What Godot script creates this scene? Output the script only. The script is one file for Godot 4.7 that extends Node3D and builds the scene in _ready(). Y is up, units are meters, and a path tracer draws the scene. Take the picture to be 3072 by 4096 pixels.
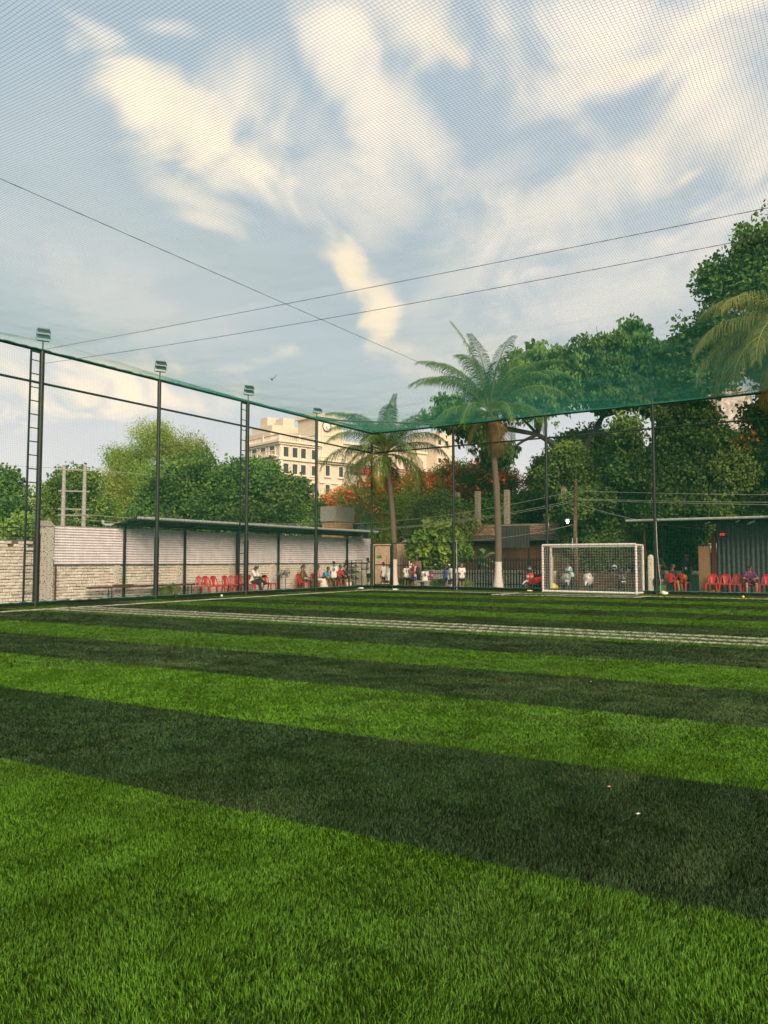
extends Node3D
# An artificial-turf football court under netting at the end of the day.
# World: the corner of the two net fences is the origin; the far fence runs along +x, the long side fence along +z.

const FENCE_H := 8.46
const EYE := Vector3(23.165, 1.53, 35.29)
var rng := RandomNumberGenerator.new()
var mats := {}
var texs := {}
var used := {}
var meshes := {}

# ---------------------------------------------------------------- mesh builder
class MB:
	var v := PackedVector3Array()
	var n := PackedVector3Array()
	var c := PackedColorArray()
	var ix := PackedInt32Array()
	var col := Color.WHITE
	func vert(p: Vector3, nn: Vector3) -> int:
		v.append(p); n.append(nn); c.append(col)
		return v.size() - 1
	func tri(a: Vector3, b: Vector3, d: Vector3) -> void:
		var nn := (b - a).cross(d - a).normalized()
		var i := vert(a, nn); vert(b, nn); vert(d, nn)
		ix.append_array(PackedInt32Array([i, i + 2, i + 1]))
	func quad(a: Vector3, b: Vector3, d: Vector3, e: Vector3) -> void:
		var nn := (b - a).cross(e - a).normalized()
		if nn.length_squared() < 0.5: nn = (d - b).cross(e - b).normalized()
		var i := vert(a, nn); vert(b, nn); vert(d, nn); vert(e, nn)
		ix.append_array(PackedInt32Array([i, i + 2, i + 1, i, i + 3, i + 2]))
	func hexa(p: Array) -> void:  # 8 corners: bottom 0-3 counter-clockwise seen from above, top 4-7
		quad(p[3], p[2], p[1], p[0]); quad(p[4], p[5], p[6], p[7])
		for i in 4:
			var j := (i + 1) % 4
			quad(p[i], p[j], p[j + 4], p[i + 4])
	func box(ctr: Vector3, size: Vector3, b := Basis.IDENTITY) -> void:
		var h := size * 0.5
		var p := []
		for y in [-1.0, 1.0]:
			for q in [[-1.0, 1.0], [1.0, 1.0], [1.0, -1.0], [-1.0, -1.0]]:
				p.append(ctr + b * Vector3(q[0] * h.x, y * h.y, q[1] * h.z))
		hexa(p)
	func cbox(ctr: Vector3, size: Vector3, ch: float, b := Basis.IDENTITY) -> void:  # box with chamfered edges
		var h := size * 0.5
		var s := [-1.0, 1.0]
		for ax in 3:
			for sg in s:
				var u := (ax + 1) % 3
				var w := (ax + 2) % 3
				var q := []
				for k in [[-1.0, -1.0], [1.0, -1.0], [1.0, 1.0], [-1.0, 1.0]]:
					var t := Vector3.ZERO
					t[ax] = sg * h[ax]; t[u] = k[0] * (h[u] - ch); t[w] = k[1] * (h[w] - ch)
					q.append(ctr + b * t)
				if sg > 0: quad(q[0], q[1], q[2], q[3])
				else: quad(q[3], q[2], q[1], q[0])
		for ax in 3:
			var u := (ax + 1) % 3
			var w := (ax + 2) % 3
			for su in s:
				for sw in s:
					var q := []
					for k in [[-1.0, 0], [1.0, 0], [1.0, 1], [-1.0, 1]]:
						var t := Vector3.ZERO
						t[ax] = k[0] * (h[ax] - ch)
						t[u] = su * (h[u] - (ch if k[1] else 0.0)); t[w] = sw * (h[w] - (0.0 if k[1] else ch))
						q.append(ctr + b * t)
					if su * sw > 0: quad(q[0], q[1], q[2], q[3])
					else: quad(q[3], q[2], q[1], q[0])
		for sx in s:
			for sy in s:
				for sz in s:
					var a := ctr + b * Vector3(sx * h.x, sy * (h.y - ch), sz * (h.z - ch))
					var d := ctr + b * Vector3(sx * (h.x - ch), sy * h.y, sz * (h.z - ch))
					var e := ctr + b * Vector3(sx * (h.x - ch), sy * (h.y - ch), sz * h.z)
					if sx * sy * sz > 0: tri(a, d, e)
					else: tri(a, e, d)
	func tube(pts: Array, rad, sides := 8, caps := true, flat := 1.0) -> void:
		var base := v.size()
		var m := pts.size()
		var last := Vector3.ZERO
		for i in m:
			var t: Vector3 = (pts[mini(i + 1, m - 1)] - pts[maxi(i - 1, 0)]).normalized()
			if i == 0:
				last = t.cross(Vector3.UP if absf(t.y) < 0.9 else Vector3.RIGHT).normalized()
			else:
				last = (last - t * last.dot(t)).normalized()
			var w := t.cross(last)
			var r: float = rad if rad is float else rad[i]
			for k in sides:
				var a := TAU * k / sides
				var d := last * cos(a) + w * sin(a) * flat
				vert(pts[i] + d * r, d.normalized())
		for i in m - 1:
			for k in sides:
				var a := base + i * sides + k
				var b := base + i * sides + (k + 1) % sides
				ix.append_array(PackedInt32Array([a, b + sides, b, a, a + sides, b + sides]))
		if caps:
			for e in [0, m - 1]:
				var t: Vector3 = (pts[1] - pts[0]).normalized() * -1.0 if e == 0 else (pts[m - 1] - pts[m - 2]).normalized()
				var r: float = rad if rad is float else rad[e]
				if r < 0.0005: continue
				var i0 := vert(pts[e], t)
				for k in sides:
					vert(v[base + e * sides + k], t)
				for k in sides:
					if e == 0: ix.append_array(PackedInt32Array([i0, i0 + 1 + k, i0 + 1 + (k + 1) % sides]))
					else: ix.append_array(PackedInt32Array([i0, i0 + 1 + (k + 1) % sides, i0 + 1 + k]))
	func rod(a: Vector3, b: Vector3, r: float, sides := 8) -> void:
		tube([a, b], r, sides)
	func bar(a: Vector3, b: Vector3, w: float, h: float, up := Vector3.UP) -> void:  # square bar from a to b
		var z := (b - a).normalized()
		if absf(z.dot(up)) > 0.98: up = Vector3.RIGHT
		var x := up.cross(z).normalized()
		box((a + b) * 0.5, Vector3(w, h, a.distance_to(b)), Basis(x, z.cross(x), z))
	func lathe(prof: Array, sides := 16, xf := Transform3D.IDENTITY) -> void:  # [Vector2(radius, y)] bottom to top
		var base := v.size()
		var m := prof.size()
		for i in m:
			var d: Vector2 = prof[mini(i + 1, m - 1)] - prof[maxi(i - 1, 0)]
			for k in sides + 1:
				var a := TAU * k / sides
				vert(xf * Vector3(cos(a) * prof[i].x, prof[i].y, sin(a) * prof[i].x), (xf.basis * Vector3(cos(a) * d.y, -d.x, sin(a) * d.y)).normalized())
		for i in m - 1:
			for k in sides:
				var a := base + i * (sides + 1) + k
				ix.append_array(PackedInt32Array([a, a + 1, a + sides + 2, a, a + sides + 2, a + sides + 1]))
	func prism(poly: Array, depth: float, xf := Transform3D.IDENTITY) -> void:  # outline in x,y counter-clockwise, pushed out along z both ways
		var pp := PackedVector2Array(poly)
		var t := Geometry2D.triangulate_polygon(pp)
		var h := depth * 0.5
		for k in range(0, t.size(), 3):
			var q := [pp[t[k]], pp[t[k + 1]], pp[t[k + 2]]]
			if (q[1] - q[0]).cross(q[2] - q[0]) < 0: q = [q[0], q[2], q[1]]
			tri(xf * Vector3(q[0].x, q[0].y, h), xf * Vector3(q[1].x, q[1].y, h), xf * Vector3(q[2].x, q[2].y, h))
			tri(xf * Vector3(q[0].x, q[0].y, -h), xf * Vector3(q[2].x, q[2].y, -h), xf * Vector3(q[1].x, q[1].y, -h))
		for k in pp.size():
			var a := pp[k]
			var b := pp[(k + 1) % pp.size()]
			quad(xf * Vector3(a.x, a.y, h), xf * Vector3(a.x, a.y, -h), xf * Vector3(b.x, b.y, -h), xf * Vector3(b.x, b.y, h))
	func grid(rows: Array, smooth := true) -> void:  # rows of points, joined as a sheet
		var base := v.size()
		var h := rows.size()
		var w: int = rows[0].size()
		for j in h:
			for i in w:
				var dx: Vector3 = rows[j][mini(i + 1, w - 1)] - rows[j][maxi(i - 1, 0)]
				var dy: Vector3 = rows[mini(j + 1, h - 1)][i] - rows[maxi(j - 1, 0)][i]
				vert(rows[j][i], dx.cross(dy).normalized())
		for j in h - 1:
			for i in w - 1:
				var a := base + j * w + i
				ix.append_array(PackedInt32Array([a, a + w + 1, a + 1, a, a + w, a + w + 1]))
	func ball(ctr: Vector3, r: Vector3, sides := 12, rings := 8) -> void:
		var p := []
		for i in rings + 1:
			var a := -PI / 2 + PI * i / rings
			p.append(Vector2(cos(a), sin(a)))
		lathe(p, sides, Transform3D(Basis.from_scale(r), ctr))
	func add(o: MB, xf: Transform3D) -> void:
		var base := v.size()
		for i in o.v.size():
			v.append(xf * o.v[i]); n.append((xf.basis * o.n[i]).normalized()); c.append(o.c[i])
		for i in o.ix: ix.append(base + i)
	func mesh() -> ArrayMesh:
		var a := []
		a.resize(Mesh.ARRAY_MAX)
		a[Mesh.ARRAY_VERTEX] = v; a[Mesh.ARRAY_NORMAL] = n; a[Mesh.ARRAY_COLOR] = c; a[Mesh.ARRAY_INDEX] = ix
		var m := ArrayMesh.new()
		m.add_surface_from_arrays(Mesh.PRIMITIVE_TRIANGLES, a)
		return m

# ---------------------------------------------------------------- nodes
func numbered(s: String) -> String:
	if not used.has(s):
		used[s] = 0
		return s
	used[s] += 1
	return "%s_%03d" % [s, used[s]]

func tag(o: Node3D, label: String, category: String, group := "", kind := "") -> void:
	if label: o.set_meta("label", label)
	if category: o.set_meta("category", category)
	if group: o.set_meta("group", group)
	if kind: o.set_meta("kind", kind)

func thing(called: String, label: String, category: String, at := Vector3.ZERO, turn := 0.0, group := "") -> Node3D:
	var o := Node3D.new()
	o.name = numbered(called)
	add_child(o)
	o.position = at
	o.rotation.y = turn
	tag(o, label, category, group)
	return o

func put(called: String, mesh: Mesh, m: Material, parent: Node = null, at := Vector3.ZERO, turn := 0.0) -> MeshInstance3D:
	var o := MeshInstance3D.new()
	o.mesh = mesh
	o.material_override = m
	o.name = called if parent else numbered(called)
	if parent: parent.add_child(o, true)
	else: add_child(o)
	o.position = at
	o.rotation.y = turn
	return o

func part(called: String, mb: MB, m: Material, parent: Node = null) -> MeshInstance3D:
	return put(called, mb.mesh(), m, parent)

func structure(called: String, mb: MB, m: Material) -> MeshInstance3D:
	var o := part(called, mb, m)
	o.set_meta("kind", "structure")
	return o

func copies(called: String, mesh: Mesh, m: Material, xfs: Array, cols: Array, parent: Node = null) -> MultiMeshInstance3D:
	var mm := MultiMesh.new()
	mm.transform_format = MultiMesh.TRANSFORM_3D
	mm.use_colors = not cols.is_empty()
	mm.mesh = mesh
	mm.instance_count = xfs.size()
	for i in xfs.size():
		mm.set_instance_transform(i, xfs[i])
		if not cols.is_empty(): mm.set_instance_color(i, cols[i])
	var o := MultiMeshInstance3D.new()
	o.multimesh = mm
	o.material_override = m
	o.name = called if parent else numbered(called)
	if parent: parent.add_child(o, true)
	else: add_child(o)
	return o

# ---------------------------------------------------------------- materials (colours given as linear base colours)
func ntex(key: String, freq: float, lo: Color, hi: Color, kind := 0, size := 512, octaves := 4, mid := 0.5, width := 1.0) -> NoiseTexture2D:
	if texs.has(key): return texs[key]
	var f := FastNoiseLite.new()
	f.seed = key.hash() % 9999
	f.frequency = freq
	f.fractal_octaves = octaves
	f.noise_type = [FastNoiseLite.TYPE_SIMPLEX_SMOOTH, FastNoiseLite.TYPE_CELLULAR, FastNoiseLite.TYPE_PERLIN][kind]
	var g := Gradient.new()
	g.offsets = PackedFloat32Array([clampf(mid - width * 0.5, 0, 1), clampf(mid + width * 0.5, 0, 1)])
	g.colors = PackedColorArray([lo, hi])
	var t := NoiseTexture2D.new()
	t.width = size; t.height = size
	t.seamless = true
	t.noise = f
	t.color_ramp = g
	texs[key] = t
	return t

func mat(key: String, col: Color, rough := 0.7, metal := 0.0, tex: Texture2D = null, scale := 1.0, world := true) -> StandardMaterial3D:
	if mats.has(key): return mats[key]
	var m := StandardMaterial3D.new()
	m.albedo_color = col.linear_to_srgb()
	m.roughness = rough
	m.metallic = metal
	m.vertex_color_use_as_albedo = true
	if tex:
		m.albedo_texture = tex
		m.uv1_triplanar = true
		m.uv1_world_triplanar = world
		m.uv1_scale = Vector3.ONE * scale
	mats[key] = m
	return m

func lin(r: float, g: float, b: float) -> Color:
	return Color(r, g, b)

func srgb(r: int, g: int, b: int) -> Color:
	return Color(r / 255.0, g / 255.0, b / 255.0).srgb_to_linear()

func V(x: float, y: float, z: float) -> Vector3:
	return Vector3(x, y, z)

# ---------------------------------------------------------------- start
func _ready() -> void:
	rng.seed = 20240611
	var cam := Camera3D.new()
	cam.name = "camera"
	add_child(cam)
	cam.position = EYE
	cam.rotation = Vector3(0.061622, 0.565341, 0.0)
	cam.fov = 67.15
	cam.near = 0.05
	cam.far = 1500.0
	cam.current = true
	var env := Environment.new()
	env.background_mode = Environment.BG_SKY
	var sky := Sky.new()
	var pano := PanoramaSkyMaterial.new()
	pano.panorama = sky_image()
	sky.sky_material = pano
	env.sky = sky
	env.background_energy_multiplier = 1.0
	env.tonemap_mode = Environment.TONE_MAPPER_LINEAR
	env.tonemap_exposure = 1.52
	env.ssao_enabled = true
	env.ssil_enabled = true
	env.sdfgi_enabled = true
	var we := WorldEnvironment.new()
	we.name = "world_environment"
	we.environment = env
	add_child(we)
	var sun := DirectionalLight3D.new()
	sun.name = "sun"
	sun.light_energy = 1.5
	sun.light_color = Color(1.0, 0.9, 0.77)
	sun.light_angular_distance = 34.0
	sun.shadow_enabled = true
	add_child(sun)
	sun.look_at_from_position(Vector3(30, 22, 24), Vector3.ZERO)
	textures()
	make_turf()
	make_grounds()
	make_fences()
	make_nets()
	make_side_wall()
	make_far_side()
	make_buildings()
	make_trees()
	make_palms()
	make_furniture()
	make_scooters()
	make_people()
	make_small_things()

var GR: NoiseTexture2D
var FINE: NoiseTexture2D
var GRIME: NoiseTexture2D
var BARK: NoiseTexture2D
var FLAKE: NoiseTexture2D
var SOFT: NoiseTexture2D

func textures() -> void:
	GR = ntex("mottle", 0.012, Color(0.72, 0.7, 0.68), Color(1, 1, 1), 0, 512, 5, 0.5, 0.7)
	FINE = ntex("grain", 0.08, Color(0.8, 0.8, 0.8), Color(1, 1, 1), 0, 256, 3, 0.5, 0.8)
	GRIME = ntex("grime", 0.02, Color(0.35, 0.31, 0.27), Color(1, 1, 1), 0, 512, 6, 0.28, 0.22)
	BARK = ntex("bark", 0.05, Color(0.45, 0.42, 0.4), Color(1, 1, 1), 2, 256, 5, 0.5, 0.6)
	SOFT = ntex("soft", 0.02, Color(0.9, 0.89, 0.88), Color(1, 1, 1), 0, 256, 4, 0.5, 0.6)
	FLAKE = ntex("flakes", 0.03, Color(0.3, 0.26, 0.22), Color(1, 1, 1), 0, 1024, 6, 0.3, 0.12)

# ---------------------------------------------------------------- sky: pale evening blue with thin lit cloud
const CLOUDS := [
	[-0.814, 0.511, 0.102, 0.025, -0.35, 1.15, 0.60],
	[-0.866, 0.521, 0.051, 0.018, -0.46, 0.60, 0.35],
	[-0.756, 0.556, 0.052, 0.031, 0.63, 0.60, 0.35],
	[-0.719, 0.497, 0.053, 0.025, -0.98, 0.45, 0.40],
	[-0.862, 0.595, 0.032, 0.009, -0.02, 0.45, 0.20],
	[-0.956, 0.581, 0.034, 0.008, -0.30, 0.40, 0.20],
	[-0.998, 0.563, 0.014, 0.010, -0.72, 0.30, 0.20],
	[-0.602, 0.600, 0.053, 0.031, -1.37, 0.75, 0.30],
	[-0.559, 0.546, 0.075, 0.035, -1.09, 0.70, 0.35],
	[-0.521, 0.622, 0.055, 0.030, -0.32, 0.60, 0.50],
	[-0.472, 0.598, 0.029, 0.013, -0.35, 0.45, 0.90],
	[-0.608, 0.389, 0.040, 0.020, -1.20, 0.75, 0.80],
	[-0.577, 0.345, 0.056, 0.021, -1.06, 0.95, 0.85],
	[-0.553, 0.301, 0.042, 0.019, -0.86, 0.60, 0.80],
	[-0.584, 0.447, 0.052, 0.026, -1.29, 0.35, 0.40],
	[-0.251, 0.586, 0.141, 0.043, -0.02, 0.62, 0.30],
	[-0.269, 0.556, 0.042, 0.010, -0.03, 0.75, 0.90],
	[-0.179, 0.582, 0.042, 0.011, 0.20, 0.55, 0.80],
	[-0.139, 0.501, 0.054, 0.039, 0.33, 0.42, 0.25],
	[-0.314, 0.620, 0.089, 0.025, -0.22, 0.50, 0.25],
	[-0.371, 0.404, 0.108, 0.031, 0.26, 0.35, 0.25],
	[-0.268, 0.331, 0.125, 0.040, 0.11, 0.36, 0.20],
	[-0.227, 0.427, 0.019, 0.006, 0.40, 0.45, 1.00],
	[-0.142, 0.407, 0.065, 0.031, 0.39, 0.40, 0.20],
	[-0.461, 0.333, 0.083, 0.029, 0.39, 0.30, 0.35],
	[-0.777, 0.415, 0.033, 0.013, -0.53, 0.55, 0.55],
	[-0.694, 0.464, 0.073, 0.020, -0.45, 0.30, 0.30],
	[-0.784, 0.453, 0.060, 0.017, -0.51, 0.50, 0.50],
	[-0.915, 0.218, 0.084, 0.023, 0.29, 0.60, 1.00],
	[-0.860, 0.199, 0.081, 0.021, 0.15, 0.50, 1.00],
	[-1.003, 0.232, 0.054, 0.017, 0.11, 0.25, 0.50],
	[-0.704, 0.252, 0.032, 0.007, -0.05, 0.35, 0.30],
	[-0.645, 0.496, 0.052, 0.034, -0.81, 0.35, 0.30],
	[-0.161, 0.477, 0.085, 0.049, 0.16, 0.50, 0.55],
	[-0.117, 0.549, 0.066, 0.037, 0.10, 0.50, 0.60],
	[-0.350, 0.567, 0.064, 0.029, 0.12, 0.30, 0.50],
	[-0.294, 0.438, 0.091, 0.030, 0.19, 0.30, 0.40],
	[-0.430, 0.459, 0.063, 0.026, 0.44, 0.25, 0.30],
	[-0.906, 0.316, 0.103, 0.031, -0.07, 0.18, 0.30],
	[-0.474, 0.265, 0.070, 0.023, 0.15, 0.30, 0.40]
]

func fbm(freq: float, oct: int, sd: int) -> FastNoiseLite:
	var f := FastNoiseLite.new()
	f.seed = sd
	f.frequency = freq
	f.fractal_octaves = oct
	f.noise_type = FastNoiseLite.TYPE_SIMPLEX_SMOOTH
	return f

func sky_image() -> ImageTexture:
	var w := 3072
	var h := 1536
	var data := PackedFloat32Array()
	data.resize(w * h * 3)
	var na := fbm(2.2, 2, 3)
	var nb := fbm(9.0, 5, 11)
	var nc := fbm(1.3, 3, 23)
	for j in h:
		var el := PI / 2 - PI * (j + 0.5) / h
		var up := clampf(el / (PI / 2), 0, 1)
		var e := maxf(el, 0.0)
		var haze := exp(-e * 5.0)
		var blue := Color(0.335, 0.403, 0.463).lerp(Color(0.285, 0.36, 0.435), up)
		var base := blue.lerp(Color(0.68, 0.625, 0.575), haze)
		var near := []
		for b in CLOUDS:
			if absf(el - b[1]) < (b[2] + b[3]) * 2.6 + 0.12: near.append(b)
		var ce := cos(el)
		for i in w:
			var o := (j * w + i) * 3
			if el < -0.06:
				data[o] = 0.2; data[o + 1] = 0.2; data[o + 2] = 0.18
				continue
			var az := TAU * (i + 0.5) / w
			if az > PI: az -= TAU
			# broad soft cloud needs few samples; the finer cloud to the west is drawn at full size
			if not (az > -1.25 and az < 0.2 and el < 0.8) and (i % 4 or j % 4):
				var back := (i % 4) * 3 if i % 4 else w * 3 * (j % 4)
				data[o] = data[o - back]; data[o + 1] = data[o + 1 - back]; data[o + 2] = data[o + 2 - back]
				continue
			var d := Vector3(sin(az) * ce, sin(el), -cos(az) * ce)
			# the cloud sheet seen on a plane overhead, so that far cloud flattens
			var q := Vector3(d.x, 0, d.z) / (maxf(d.y, 0.0) + 0.25)
			var wx := na.get_noise_3dv(q) * 0.07
			var wy := na.get_noise_3d(q.x + 7.7, 3.3, q.z - 4.1) * 0.06
			var along := (q.x * -0.535 + q.z * -0.845) * 0.6
			var across := q.x * 0.845 - q.z * 0.535
			var fine := nb.get_noise_3d(along + wx * 2.0, 0.0, across + wy * 2.0)
			var veil := nc.get_noise_3dv(q)
			var dens := clampf(veil * 0.5 + 0.1, 0.0, 0.5) * 0.28
			var warm := 0.3 * dens
			for b in near:
				var dx: float = (az - b[0] + wx) * ce
				var dy: float = el - b[1] + wy * 0.7
				var cs := cos(b[4])
				var sn := sin(b[4])
				var u: float = (dx * cs + dy * sn) / b[2]
				var t: float = (-dx * sn + dy * cs) / b[3]
				var r := u * u + t * t
				if r < 5.0:
					var g: float = b[5] * (1.0 - smoothstep(0.0, 1.7, sqrt(r) - fine * 0.9))
					dens += g
					warm += g * b[6]
			var outside := clampf((absf(az + 0.55) - 0.62) * 2.5, 0.0, 1.0) + clampf((el - 0.72) * 3.0, 0.0, 1.0)
			if outside > 0.0:
				var g := clampf(veil * 1.6 + fine * 0.35, 0.0, 1.0) * minf(outside, 1.0)
				dens += g
				warm += g * 0.45
			var tint := warm / maxf(dens, 0.001)
			var k := 1.0 - exp(-maxf(dens, 0.0) * 1.35)
			var cloud := Color(0.82, 0.735, 0.65).lerp(Color(1.0, 0.79, 0.54), clampf(tint * 1.15, 0, 1))
			var c := base.lerp(cloud, k * 0.93)
			data[o] = c.r; data[o + 1] = c.g; data[o + 2] = c.b
	return ImageTexture.create_from_image(Image.create_from_data(w, h, false, Image.FORMAT_RGBF, data.to_byte_array()))

# ---------------------------------------------------------------- turf
const TILT := -0.033
const BANDS := [44.0, 31.9, 29.85, 27.75, 25.62, 23.55, 21.0, 18.75, 16.5, 14.4, 12.2, 9.9, 7.6, 5.3, 3.0, 0.35]
const LIGHT := Color(0.114, 0.292, 0.018)
const DARK := Color(0.042, 0.098, 0.03)

func blade_mesh(sx: float, sz: float, count: int, width: float, tall: float, lean: float, sd: int, flat := 1.0) -> ArrayMesh:
	var r := RandomNumberGenerator.new()
	r.seed = sd
	var v := PackedVector3Array()
	var n := PackedVector3Array()
	var c := PackedColorArray()
	var ix := PackedInt32Array()
	for i in count:
		var p := Vector3(r.randf_range(-0.5, 0.5) * sx, 0, r.randf_range(-0.5, 0.5) * sz)
		var a := lean + r.randfn(0, 1.3)
		var d := Vector3(cos(a), 0, sin(a))
		var f := r.randf() * TAU
		var s := Vector3(cos(f), 0, sin(f)) * width * r.randf_range(0.7, 1.2)
		var hh := tall * r.randf_range(0.6, 1.15)
		var out := hh * (r.randf_range(0.05, 0.55) if r.randf() < 0.85 else r.randf_range(0.6, 1.5)) * flat
		hh /= sqrt(flat)
		var mid := p + d * out * 0.35 + Vector3(0, hh * 0.62, 0)
		var top := p + d * out + Vector3(0, hh * r.randf_range(0.8, 1.0), 0)
		var g := r.randf_range(0.55, 1.25)
		var col := Color(g, g, g)
		if r.randf() < 0.08: col = Color(g * 2.0, g * 1.6, g * 2.0)
		var face := s.cross(top - p).normalized()
		if face.y < 0.0: face = -face
		var nn := (Vector3(0, 0.3, 0) + face * 0.8).normalized()
		var b := v.size()
		for q in [p - s, p + s, mid - s * 0.8, mid + s * 0.8, top]:
			v.append(q); n.append(nn); c.append(col)
		ix.append_array(PackedInt32Array([b, b + 1, b + 2, b + 1, b + 3, b + 2, b + 2, b + 3, b + 4]))
	var arr := []
	arr.resize(Mesh.ARRAY_MAX)
	arr[Mesh.ARRAY_VERTEX] = v; arr[Mesh.ARRAY_NORMAL] = n; arr[Mesh.ARRAY_COLOR] = c; arr[Mesh.ARRAY_INDEX] = ix
	var m := ArrayMesh.new()
	m.add_surface_from_arrays(Mesh.PRIMITIVE_TRIANGLES, arr)
	return m

func turf_z(z0: float, x: float) -> float:
	return z0 + TILT * (x - 15.0)

func make_turf() -> void:
	var soil := mat("turf_infill", lin(0.012, 0.026, 0.008), 0.95, 0, FINE, 3.0)
	var mb := MB.new()
	mb.quad(V(0.0, 0.004, 44), V(40, 0.004, 44), V(40, 0.004, 0.0), V(0.0, 0.004, 0.0))
	structure("turf_base", mb, soil)
	var root := thing("turf_grass", "striped artificial grass covering the fenced football court", "grass")
	root.set_meta("kind", "stuff")
	var gm := mat("turf_blade", lin(1, 1, 1), 0.5)
	gm.metallic_specular = 0.3
	gm.backlight_enabled = true
	gm.backlight = Color(0.35, 0.35, 0.35)
	var angles := 10
	var levels := [[3600, 0.0008, 0.034], [1500, 0.0014, 0.034], [600, 0.0027, 0.034], [260, 0.0052, 0.034]]
	var place := {}
	var field := fbm(0.35, 3, 5)
	var patch := fbm(0.6, 4, 9)
	var broad := fbm(0.16, 2, 31)
	var fwd := Vector2(-sin(0.565341), -cos(0.565341))
	for b in BANDS.size() - 1:
		var rows := int(round((BANDS[b] - BANDS[b + 1]) / 0.25))
		var dz: float = (BANDS[b] - BANDS[b + 1]) / rows
		var tone := LIGHT if b % 2 == 0 else DARK
		for j in rows:
			for i in 160:
				var x := 0.125 + i * 0.25
				var z := turf_z(BANDS[b + 1] + (j + 0.5) * dz, x)
				if z < 0.15 or x < 0.1: continue
				var to := Vector2(x - EYE.x, z - EYE.z)
				var dist := to.length()
				var ahead := to.dot(fwd)
				if ahead < 0.8 or absf(to.cross(fwd)) > ahead * 0.75 + 1.6: continue
				var lv := 0 if dist < 6.5 else 1 if dist < 12.0 else 2 if dist < 21.0 else 3
				var an := field.get_noise_2d(x, z) * 2.2 + field.get_noise_2d(x * 5.0, z * 5.0) * 0.6 + 0.6
				var k := int(fposmod(an * angles + rng.randf(), angles))
				var key := lv * angles + k
				if not place.has(key): place[key] = [[], []]
				place[key][0].append(Transform3D(Basis.from_scale(Vector3(1, rng.randf_range(0.85, 1.15), dz / 0.25)), Vector3(x, 0.004, z)))
				var s := 1.0 + patch.get_noise_2d(x, z) * 0.22 + broad.get_noise_2d(x, z) * 0.18 + rng.randf_range(-0.06, 0.06)
				# scuffed, dusty patches; beyond the near stripes they also paint in brighter light
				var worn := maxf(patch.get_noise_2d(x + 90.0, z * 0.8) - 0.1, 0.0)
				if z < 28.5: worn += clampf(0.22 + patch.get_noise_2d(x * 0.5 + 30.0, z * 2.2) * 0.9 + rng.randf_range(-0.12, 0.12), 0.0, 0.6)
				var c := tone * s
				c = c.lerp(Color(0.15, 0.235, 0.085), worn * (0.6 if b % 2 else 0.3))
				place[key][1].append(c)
	for key in place:
		var lv: int = key / angles
		var L: Array = levels[lv]
		var m := blade_mesh(0.26, 0.26, L[0], L[1], L[2], TAU * (key % angles) / angles, 100 + key, [1.0, 1.6, 2.6, 3.6][lv])  # farther levels lie flatter, shaped to make the far turf brighter
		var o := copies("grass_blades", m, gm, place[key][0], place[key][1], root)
		o.set_meta("kind", "stuff")
	# painted lines: white yarn tufted into the same turf
	var lm := blade_mesh(0.26, 0.075, 1300, 0.005, 0.038, 0.0, 77)
	var white := Color(0.9, 0.9, 0.84)
	var lines := [["half_way_line", 1.75, turf_z(19.1, 1.75), 34.0, turf_z(19.1, 34)], ["half_way_line", 1.75, turf_z(19.75, 1.75), 34.0, turf_z(19.75, 34)], ["half_way_line", 1.75, turf_z(20.4, 1.75), 34.0, turf_z(20.4, 34)],
		["touch_line", 1.75, 40.0, 1.95, 3.1], ["goal_line", 1.95, 3.1, 32.0, 2.1], ["penalty_area_line", 9.31, 4.6, 15.1, 3.75], ["penalty_area_line", 9.31, 4.6, 9.52, 2.6], ["penalty_area_line", 15.1, 3.75, 15.3, 2.45]]
	for q in lines:
		var a := V(q[1], 0.005, q[2])
		var b := V(q[3], 0.005, q[4])
		var dir := (b - a).normalized()
		var bs := Basis(dir, Vector3.UP, dir.cross(Vector3.UP))
		var xf := []
		var cs := []
		var l := a.distance_to(b)
		var cnt := int(l / 0.24)
		for i in cnt + 1:
			var s := rng.randf_range(0.82, 1.05)
			xf.append(Transform3D(bs * Basis.from_scale(V(1, rng.randf_range(0.8, 1.1), 1.0)), a + dir * (l * i / cnt) + bs.z * rng.randf_range(-0.008, 0.008)))
			cs.append(white * s)
		var o := copies(q[0], lm, gm, xf, cs)
		o.set_meta("kind", "structure")

func make_grounds() -> void:
	var mb := MB.new()
	mb.quad(V(-600, -0.03, 300), V(600, -0.03, 300), V(600, -0.03, -700), V(-600, -0.03, -700))
	structure("ground", mb, mat("earth", lin(0.13, 0.105, 0.08), 0.95, 0, GR, 0.4))
	# concrete walk beyond the far fence and along the side wall
	mb = MB.new()
	mb.quad(V(-1.5, 0.0, -0.1), V(60, 0.0, -0.1), V(60, 0.0, -4.4), V(-1.5, 0.0, -4.4))
	structure("far_walk", mb, mat("walk", lin(0.16, 0.135, 0.115), 0.9, 0, GR, 0.9))
	mb = MB.new()
	mb.quad(V(-1.5, 0.0, 60), V(-0.1, 0.0, 60), V(-0.1, 0.0, -0.1), V(-1.5, 0.0, -0.1))
	structure("side_walk", mb, mats["walk"])
	# low black kerb the nets are tied to
	var km := mat("kerb_black", lin(0.012, 0.014, 0.013), 0.7, 0, FINE, 4.0)
	for q in [[V(-0.06, 0.07, 30.0), V(0.12, 0.14, 60.0)], [V(20.0, 0.07, -0.06), V(40.2, 0.14, 0.12)]]:
		mb = MB.new()
		mb.cbox(q[0], q[1], 0.015)
		structure("kerb", mb, km)

# ---------------------------------------------------------------- net fences
func post_mat() -> StandardMaterial3D:
	return mat("black_paint", lin(0.012, 0.013, 0.013), 0.42, 0.0, FINE, 2.0)

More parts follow.
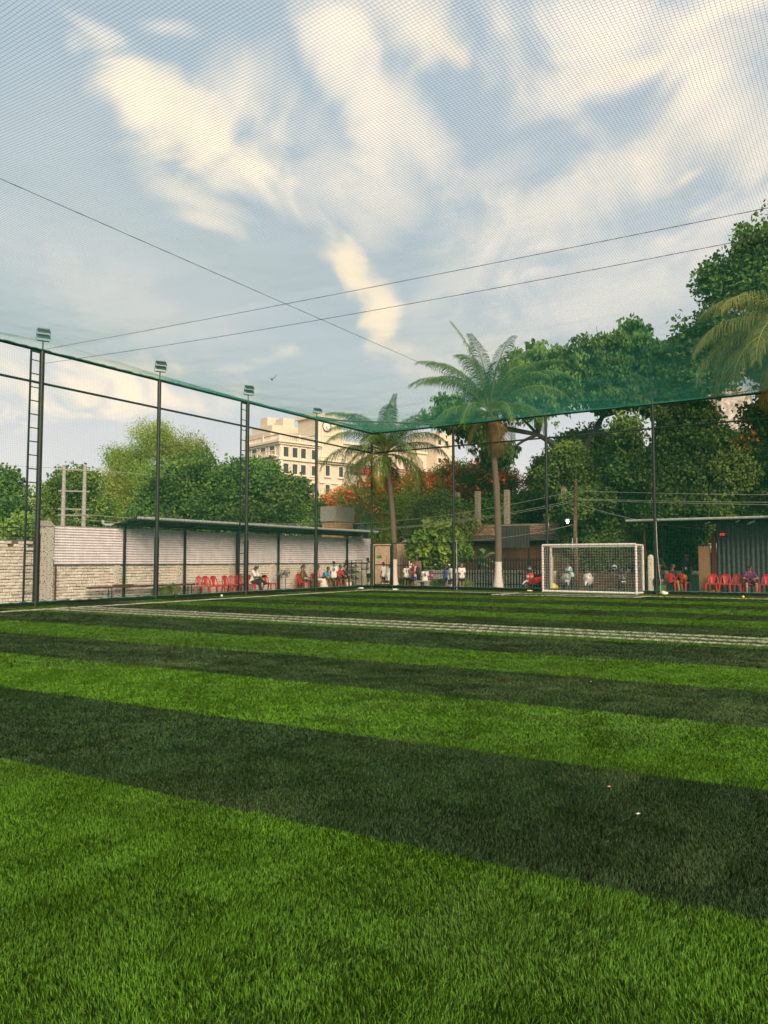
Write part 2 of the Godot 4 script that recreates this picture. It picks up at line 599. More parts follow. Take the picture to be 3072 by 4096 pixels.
func flood(at: Vector3, turn: float, heads: int, label: String) -> void:
	var t := thing("floodlight", label, "floodlight", at, turn, "floodlights on the fence posts")
	t.scale = Vector3.ONE * 0.85
	var gm := mat("lamp_grey", lin(0.05, 0.06, 0.055), 0.45, 0.3, FINE, 3.0)
	var mb := MB.new()
	mb.rod(V(0, 0, 0), V(0, 0.34, 0), 0.03)
	mb.box(V(0, 0.36, 0), V(0.42, 0.04, 0.06))
	part("stand", mb, gm, t)
	for k in heads:
		var b := Basis(Vector3.RIGHT, 0.62)
		var c := V(0, 0.52 + 0.2 * k, 0.12 + 0.06 * k)
		var hd := Node3D.new()
		hd.name = "lamp_head"
		t.add_child(hd, true)
		mb = MB.new()
		mb.cbox(c, V(0.46, 0.05, 0.32), 0.012, b)
		for i in 9:
			mb.box(c + b * V(-0.2 + 0.05 * i, 0.045, 0), V(0.008, 0.045, 0.28), b)
		part("housing", mb, gm, hd)
		mb = MB.new()
		mb.box(c + b * V(0, -0.029, 0), V(0.40, 0.008, 0.26), b)
		part("lens", mb, mat("lamp_lens", lin(0.28, 0.3, 0.28), 0.25), hd)
		for s in [-1.0, 1.0]:
			mb = MB.new()
			mb.bar(V(0.25 * s, 0.36, 0), c + V(0.25 * s, 0, 0), 0.012, 0.04)
			part("bracket", mb, gm, hd)

func make_fences() -> void:
	var pm := post_mat()
	# side fence posts at z = 0, 5, ... ; far fence posts at x = 5, 10 ...
	var names := ["in the corner where both net fences meet", "beside the shoe rack", "with a ladder behind the red chairs", "behind the potted fern", "with a tall ladder beside the brick pillar", "beyond the ladder post and brick wall", "with a ladder farther along the spiked wall", "at the far end of the spiked wall"]
	for i in 8:
		var z := 5.0 * i
		var nm: String = names[mini(i, 7)]
		var t := thing("fence_post", "black steel post of the net fence " + nm, "post", V(-0.02, 0, z), 0, "black net fence posts")
		var mb := MB.new()
		var r := 0.075 if i % 2 else 0.085
		if i == 0: r = 0.06
		mb.tube([V(0, 0, 0), V(0, FENCE_H, 0)], r, 14)
		part("pole", mb, pm, t)
		mb = MB.new()
		mb.tube([V(0, 0, 0), V(0, 2.35, 0), V(0, 2.4, 0)], [r + 0.02, r + 0.02, r], 14)
		part("sleeve", mb, pm, t)
		if i % 2 == 0 and i > 0:
			var ld := Node3D.new()
			ld.name = "ladder"
			t.add_child(ld, true)
			mb = MB.new()
			mb.bar(V(-0.02, 0, 0.42), V(0.0, FENCE_H - 0.05, 0.40), 0.05, 0.05)
			mb.bar(V(0, FENCE_H - 0.07, 0), V(0, FENCE_H - 0.07, 0.42), 0.045, 0.045)
			part("rail", mb, pm, ld)
			for k in 18:
				mb = MB.new()
				mb.rod(V(0, 0.45 + 0.45 * k, 0.06), V(0, 0.45 + 0.45 * k, 0.4), 0.018, 8)
				part("rung", mb, pm, ld)
	var nf := ["between the gate and the white posts", "rising behind the red scooter", "beside the white pillar and the roofed stall", "in front of the dark corrugated wall", "beyond the stacked chairs"]
	for i in range(1, 6):
		var t := thing("fence_post", "black steel post of the far net fence " + nf[i - 1], "post", V(5.0 * i, 0, -0.02), 0, "black net fence posts")
		var mb := MB.new()
		mb.tube([V(0, 0, 0), V(0, FENCE_H, 0)], 0.07, 14)
		part("pole", mb, pm, t)
		mb = MB.new()
		mb.tube([V(0, 0, 0), V(0, 2.35, 0), V(0, 2.4, 0)], [0.09, 0.09, 0.07], 14)
		part("sleeve", mb, pm, t)
	# rails
	for q in [["top rail of the side net fence", V(-0.02, FENCE_H, -0.02), V(-0.02, FENCE_H, 40)], ["thin middle rail crossing the side net fence", V(-0.02, 7.38, 0), V(-0.02, 7.38, 40)],
			["top rail of the far net fence", V(0, FENCE_H, -0.02), V(27, FENCE_H, -0.02)], ["thin middle rail crossing the far net fence", V(0, 7.38, -0.02), V(27, 7.38, -0.02)],
			["diagonal brace tying the two net fences at the top corner", V(0, FENCE_H + 0.02, 5), V(5, FENCE_H + 0.02, 0)]]:
		var mb := MB.new()
		mb.rod(q[1], q[2], 0.04, 10)
		var o := part("fence_rail", mb, pm)
		tag(o, "black steel " + q[0], "rail")
	# floodlights
	flood(V(0.0, FENCE_H + 0.04, 20), 1.1, 2, "double floodlight on the ladder post beside the brick pillar")
	flood(V(0.0, FENCE_H + 0.04, 15), 1.1, 2, "double floodlight on the post behind the potted fern")
	flood(V(0.0, FENCE_H + 0.04, 10), 1.1, 2, "double floodlight on the ladder post behind the red chairs")
	flood(V(0.0, FENCE_H + 0.04, 5), 1.1, 1, "single floodlight beside the clock tower")
	flood(V(5.0, FENCE_H + 0.04, -0.02), 0.3, 1, "single floodlight between the two coconut palms")
	flood(V(10.0, FENCE_H + 0.04, -0.02), 0.3, 1, "single floodlight behind green netting above the red scooter")
	flood(V(15.0, FENCE_H + 0.04, -0.02), 0.0, 1, "single floodlight behind green netting above the roofed stall")
	# gate in the far fence by the corner
	var g := thing("gate", "black framed net gate standing by the fence corner", "gate", V(0, 0, 0))
	var mb := MB.new()
	mb.tube([V(1.3, 0, 0), V(1.3, 2.42, 0)], 0.06, 12)
	part("gate_post", mb, pm, g)
	mb = MB.new()
	mb.bar(V(0.06, 2.4, 0), V(5.2, 2.4, 0), 0.045, 0.045)
	part("lintel_rail", mb, pm, g)
	mb = MB.new()
	for q in [[V(0.16, 0.16, 0), V(0.16, 2.28, 0)], [V(1.2, 0.16, 0), V(1.2, 2.28, 0)], [V(0.16, 2.28, 0), V(1.2, 2.28, 0)], [V(0.16, 0.2, 0), V(1.2, 0.2, 0)], [V(0.16, 1.25, 0), V(1.2, 1.25, 0)]]:
		mb.bar(q[0], q[1], 0.05, 0.05, Vector3.BACK)
	part("gate_frame", mb, pm, g)
	mb = MB.new()
	mb.tube([V(5.18, 0, 0.03), V(5.18, 2.43, 0.03)], 0.016, 8)
	var o := part("net_pole", mb, mat("white_pvc", lin(0.62, 0.62, 0.58), 0.5, 0, GR, 2.0))
	tag(o, "thin white pole holding the net beside the children", "pole")
	mb = MB.new()
	mb.box(V(0, 0, 0), V(0.32, 0.16, 0.02))
	o = part("gate_sign", mb, mat("sign_green", lin(0.02, 0.22, 0.05), 0.5))
	tag(o, "small green sign plate hanging on the net gate", "sign")
	o.position = V(0.42, 1.68, -0.06)
	lettering("STAFF", 0.04, V(-0.08, 0.02, 0.014), mat("sign_white", lin(0.75, 0.78, 0.72), 0.6), o, 0.0)

func lettering(s: String, size: float, at: Vector3, m: Material, parent: Node, turn: float, bold := false) -> MeshInstance3D:
	var tm := TextMesh.new()
	tm.text = s
	var f := SystemFont.new()
	f.font_names = PackedStringArray(["Droid Sans"])
	if bold: f.font_weight = 700
	tm.font = f
	tm.font_size = 64
	tm.pixel_size = size / 48.0
	tm.depth = 0.004
	var o := put("lettering", tm, m, parent, at, turn)
	return o

# nets: every strand is a thin tube
func net_mat() -> StandardMaterial3D:
	var m := mat("net_green", lin(0.014, 0.21, 0.15), 0.6)
	return m

func strands(lines: Array, r: float) -> ArrayMesh:
	var v := PackedVector3Array()
	var n := PackedVector3Array()
	var ix := PackedInt32Array()
	for l in lines:
		var m: int = l.size()
		var t: Vector3 = (l[m - 1] - l[0]).normalized()
		var a := t.cross(Vector3.UP if absf(t.y) < 0.9 else Vector3.RIGHT).normalized()
		var b := t.cross(a)
		var ds := [a, -a * 0.5 + b * 0.866, -a * 0.5 - b * 0.866]
		var base := v.size()
		for p in l:
			for d in ds:
				v.append(p + d * r); n.append(d)
		for i in m - 1:
			for k in 3:
				var p := base + i * 3 + k
				var q := base + i * 3 + (k + 1) % 3
				ix.append_array(PackedInt32Array([p, q + 3, q, p, p + 3, q + 3]))
	var arr := []
	arr.resize(Mesh.ARRAY_MAX)
	arr[Mesh.ARRAY_VERTEX] = v; arr[Mesh.ARRAY_NORMAL] = n; arr[Mesh.ARRAY_INDEX] = ix
	var am := ArrayMesh.new()
	am.add_surface_from_arrays(Mesh.PRIMITIVE_TRIANGLES, arr)
	return am

func make_nets() -> void:
	var nm := net_mat()
	var wob := fbm(0.5, 3, 41)
	var cell := 0.055
	# roof net, sagging between its wires
	var sagf := func(x: float, z: float) -> float:
		var a := absf(sin(PI * x / 10.0)) * 0.22 + absf(sin(PI * z / 20.0)) * 0.3
		var edge := clampf(minf(x, z) / 1.5, 0.0, 1.0)
		return FENCE_H + 0.02 - a * edge + wob.get_noise_2d(x, z) * 0.035 * edge
	var ls := []
	for i in int(38.0 / cell):
		var z := i * cell
		var l := []
		for k in 35:
			var x := k * 0.8
			l.append(V(x, sagf.call(x, z), z + wob.get_noise_2d(x * 2.0, z * 2.0 + 50.0) * 0.022))
		ls.append(l)
	for i in int(27.2 / cell):
		var x := i * cell
		var l := []
		for k in 48:
			var z := k * 0.8
			l.append(V(x + wob.get_noise_2d(x * 2.0 + 90.0, z * 2.0) * 0.022, sagf.call(x, z), z))
		ls.append(l)
	var t := thing("roof_net", "fine green net stretched overhead across the whole court", "net")
	var o := put("netting", strands(ls, 0.0018), nm, t)
	o.set_meta("kind", "stuff")
	# side nets
	for side in 2:
		ls = []
		var run := 30.0 if side == 0 else 26.0
		var c2 := 0.059
		for i in int(run / c2):
			var s := i * c2
			var l := []
			for k in 8:
				var y := 0.1 + (FENCE_H - 0.1) * k / 7.0
				var w := wob.get_noise_2d(s * 1.5, y * 1.5) * 0.03
				var d := 0.06 + wob.get_noise_2d(s * 0.6 + 30.0, y) * 0.06
				l.append(V(d, y, s + w) if side == 0 else V(s + w, y, d))
			ls.append(l)
		for i in int(FENCE_H / c2):
			var y := 0.1 + i * c2
			if y > FENCE_H: break
			var l := []
			for k in int(run / 0.6) + 1:
				var s := k * 0.6
				var w := wob.get_noise_2d(s * 1.5 + 60.0, y * 1.5) * 0.035
				var d := 0.06 + wob.get_noise_2d(s * 0.6 + 30.0, y) * 0.06
				l.append(V(d, y + w, s) if side == 0 else V(s, y + w, d))
			ls.append(l)
		t = thing("fence_net", "fine green net hanging on the " + ("long side fence before the brick wall" if side == 0 else "far fence before the palms and stall"), "net")
		o = put("netting", strands(ls, 0.0018), nm, t)
		o.set_meta("kind", "stuff")
	# gathered selvedge ropes
	for q in [["green rope edging the net along the side fence top", 0, FENCE_H + 0.03, 34.0], ["green rope edging the net along the far fence top", 1, FENCE_H + 0.03, 26.5],
			["green rope along the foot of the side net", 0, 0.15, 30.0], ["green rope along the foot of the far net", 1, 0.15, 26.0]]:
		var pts := []
		var rad := []
		for k in int(q[3] / 0.12):
			var s := k * 0.12
			pts.append(V(0.05 + rng.randf_range(-0.012, 0.012), q[2] + rng.randf_range(-0.015, 0.015), s) if q[1] == 0 else V(s, q[2] + rng.randf_range(-0.015, 0.015), 0.05 + rng.randf_range(-0.012, 0.012)))
			rad.append(rng.randf_range(0.018, 0.034))
		var mb := MB.new()
		mb.tube(pts, rad, 6)
		tag(part("net_rope", mb, mat("rope_green", lin(0.012, 0.10, 0.065), 0.8)), q[0], "rope")
	# wires that carry the roof net
	for q in [["steel wire running lengthwise under the roof net", V(9.9, FENCE_H + 0.05, 38), V(9.7, FENCE_H + 0.05, 0), 0.0], ["steel wire crossing the roof net from the ladder post top", V(0, FENCE_H + 0.05, 20), V(34, FENCE_H + 0.05, 18.2), 0.12],
			["slack steel wire crossing the court just below the roof net", V(0, FENCE_H - 0.42, 20), V(34, FENCE_H + 0.25, 17.0), 0.35]]:
		var pts := []
		for k in 31:
			var s := k / 30.0
			pts.append(q[1].lerp(q[2], s) - V(0, q[3] * 4.0 * s * (1.0 - s), 0))
		var mb := MB.new()
		mb.tube(pts, 0.007, 5)
		tag(part("wire", mb, mat("wire_dark", lin(0.05, 0.052, 0.05), 0.6, 0.3)), q[0], "wire")

# ---------------------------------------------------------------- bricks
func brick_mesh(l: float, h: float, d: float, k: int) -> ArrayMesh:
	var key := "brick%d_%d" % [int(l * 1000 + h * 100000), k]
	if meshes.has(key): return meshes[key]
	var r := RandomNumberGenerator.new()
	r.seed = 500 + k
	var mb := MB.new()
	mb.cbox(Vector3.ZERO, V(l, h, d), minf(h, d) * 0.16)
	for i in mb.v.size():  # uneven, hand laid: same shift for the same corner
		var p := mb.v[i]
		var s := Vector3(sin(p.x * 91.0 + k * 3.1 + p.y * 57.0), sin(p.y * 83.0 + k * 1.7 + p.x * 41.0), sin(p.z * 77.0 + p.x * 63.0 + k * 2.3))
		mb.v[i] = p + s * Vector3(0.007, 0.006, 0.006)
	meshes[key] = mb.mesh()
	return meshes[key]

# a wall of single bricks: local x runs along the wall, z is its face; returns nothing
func brick_courses(parent: Node3D, x0: float, x1: float, y0: float, y1: float, z: float, bl: float, bh: float, ms: Array, singles: int, near_x: float, ragged := 0.0) -> void:
	var all := []
	var rows := int((y1 - y0) / bh)
	for j in rows:
		var x := x0 - (bl * 0.5 if j % 2 else 0.0)
		while x < x1:
			var l := bl * rng.randf_range(0.86, 1.12)
			var a := maxf(x, x0)
			var b := minf(x + l, x1)
			if b - a > 0.05 and not (j >= rows - 2 and rng.randf() < ragged):
				all.append([absf((a + b) * 0.5 - near_x), V((a + b) * 0.5, y0 + (j + 0.5) * bh + rng.randf_range(-0.004, 0.004), z + rng.randf_range(-0.008, 0.010)), (b - a - 0.012), rng.randf_range(-0.02, 0.02)])
			x += l
	all.sort_custom(func(p, q): return p[0] < q[0])
	var rest := MB.new()
	for i in all.size():
		var q: Array = all[i]
		var m := brick_mesh(0.22, bh - 0.012, 0.1, i % 6)
		if i < singles:
			var o := put("brick", m, ms[rng.randi() % ms.size()], parent, q[1])
			o.scale = V(q[2] / 0.22, 1, 1)
			o.rotation.z = q[3]
		else:
			rest.cbox(q[1], V(q[2], bh - 0.012, 0.1), 0.012, Basis(Vector3.BACK, q[3]))
	if rest.v.size():
		part("bricks", rest, ms[0], parent).set_meta("kind", "stuff")

func wave_sheet(w: float, h: float, pitch: float, amp: float, upright: bool, th := 0.003) -> MB:
	# sheet in x (0..w), y (0..h), face +z; upright: ribs run vertically
	var mb := MB.new()
	var span := w if upright else h
	var cnt := int(span / pitch * 8.0)
	var rows := [[], []]
	for i in cnt + 1:
		var s := span * i / cnt
		var z := amp * sin(TAU * s / pitch)
		rows[0].append(V(s, 0, z) if upright else V(0, s, z))
		rows[1].append(V(s, h, z) if upright else V(w, s, z))
	if not upright: rows.reverse()
	mb.grid(rows)
	var back := []
	for r in rows:
		var q := []
		for p in r: q.append(p - V(0, 0, th))
		back.append(q)
	back.reverse()
	mb.grid(back)
	return mb

func make_side_wall() -> void:
	var ww := []
	for k in 3:
		ww.append(mat("whitewash%d" % k, [lin(0.68, 0.62, 0.54), lin(0.74, 0.69, 0.61), lin(0.60, 0.54, 0.46)][k], 0.9, 0, FLAKE, 1.6 + 0.4 * k))
	var joint := mat("mortar", lin(0.17, 0.145, 0.12), 0.95, 0, GR, 3.0)
	var smooth := mat("plaster", lin(0.52, 0.48, 0.42), 0.9, 0, GRIME, 1.2)
	# local x = -world z, so that the face (local +z) looks to +x
	var t := thing("brick_wall", "whitewashed rough brick wall carrying iron spikes beyond the concrete pillar", "wall", V(-1.55, 0, 0), PI / 2)
	var mb := MB.new()
	mb.box(V(-24.0, 1.1, -0.13), V(10.0, 2.2, 0.2))
	part("mortar_bed", mb, joint, t)
	brick_courses(t, -29.0, -19.0, 0.0, 2.25, 0.0, 0.25, 0.108, ww, 280, -19.0, 0.35)
	var t2 := thing("brick_wall", "long whitewashed brick wall below the white corrugated sheets", "wall", V(-1.55, 0, 0), PI / 2)
	mb = MB.new()
	mb.box(V(-8.0, 0.75, -0.13), V(20.9, 1.5, 0.2))
	part("mortar_bed", mb, joint, t2)
	brick_courses(t2, -18.45, 2.4, 0.0, 1.5, 0.0, 0.25, 0.108, ww, 300, -18.4)
	for z in [15.5, 12.4, 9.3, 6.4, 3.4, 0.6]:
		mb = MB.new()
		mb.cbox(V(-z - 0.12, 0.75, 0.045), V(0.26, 1.5, 0.1), 0.012)
		part("pier", mb, smooth, t2)
	# pillar
	var p := thing("wall_pillar", "tall rough concrete pillar with a pointed cap between the brick walls", "pillar", V(-1.5, 0, 18.73))
	mb = MB.new()
	mb.cbox(V(0, 1.35, 0), V(0.42, 2.7, 0.46), 0.02)
	part("shaft", mb, smooth, p)
	mb = MB.new()
	mb.hexa([V(-0.24, 2.7, 0.26), V(0.24, 2.7, 0.26), V(0.24, 2.7, -0.26), V(-0.24, 2.7, -0.26), V(-0.12, 2.9, 0.12), V(0.12, 2.9, 0.12), V(0.12, 2.9, -0.12), V(-0.12, 2.9, -0.12)])
	part("cap", mb, mat("old_concrete", lin(0.34, 0.31, 0.26), 0.95, 0, GRIME, 1.5), p)
	mb = MB.new()
	mb.tube([V(-1.28, 0, 18.42), V(-1.28, 1.36, 18.42)], 0.03, 8)
	tag(part("drain_pipe", mb, mat("maroon", lin(0.11, 0.018, 0.014), 0.6, 0, GR, 2.0)), "narrow maroon pipe beside the concrete pillar", "pipe")
	# iron spikes
	var rl := thing("spike_railing", "black iron railing of upright spikes on the brick wall", "railing", V(-1.66, 2.2, 0))
	var bm := post_mat()
	for y in [0.12, 0.42]:
		mb = MB.new()
		mb.bar(V(0, y, 19.0), V(0, y, 29), 0.025, 0.025)
		part("rail", mb, bm, rl)
	for i in 60:
		mb = MB.new()
		mb.tube([V(0, 0, 0), V(0, 0.5, 0), V(0, 0.62, 0)], [0.011, 0.011, 0.001], 6)
		part("spike", mb, bm, rl).position = V(0, 0, 19.1 + i * 0.155)
	# corrugated sheets
	var sheet := thing("corrugated_screen", "white corrugated metal sheets hung above the brick wall", "screen", V(-1.40, 1.36, 0))
	var zs := [18.42, 15.16, 12.0, 8.8, 5.9, 3.15, 0.2, -2.1]
	var cols := [lin(0.72, 0.67, 0.72), lin(0.67, 0.63, 0.67), lin(0.69, 0.65, 0.69), lin(0.65, 0.61, 0.65)]
	for i in zs.size() - 1:
		var l: float = zs[i] - zs[i + 1] + 0.06
		var s := wave_sheet(l, 1.38 + (0.01 if i % 2 else 0.0), 0.097, 0.02, false)
		var o := part("sheet", s, mat("sheet_white%d" % (i % 4), cols[i % 4], 0.42, 0.0, SOFT, 0.5), sheet)
		o.transform = Transform3D(Basis(Vector3.UP, PI / 2), V(0.004 * (i % 2), -0.01 * (i % 3), zs[i]))
	# lean-to roof over the benches
	var rf := thing("bench_shelter", "long green lean-to roof over the chairs along the wall", "shelter", Vector3.ZERO)
	var gm := mat("roof_green", lin(0.035, 0.085, 0.06), 0.5, 0.1, GR, 0.8)
	for i in 8:
		var z := 15.9 - i * 2.1
		var s := wave_sheet(2.16, 1.42, 0.076, 0.012, true)
		var o := part("roof_sheet", s, gm, rf)
		var dir := V(-1.38, -0.27, 0).normalized()
		o.transform = Transform3D(Basis(V(0, 0, -1), dir, V(0, 0, -1).cross(dir)), V(-0.16, 3.12 + 0.004 * (i % 2), z))
	for i in 6:
		var z: float = [15.45, 12.35, 9.2, 6.3, 3.3, 0.5][i]
		mb = MB.new()
		mb.bar(V(-1.3, 0, z), V(-1.3, 2.83, z), 0.08, 0.08)
		part("shelter_post", mb, bm, rf)
		mb = MB.new()
		mb.bar(V(-1.5, 2.78, z), V(-0.2, 3.03, z), 0.05, 0.07)
		part("rafter", mb, bm, rf)
	for q in [[-0.28, 3.045], [-0.75, 2.955], [-1.25, 2.855]]:
		mb = MB.new()
		mb.bar(V(q[0], q[1], 15.8), V(q[0], q[1], -0.7), 0.05, 0.05)
		part("purlin", mb, bm, rf)
	mb = MB.new()
	mb.tube([V(-0.1, 3.09, 15.85), V(-0.1, 3.06, -0.75)], 0.058, 12)
	part("gutter_pipe", mb, mat("grey_pvc", lin(0.42, 0.43, 0.42), 0.5, 0, GR, 1.0), rf)
	mb = MB.new()
	mb.tube([V(-1.62, 2.86, 15.7), V(-1.62, 2.86, 16.15), V(-1.62, 2.92, 16.22), V(-1.62, 3.02, 16.22)], 0.055, 10)
	part("outlet_pipe", mb, mat("white_pvc", lin(0.62, 0.62, 0.58), 0.5, 0, GR, 2.0), rf)
	# white post with stub by the sheets
	mb = MB.new()
	mb.tube([V(-1.6, 2.6, 18.35), V(-1.62, 3.35, 18.45)], 0.02, 6)
	tag(part("timber_stake", mb, mat("bare_timber", lin(0.20, 0.11, 0.06), 0.9, 0, BARK, 3.0)), "thin brown timber stake leaning above the corrugated sheets", "stake")
	# H-shaped electricity poles beyond the wall
	var hp := thing("power_poles", "pair of grey concrete electricity poles joined by crossbars", "power pole", V(-16, 0, 7.2))
	var cm := mat("pole_concrete", lin(0.33, 0.34, 0.33), 0.9, 0, GR, 1.0)
	for s in [-1.0, 1.0]:
		mb = MB.new()
		mb.tube([V(0.33 * s, 0, -0.45 * s), V(0.33 * s, 7.0, -0.45 * s)], [0.16, 0.1], 10)
		part("pole", mb, cm, hp)
	for y in [6.75, 5.5, 4.45, 4.1]:
		mb = MB.new()
		mb.bar(V(-0.5, y, 0.68), V(0.5, y, -0.68), 0.09, 0.08)
		part("crossbar", mb, mat("steel_grey", lin(0.14, 0.14, 0.14), 0.5, 0.4), hp)
	var runs := ["leaving the grey electricity poles past the spiked wall", "from the grey electricity poles towards the hotel", "upper one from the electricity poles to the tank house", "lower one from the electricity poles to the tank house", "upper one from tank house to lamp pole", "middle one from tank house to lamp pole", "lowest one from tank house to lamp pole", "top one from lamp pole over the stall roof", "middle one from lamp pole over the stall roof", "lowest one from lamp pole over the stall roof", "slanting from the lamp pole down to the stall", "short one crossing before the brick house"]
	var cable := 0
	for q in [[V(-16.3, 6.8, 7.6), V(-45, 9.5, 30)], [V(-15.6, 6.8, 6.8), V(4, 6.2, -30)], [V(-16, 4.2, 7.2), V(-2.0, 3.65, -2.2)], [V(-16, 3.9, 7.2), V(-2.0, 3.3, -2.2)], [V(-2.0, 3.65, -2.2), V(10.5, 5.0, -2.7)], [V(-2.0, 3.3, -2.2), V(10.5, 4.55, -2.7)], [V(-2.0, 3.25, -2.2), V(10.5, 4.45, -2.7)], [V(10.5, 5.0, -2.7), V(34, 4.2, -5.0)], [V(10.5, 4.6, -2.7), V(34, 3.95, -5.0)], [V(10.5, 4.55, -2.7), V(34, 3.75, -5.0)], [V(10.5, 4.4, -2.7), V(17.0, 2.9, -2.0)], [V(3.0, 2.6, -2.5), V(10.4, 3.3, -2.7)]]:
		var pts := []
		for k in 17:
			var s := k / 16.0
			pts.append(q[0].lerp(q[1], s) - V(0, 1.0 * s * (1 - s), 0))
		mb = MB.new()
		mb.tube(pts, 0.012, 5)
		tag(part("power_cable", mb, mat("cable_pale", lin(0.24, 0.25, 0.22), 0.7)), "pale slack power cable, " + runs[cable], "cable", "slack power cables")
		cable += 1

# ---------------------------------------------------------------- far side: low wall, pickets, stall, brick house
func make_far_side() -> void:
	var bm := post_mat()
	var smooth := mat("plaster", lin(0.52, 0.48, 0.42))
	var t := thing("low_wall", "low pale plastered wall with a crumbling cap behind the children", "wall", V(0, 0, -2.5))
	var mb := MB.new()
	mb.box(V(5.0, 0.4, 0), V(9.0, 0.8, 0.2))
	part("wall_body", mb, mat("pale_plaster", lin(0.44, 0.42, 0.39), 0.9, 0, GRIME, 0.9), t)
	for i in 36:
		mb = MB.new()
		mb.cbox(V(0, 0, 0), V(0.245, rng.randf_range(0.13, 0.2), 0.3), 0.02, Basis(Vector3.BACK, rng.randf_range(-0.05, 0.05)))
		part("cap_block", mb, mat("cap_stone", lin(0.50, 0.47, 0.42), 0.95, 0, FLAKE, 1.0), t).position = V(0.63 + i * 0.25, 0.88 + rng.randf_range(-0.02, 0.02), 0.02)
	var pf := thing("picket_fence", "black steel picket fence of flat upright slats before the low wall", "fence", V(0, 0, -2.05))
	for y in [0.25, 1.5]:
		mb = MB.new()
		mb.bar(V(4.7, y, 0), V(9.5, y, 0), 0.04, 0.05)
		part("rail", mb, bm, pf)
	mb = MB.new()
	mb.cbox(V(0, 0.83, 0.03), V(0.075, 1.56, 0.02), 0.004)
	var sm := mb.mesh()
	for i in 31:
		put("slat", sm, bm, pf, V(4.75 + i * 0.157, 0, 0))
	var bf := thing("bar_railing", "thin black bar railing behind the gate and broad-leaved shrub", "railing", V(0, 0, -2.05))
	for y in [0.45, 1.2]:
		mb = MB.new()
		mb.bar(V(-0.4, y, 0), V(4.7, y, 0), 0.035, 0.04)
		part("rail", mb, bm, bf)
	mb = MB.new()
	mb.tube([V(0, 0.1, 0), V(0, 1.62, 0)], 0.01, 6)
	sm = mb.mesh()
	for i in 32:
		put("bar", sm, bm, bf, V(-0.35 + i * 0.158, 0, 0))
	# pale building edge by the gate
	mb = MB.new()
	mb.box(V(-1.45, 1.25, -4.0), V(1.7, 2.5, 2.0))
	tag(part("gatehouse", mb, mat("peach_wall", lin(0.72, 0.52, 0.36), 0.9, 0, SOFT, 0.8)), "peach-coloured plain hut wall seen through the net gate", "hut")
	# low earth-coloured wall behind the scooters
	var lw := thing("low_wall", "low red-brown brick wall behind the parked scooters", "wall", V(0, 0, -3.6))
	mb = MB.new()
	mb.box(V(12.0, 0.43, -0.12), V(5.2, 0.86, 0.2))
	part("mortar_bed", mb, mat("mortar_brown", lin(0.13, 0.085, 0.06), 0.95, 0, GR, 2.0), lw)
	var rb := [mat("red_brick0", lin(0.17, 0.085, 0.055), 0.9, 0, GRIME, 2.0), mat("red_brick1", lin(0.21, 0.11, 0.07), 0.9, 0, GRIME, 2.4), mat("red_brick2", lin(0.13, 0.075, 0.052), 0.9, 0, GRIME, 1.7)]
	brick_courses(lw, 9.5, 14.5, 0.0, 0.88, 0.0, 0.24, 0.085, rb, 230, 12.0)
	# pillars
	for q in [["round-topped pale concrete gate pillar behind the goal", V(9.72, 0, -1.15), 1.76, lin(0.46, 0.42, 0.33)], ["white painted pillar at the corner of the roofed stall", V(14.55, 0, -1.0), 1.76, lin(0.60, 0.58, 0.52)]]:
		var pl := thing("gate_pillar", q[0], "pillar", q[1])
		mb = MB.new()
		mb.cbox(V(0, q[2] * 0.5 - 0.05, 0), V(0.24, q[2] - 0.1, 0.24), 0.03)
		part("shaft", mb, mat("pillar" + q[0].substr(0, 5), q[3], 0.9, 0, GRIME, 1.4), pl)
		mb = MB.new()
		mb.ball(V(0, q[2] - 0.11, 0), V(0.125, 0.11, 0.125), 12, 8)
		part("cap", mb, mats["pillar" + q[0].substr(0, 5)], pl)
	# pole with the lit lamp
	var up := thing("lamp_pole", "old wooden utility pole with a lit white lamp behind the goal", "lamp pole", V(10.5, 0, -2.65))
	mb = MB.new()
	mb.tube([V(0.05, 0, 0), V(0, 3.0, 0), V(0.06, 5.6, 0)], [0.11, 0.1, 0.085], 10)
	part("pole", mb, mat("old_wood", lin(0.17, 0.115, 0.065), 0.95, 0, BARK, 1.5), up)
	mb = MB.new()
	mb.tube([V(-0.1, 3.55, 0.1), V(-0.2, 3.62, 0.5), V(-0.1, 3.6, 0.85)], 0.018, 6)
	part("arm", mb, bm, up)
	mb = MB.new()
	mb.lathe([Vector2(0.0, 0.06), Vector2(0.05, 0.06), Vector2(0.16, 0.0)], 16, Transform3D(Basis(), V(-0.1, 3.5, 0.85)))
	part("shade", mb, mat("shade_grey", lin(0.3, 0.3, 0.3), 0.5), up)
	mb = MB.new()
	mb.ball(V(-0.1, 3.43, 0.85), V(0.075, 0.1, 0.075), 14, 10)
	var em := mat("lamp_glow", lin(0.9, 0.9, 0.9), 0.5)
	em.emission_enabled = true
	em.emission = Color(1, 0.98, 0.94)
	em.emission_energy_multiplier = 3.0
	part("bulb", mb, em, up)
	var ol := OmniLight3D.new()
	ol.name = "lamp_light"
	ol.light_color = Color(1, 0.98, 0.94)
	ol.light_energy = 0.5
	ol.light_size = 0.09
	ol.omni_range = 12.0
	ol.omni_attenuation = 2.0
	ol.shadow_enabled = true
	ol.position = V(-0.1, 3.28, 0.9)
	up.add_child(ol)
	for q in [[-0.3, 2.05, 2.62], [-0.08, 2.05, 2.62]]:
		mb = MB.new()
		mb.box(V(q[0] + 0.2, (q[1] + q[2]) * 0.5, 0.14), V(0.025, q[2] - q[1], 0.025))
		part("strip", mb, mat("white_pvc", lin(0.6, 0.6, 0.58)), up)
	# --- roofed stall
	var st := thing("roofed_stall", "dark roofed stall with corrugated wall behind the red chairs", "stall", Vector3.ZERO)
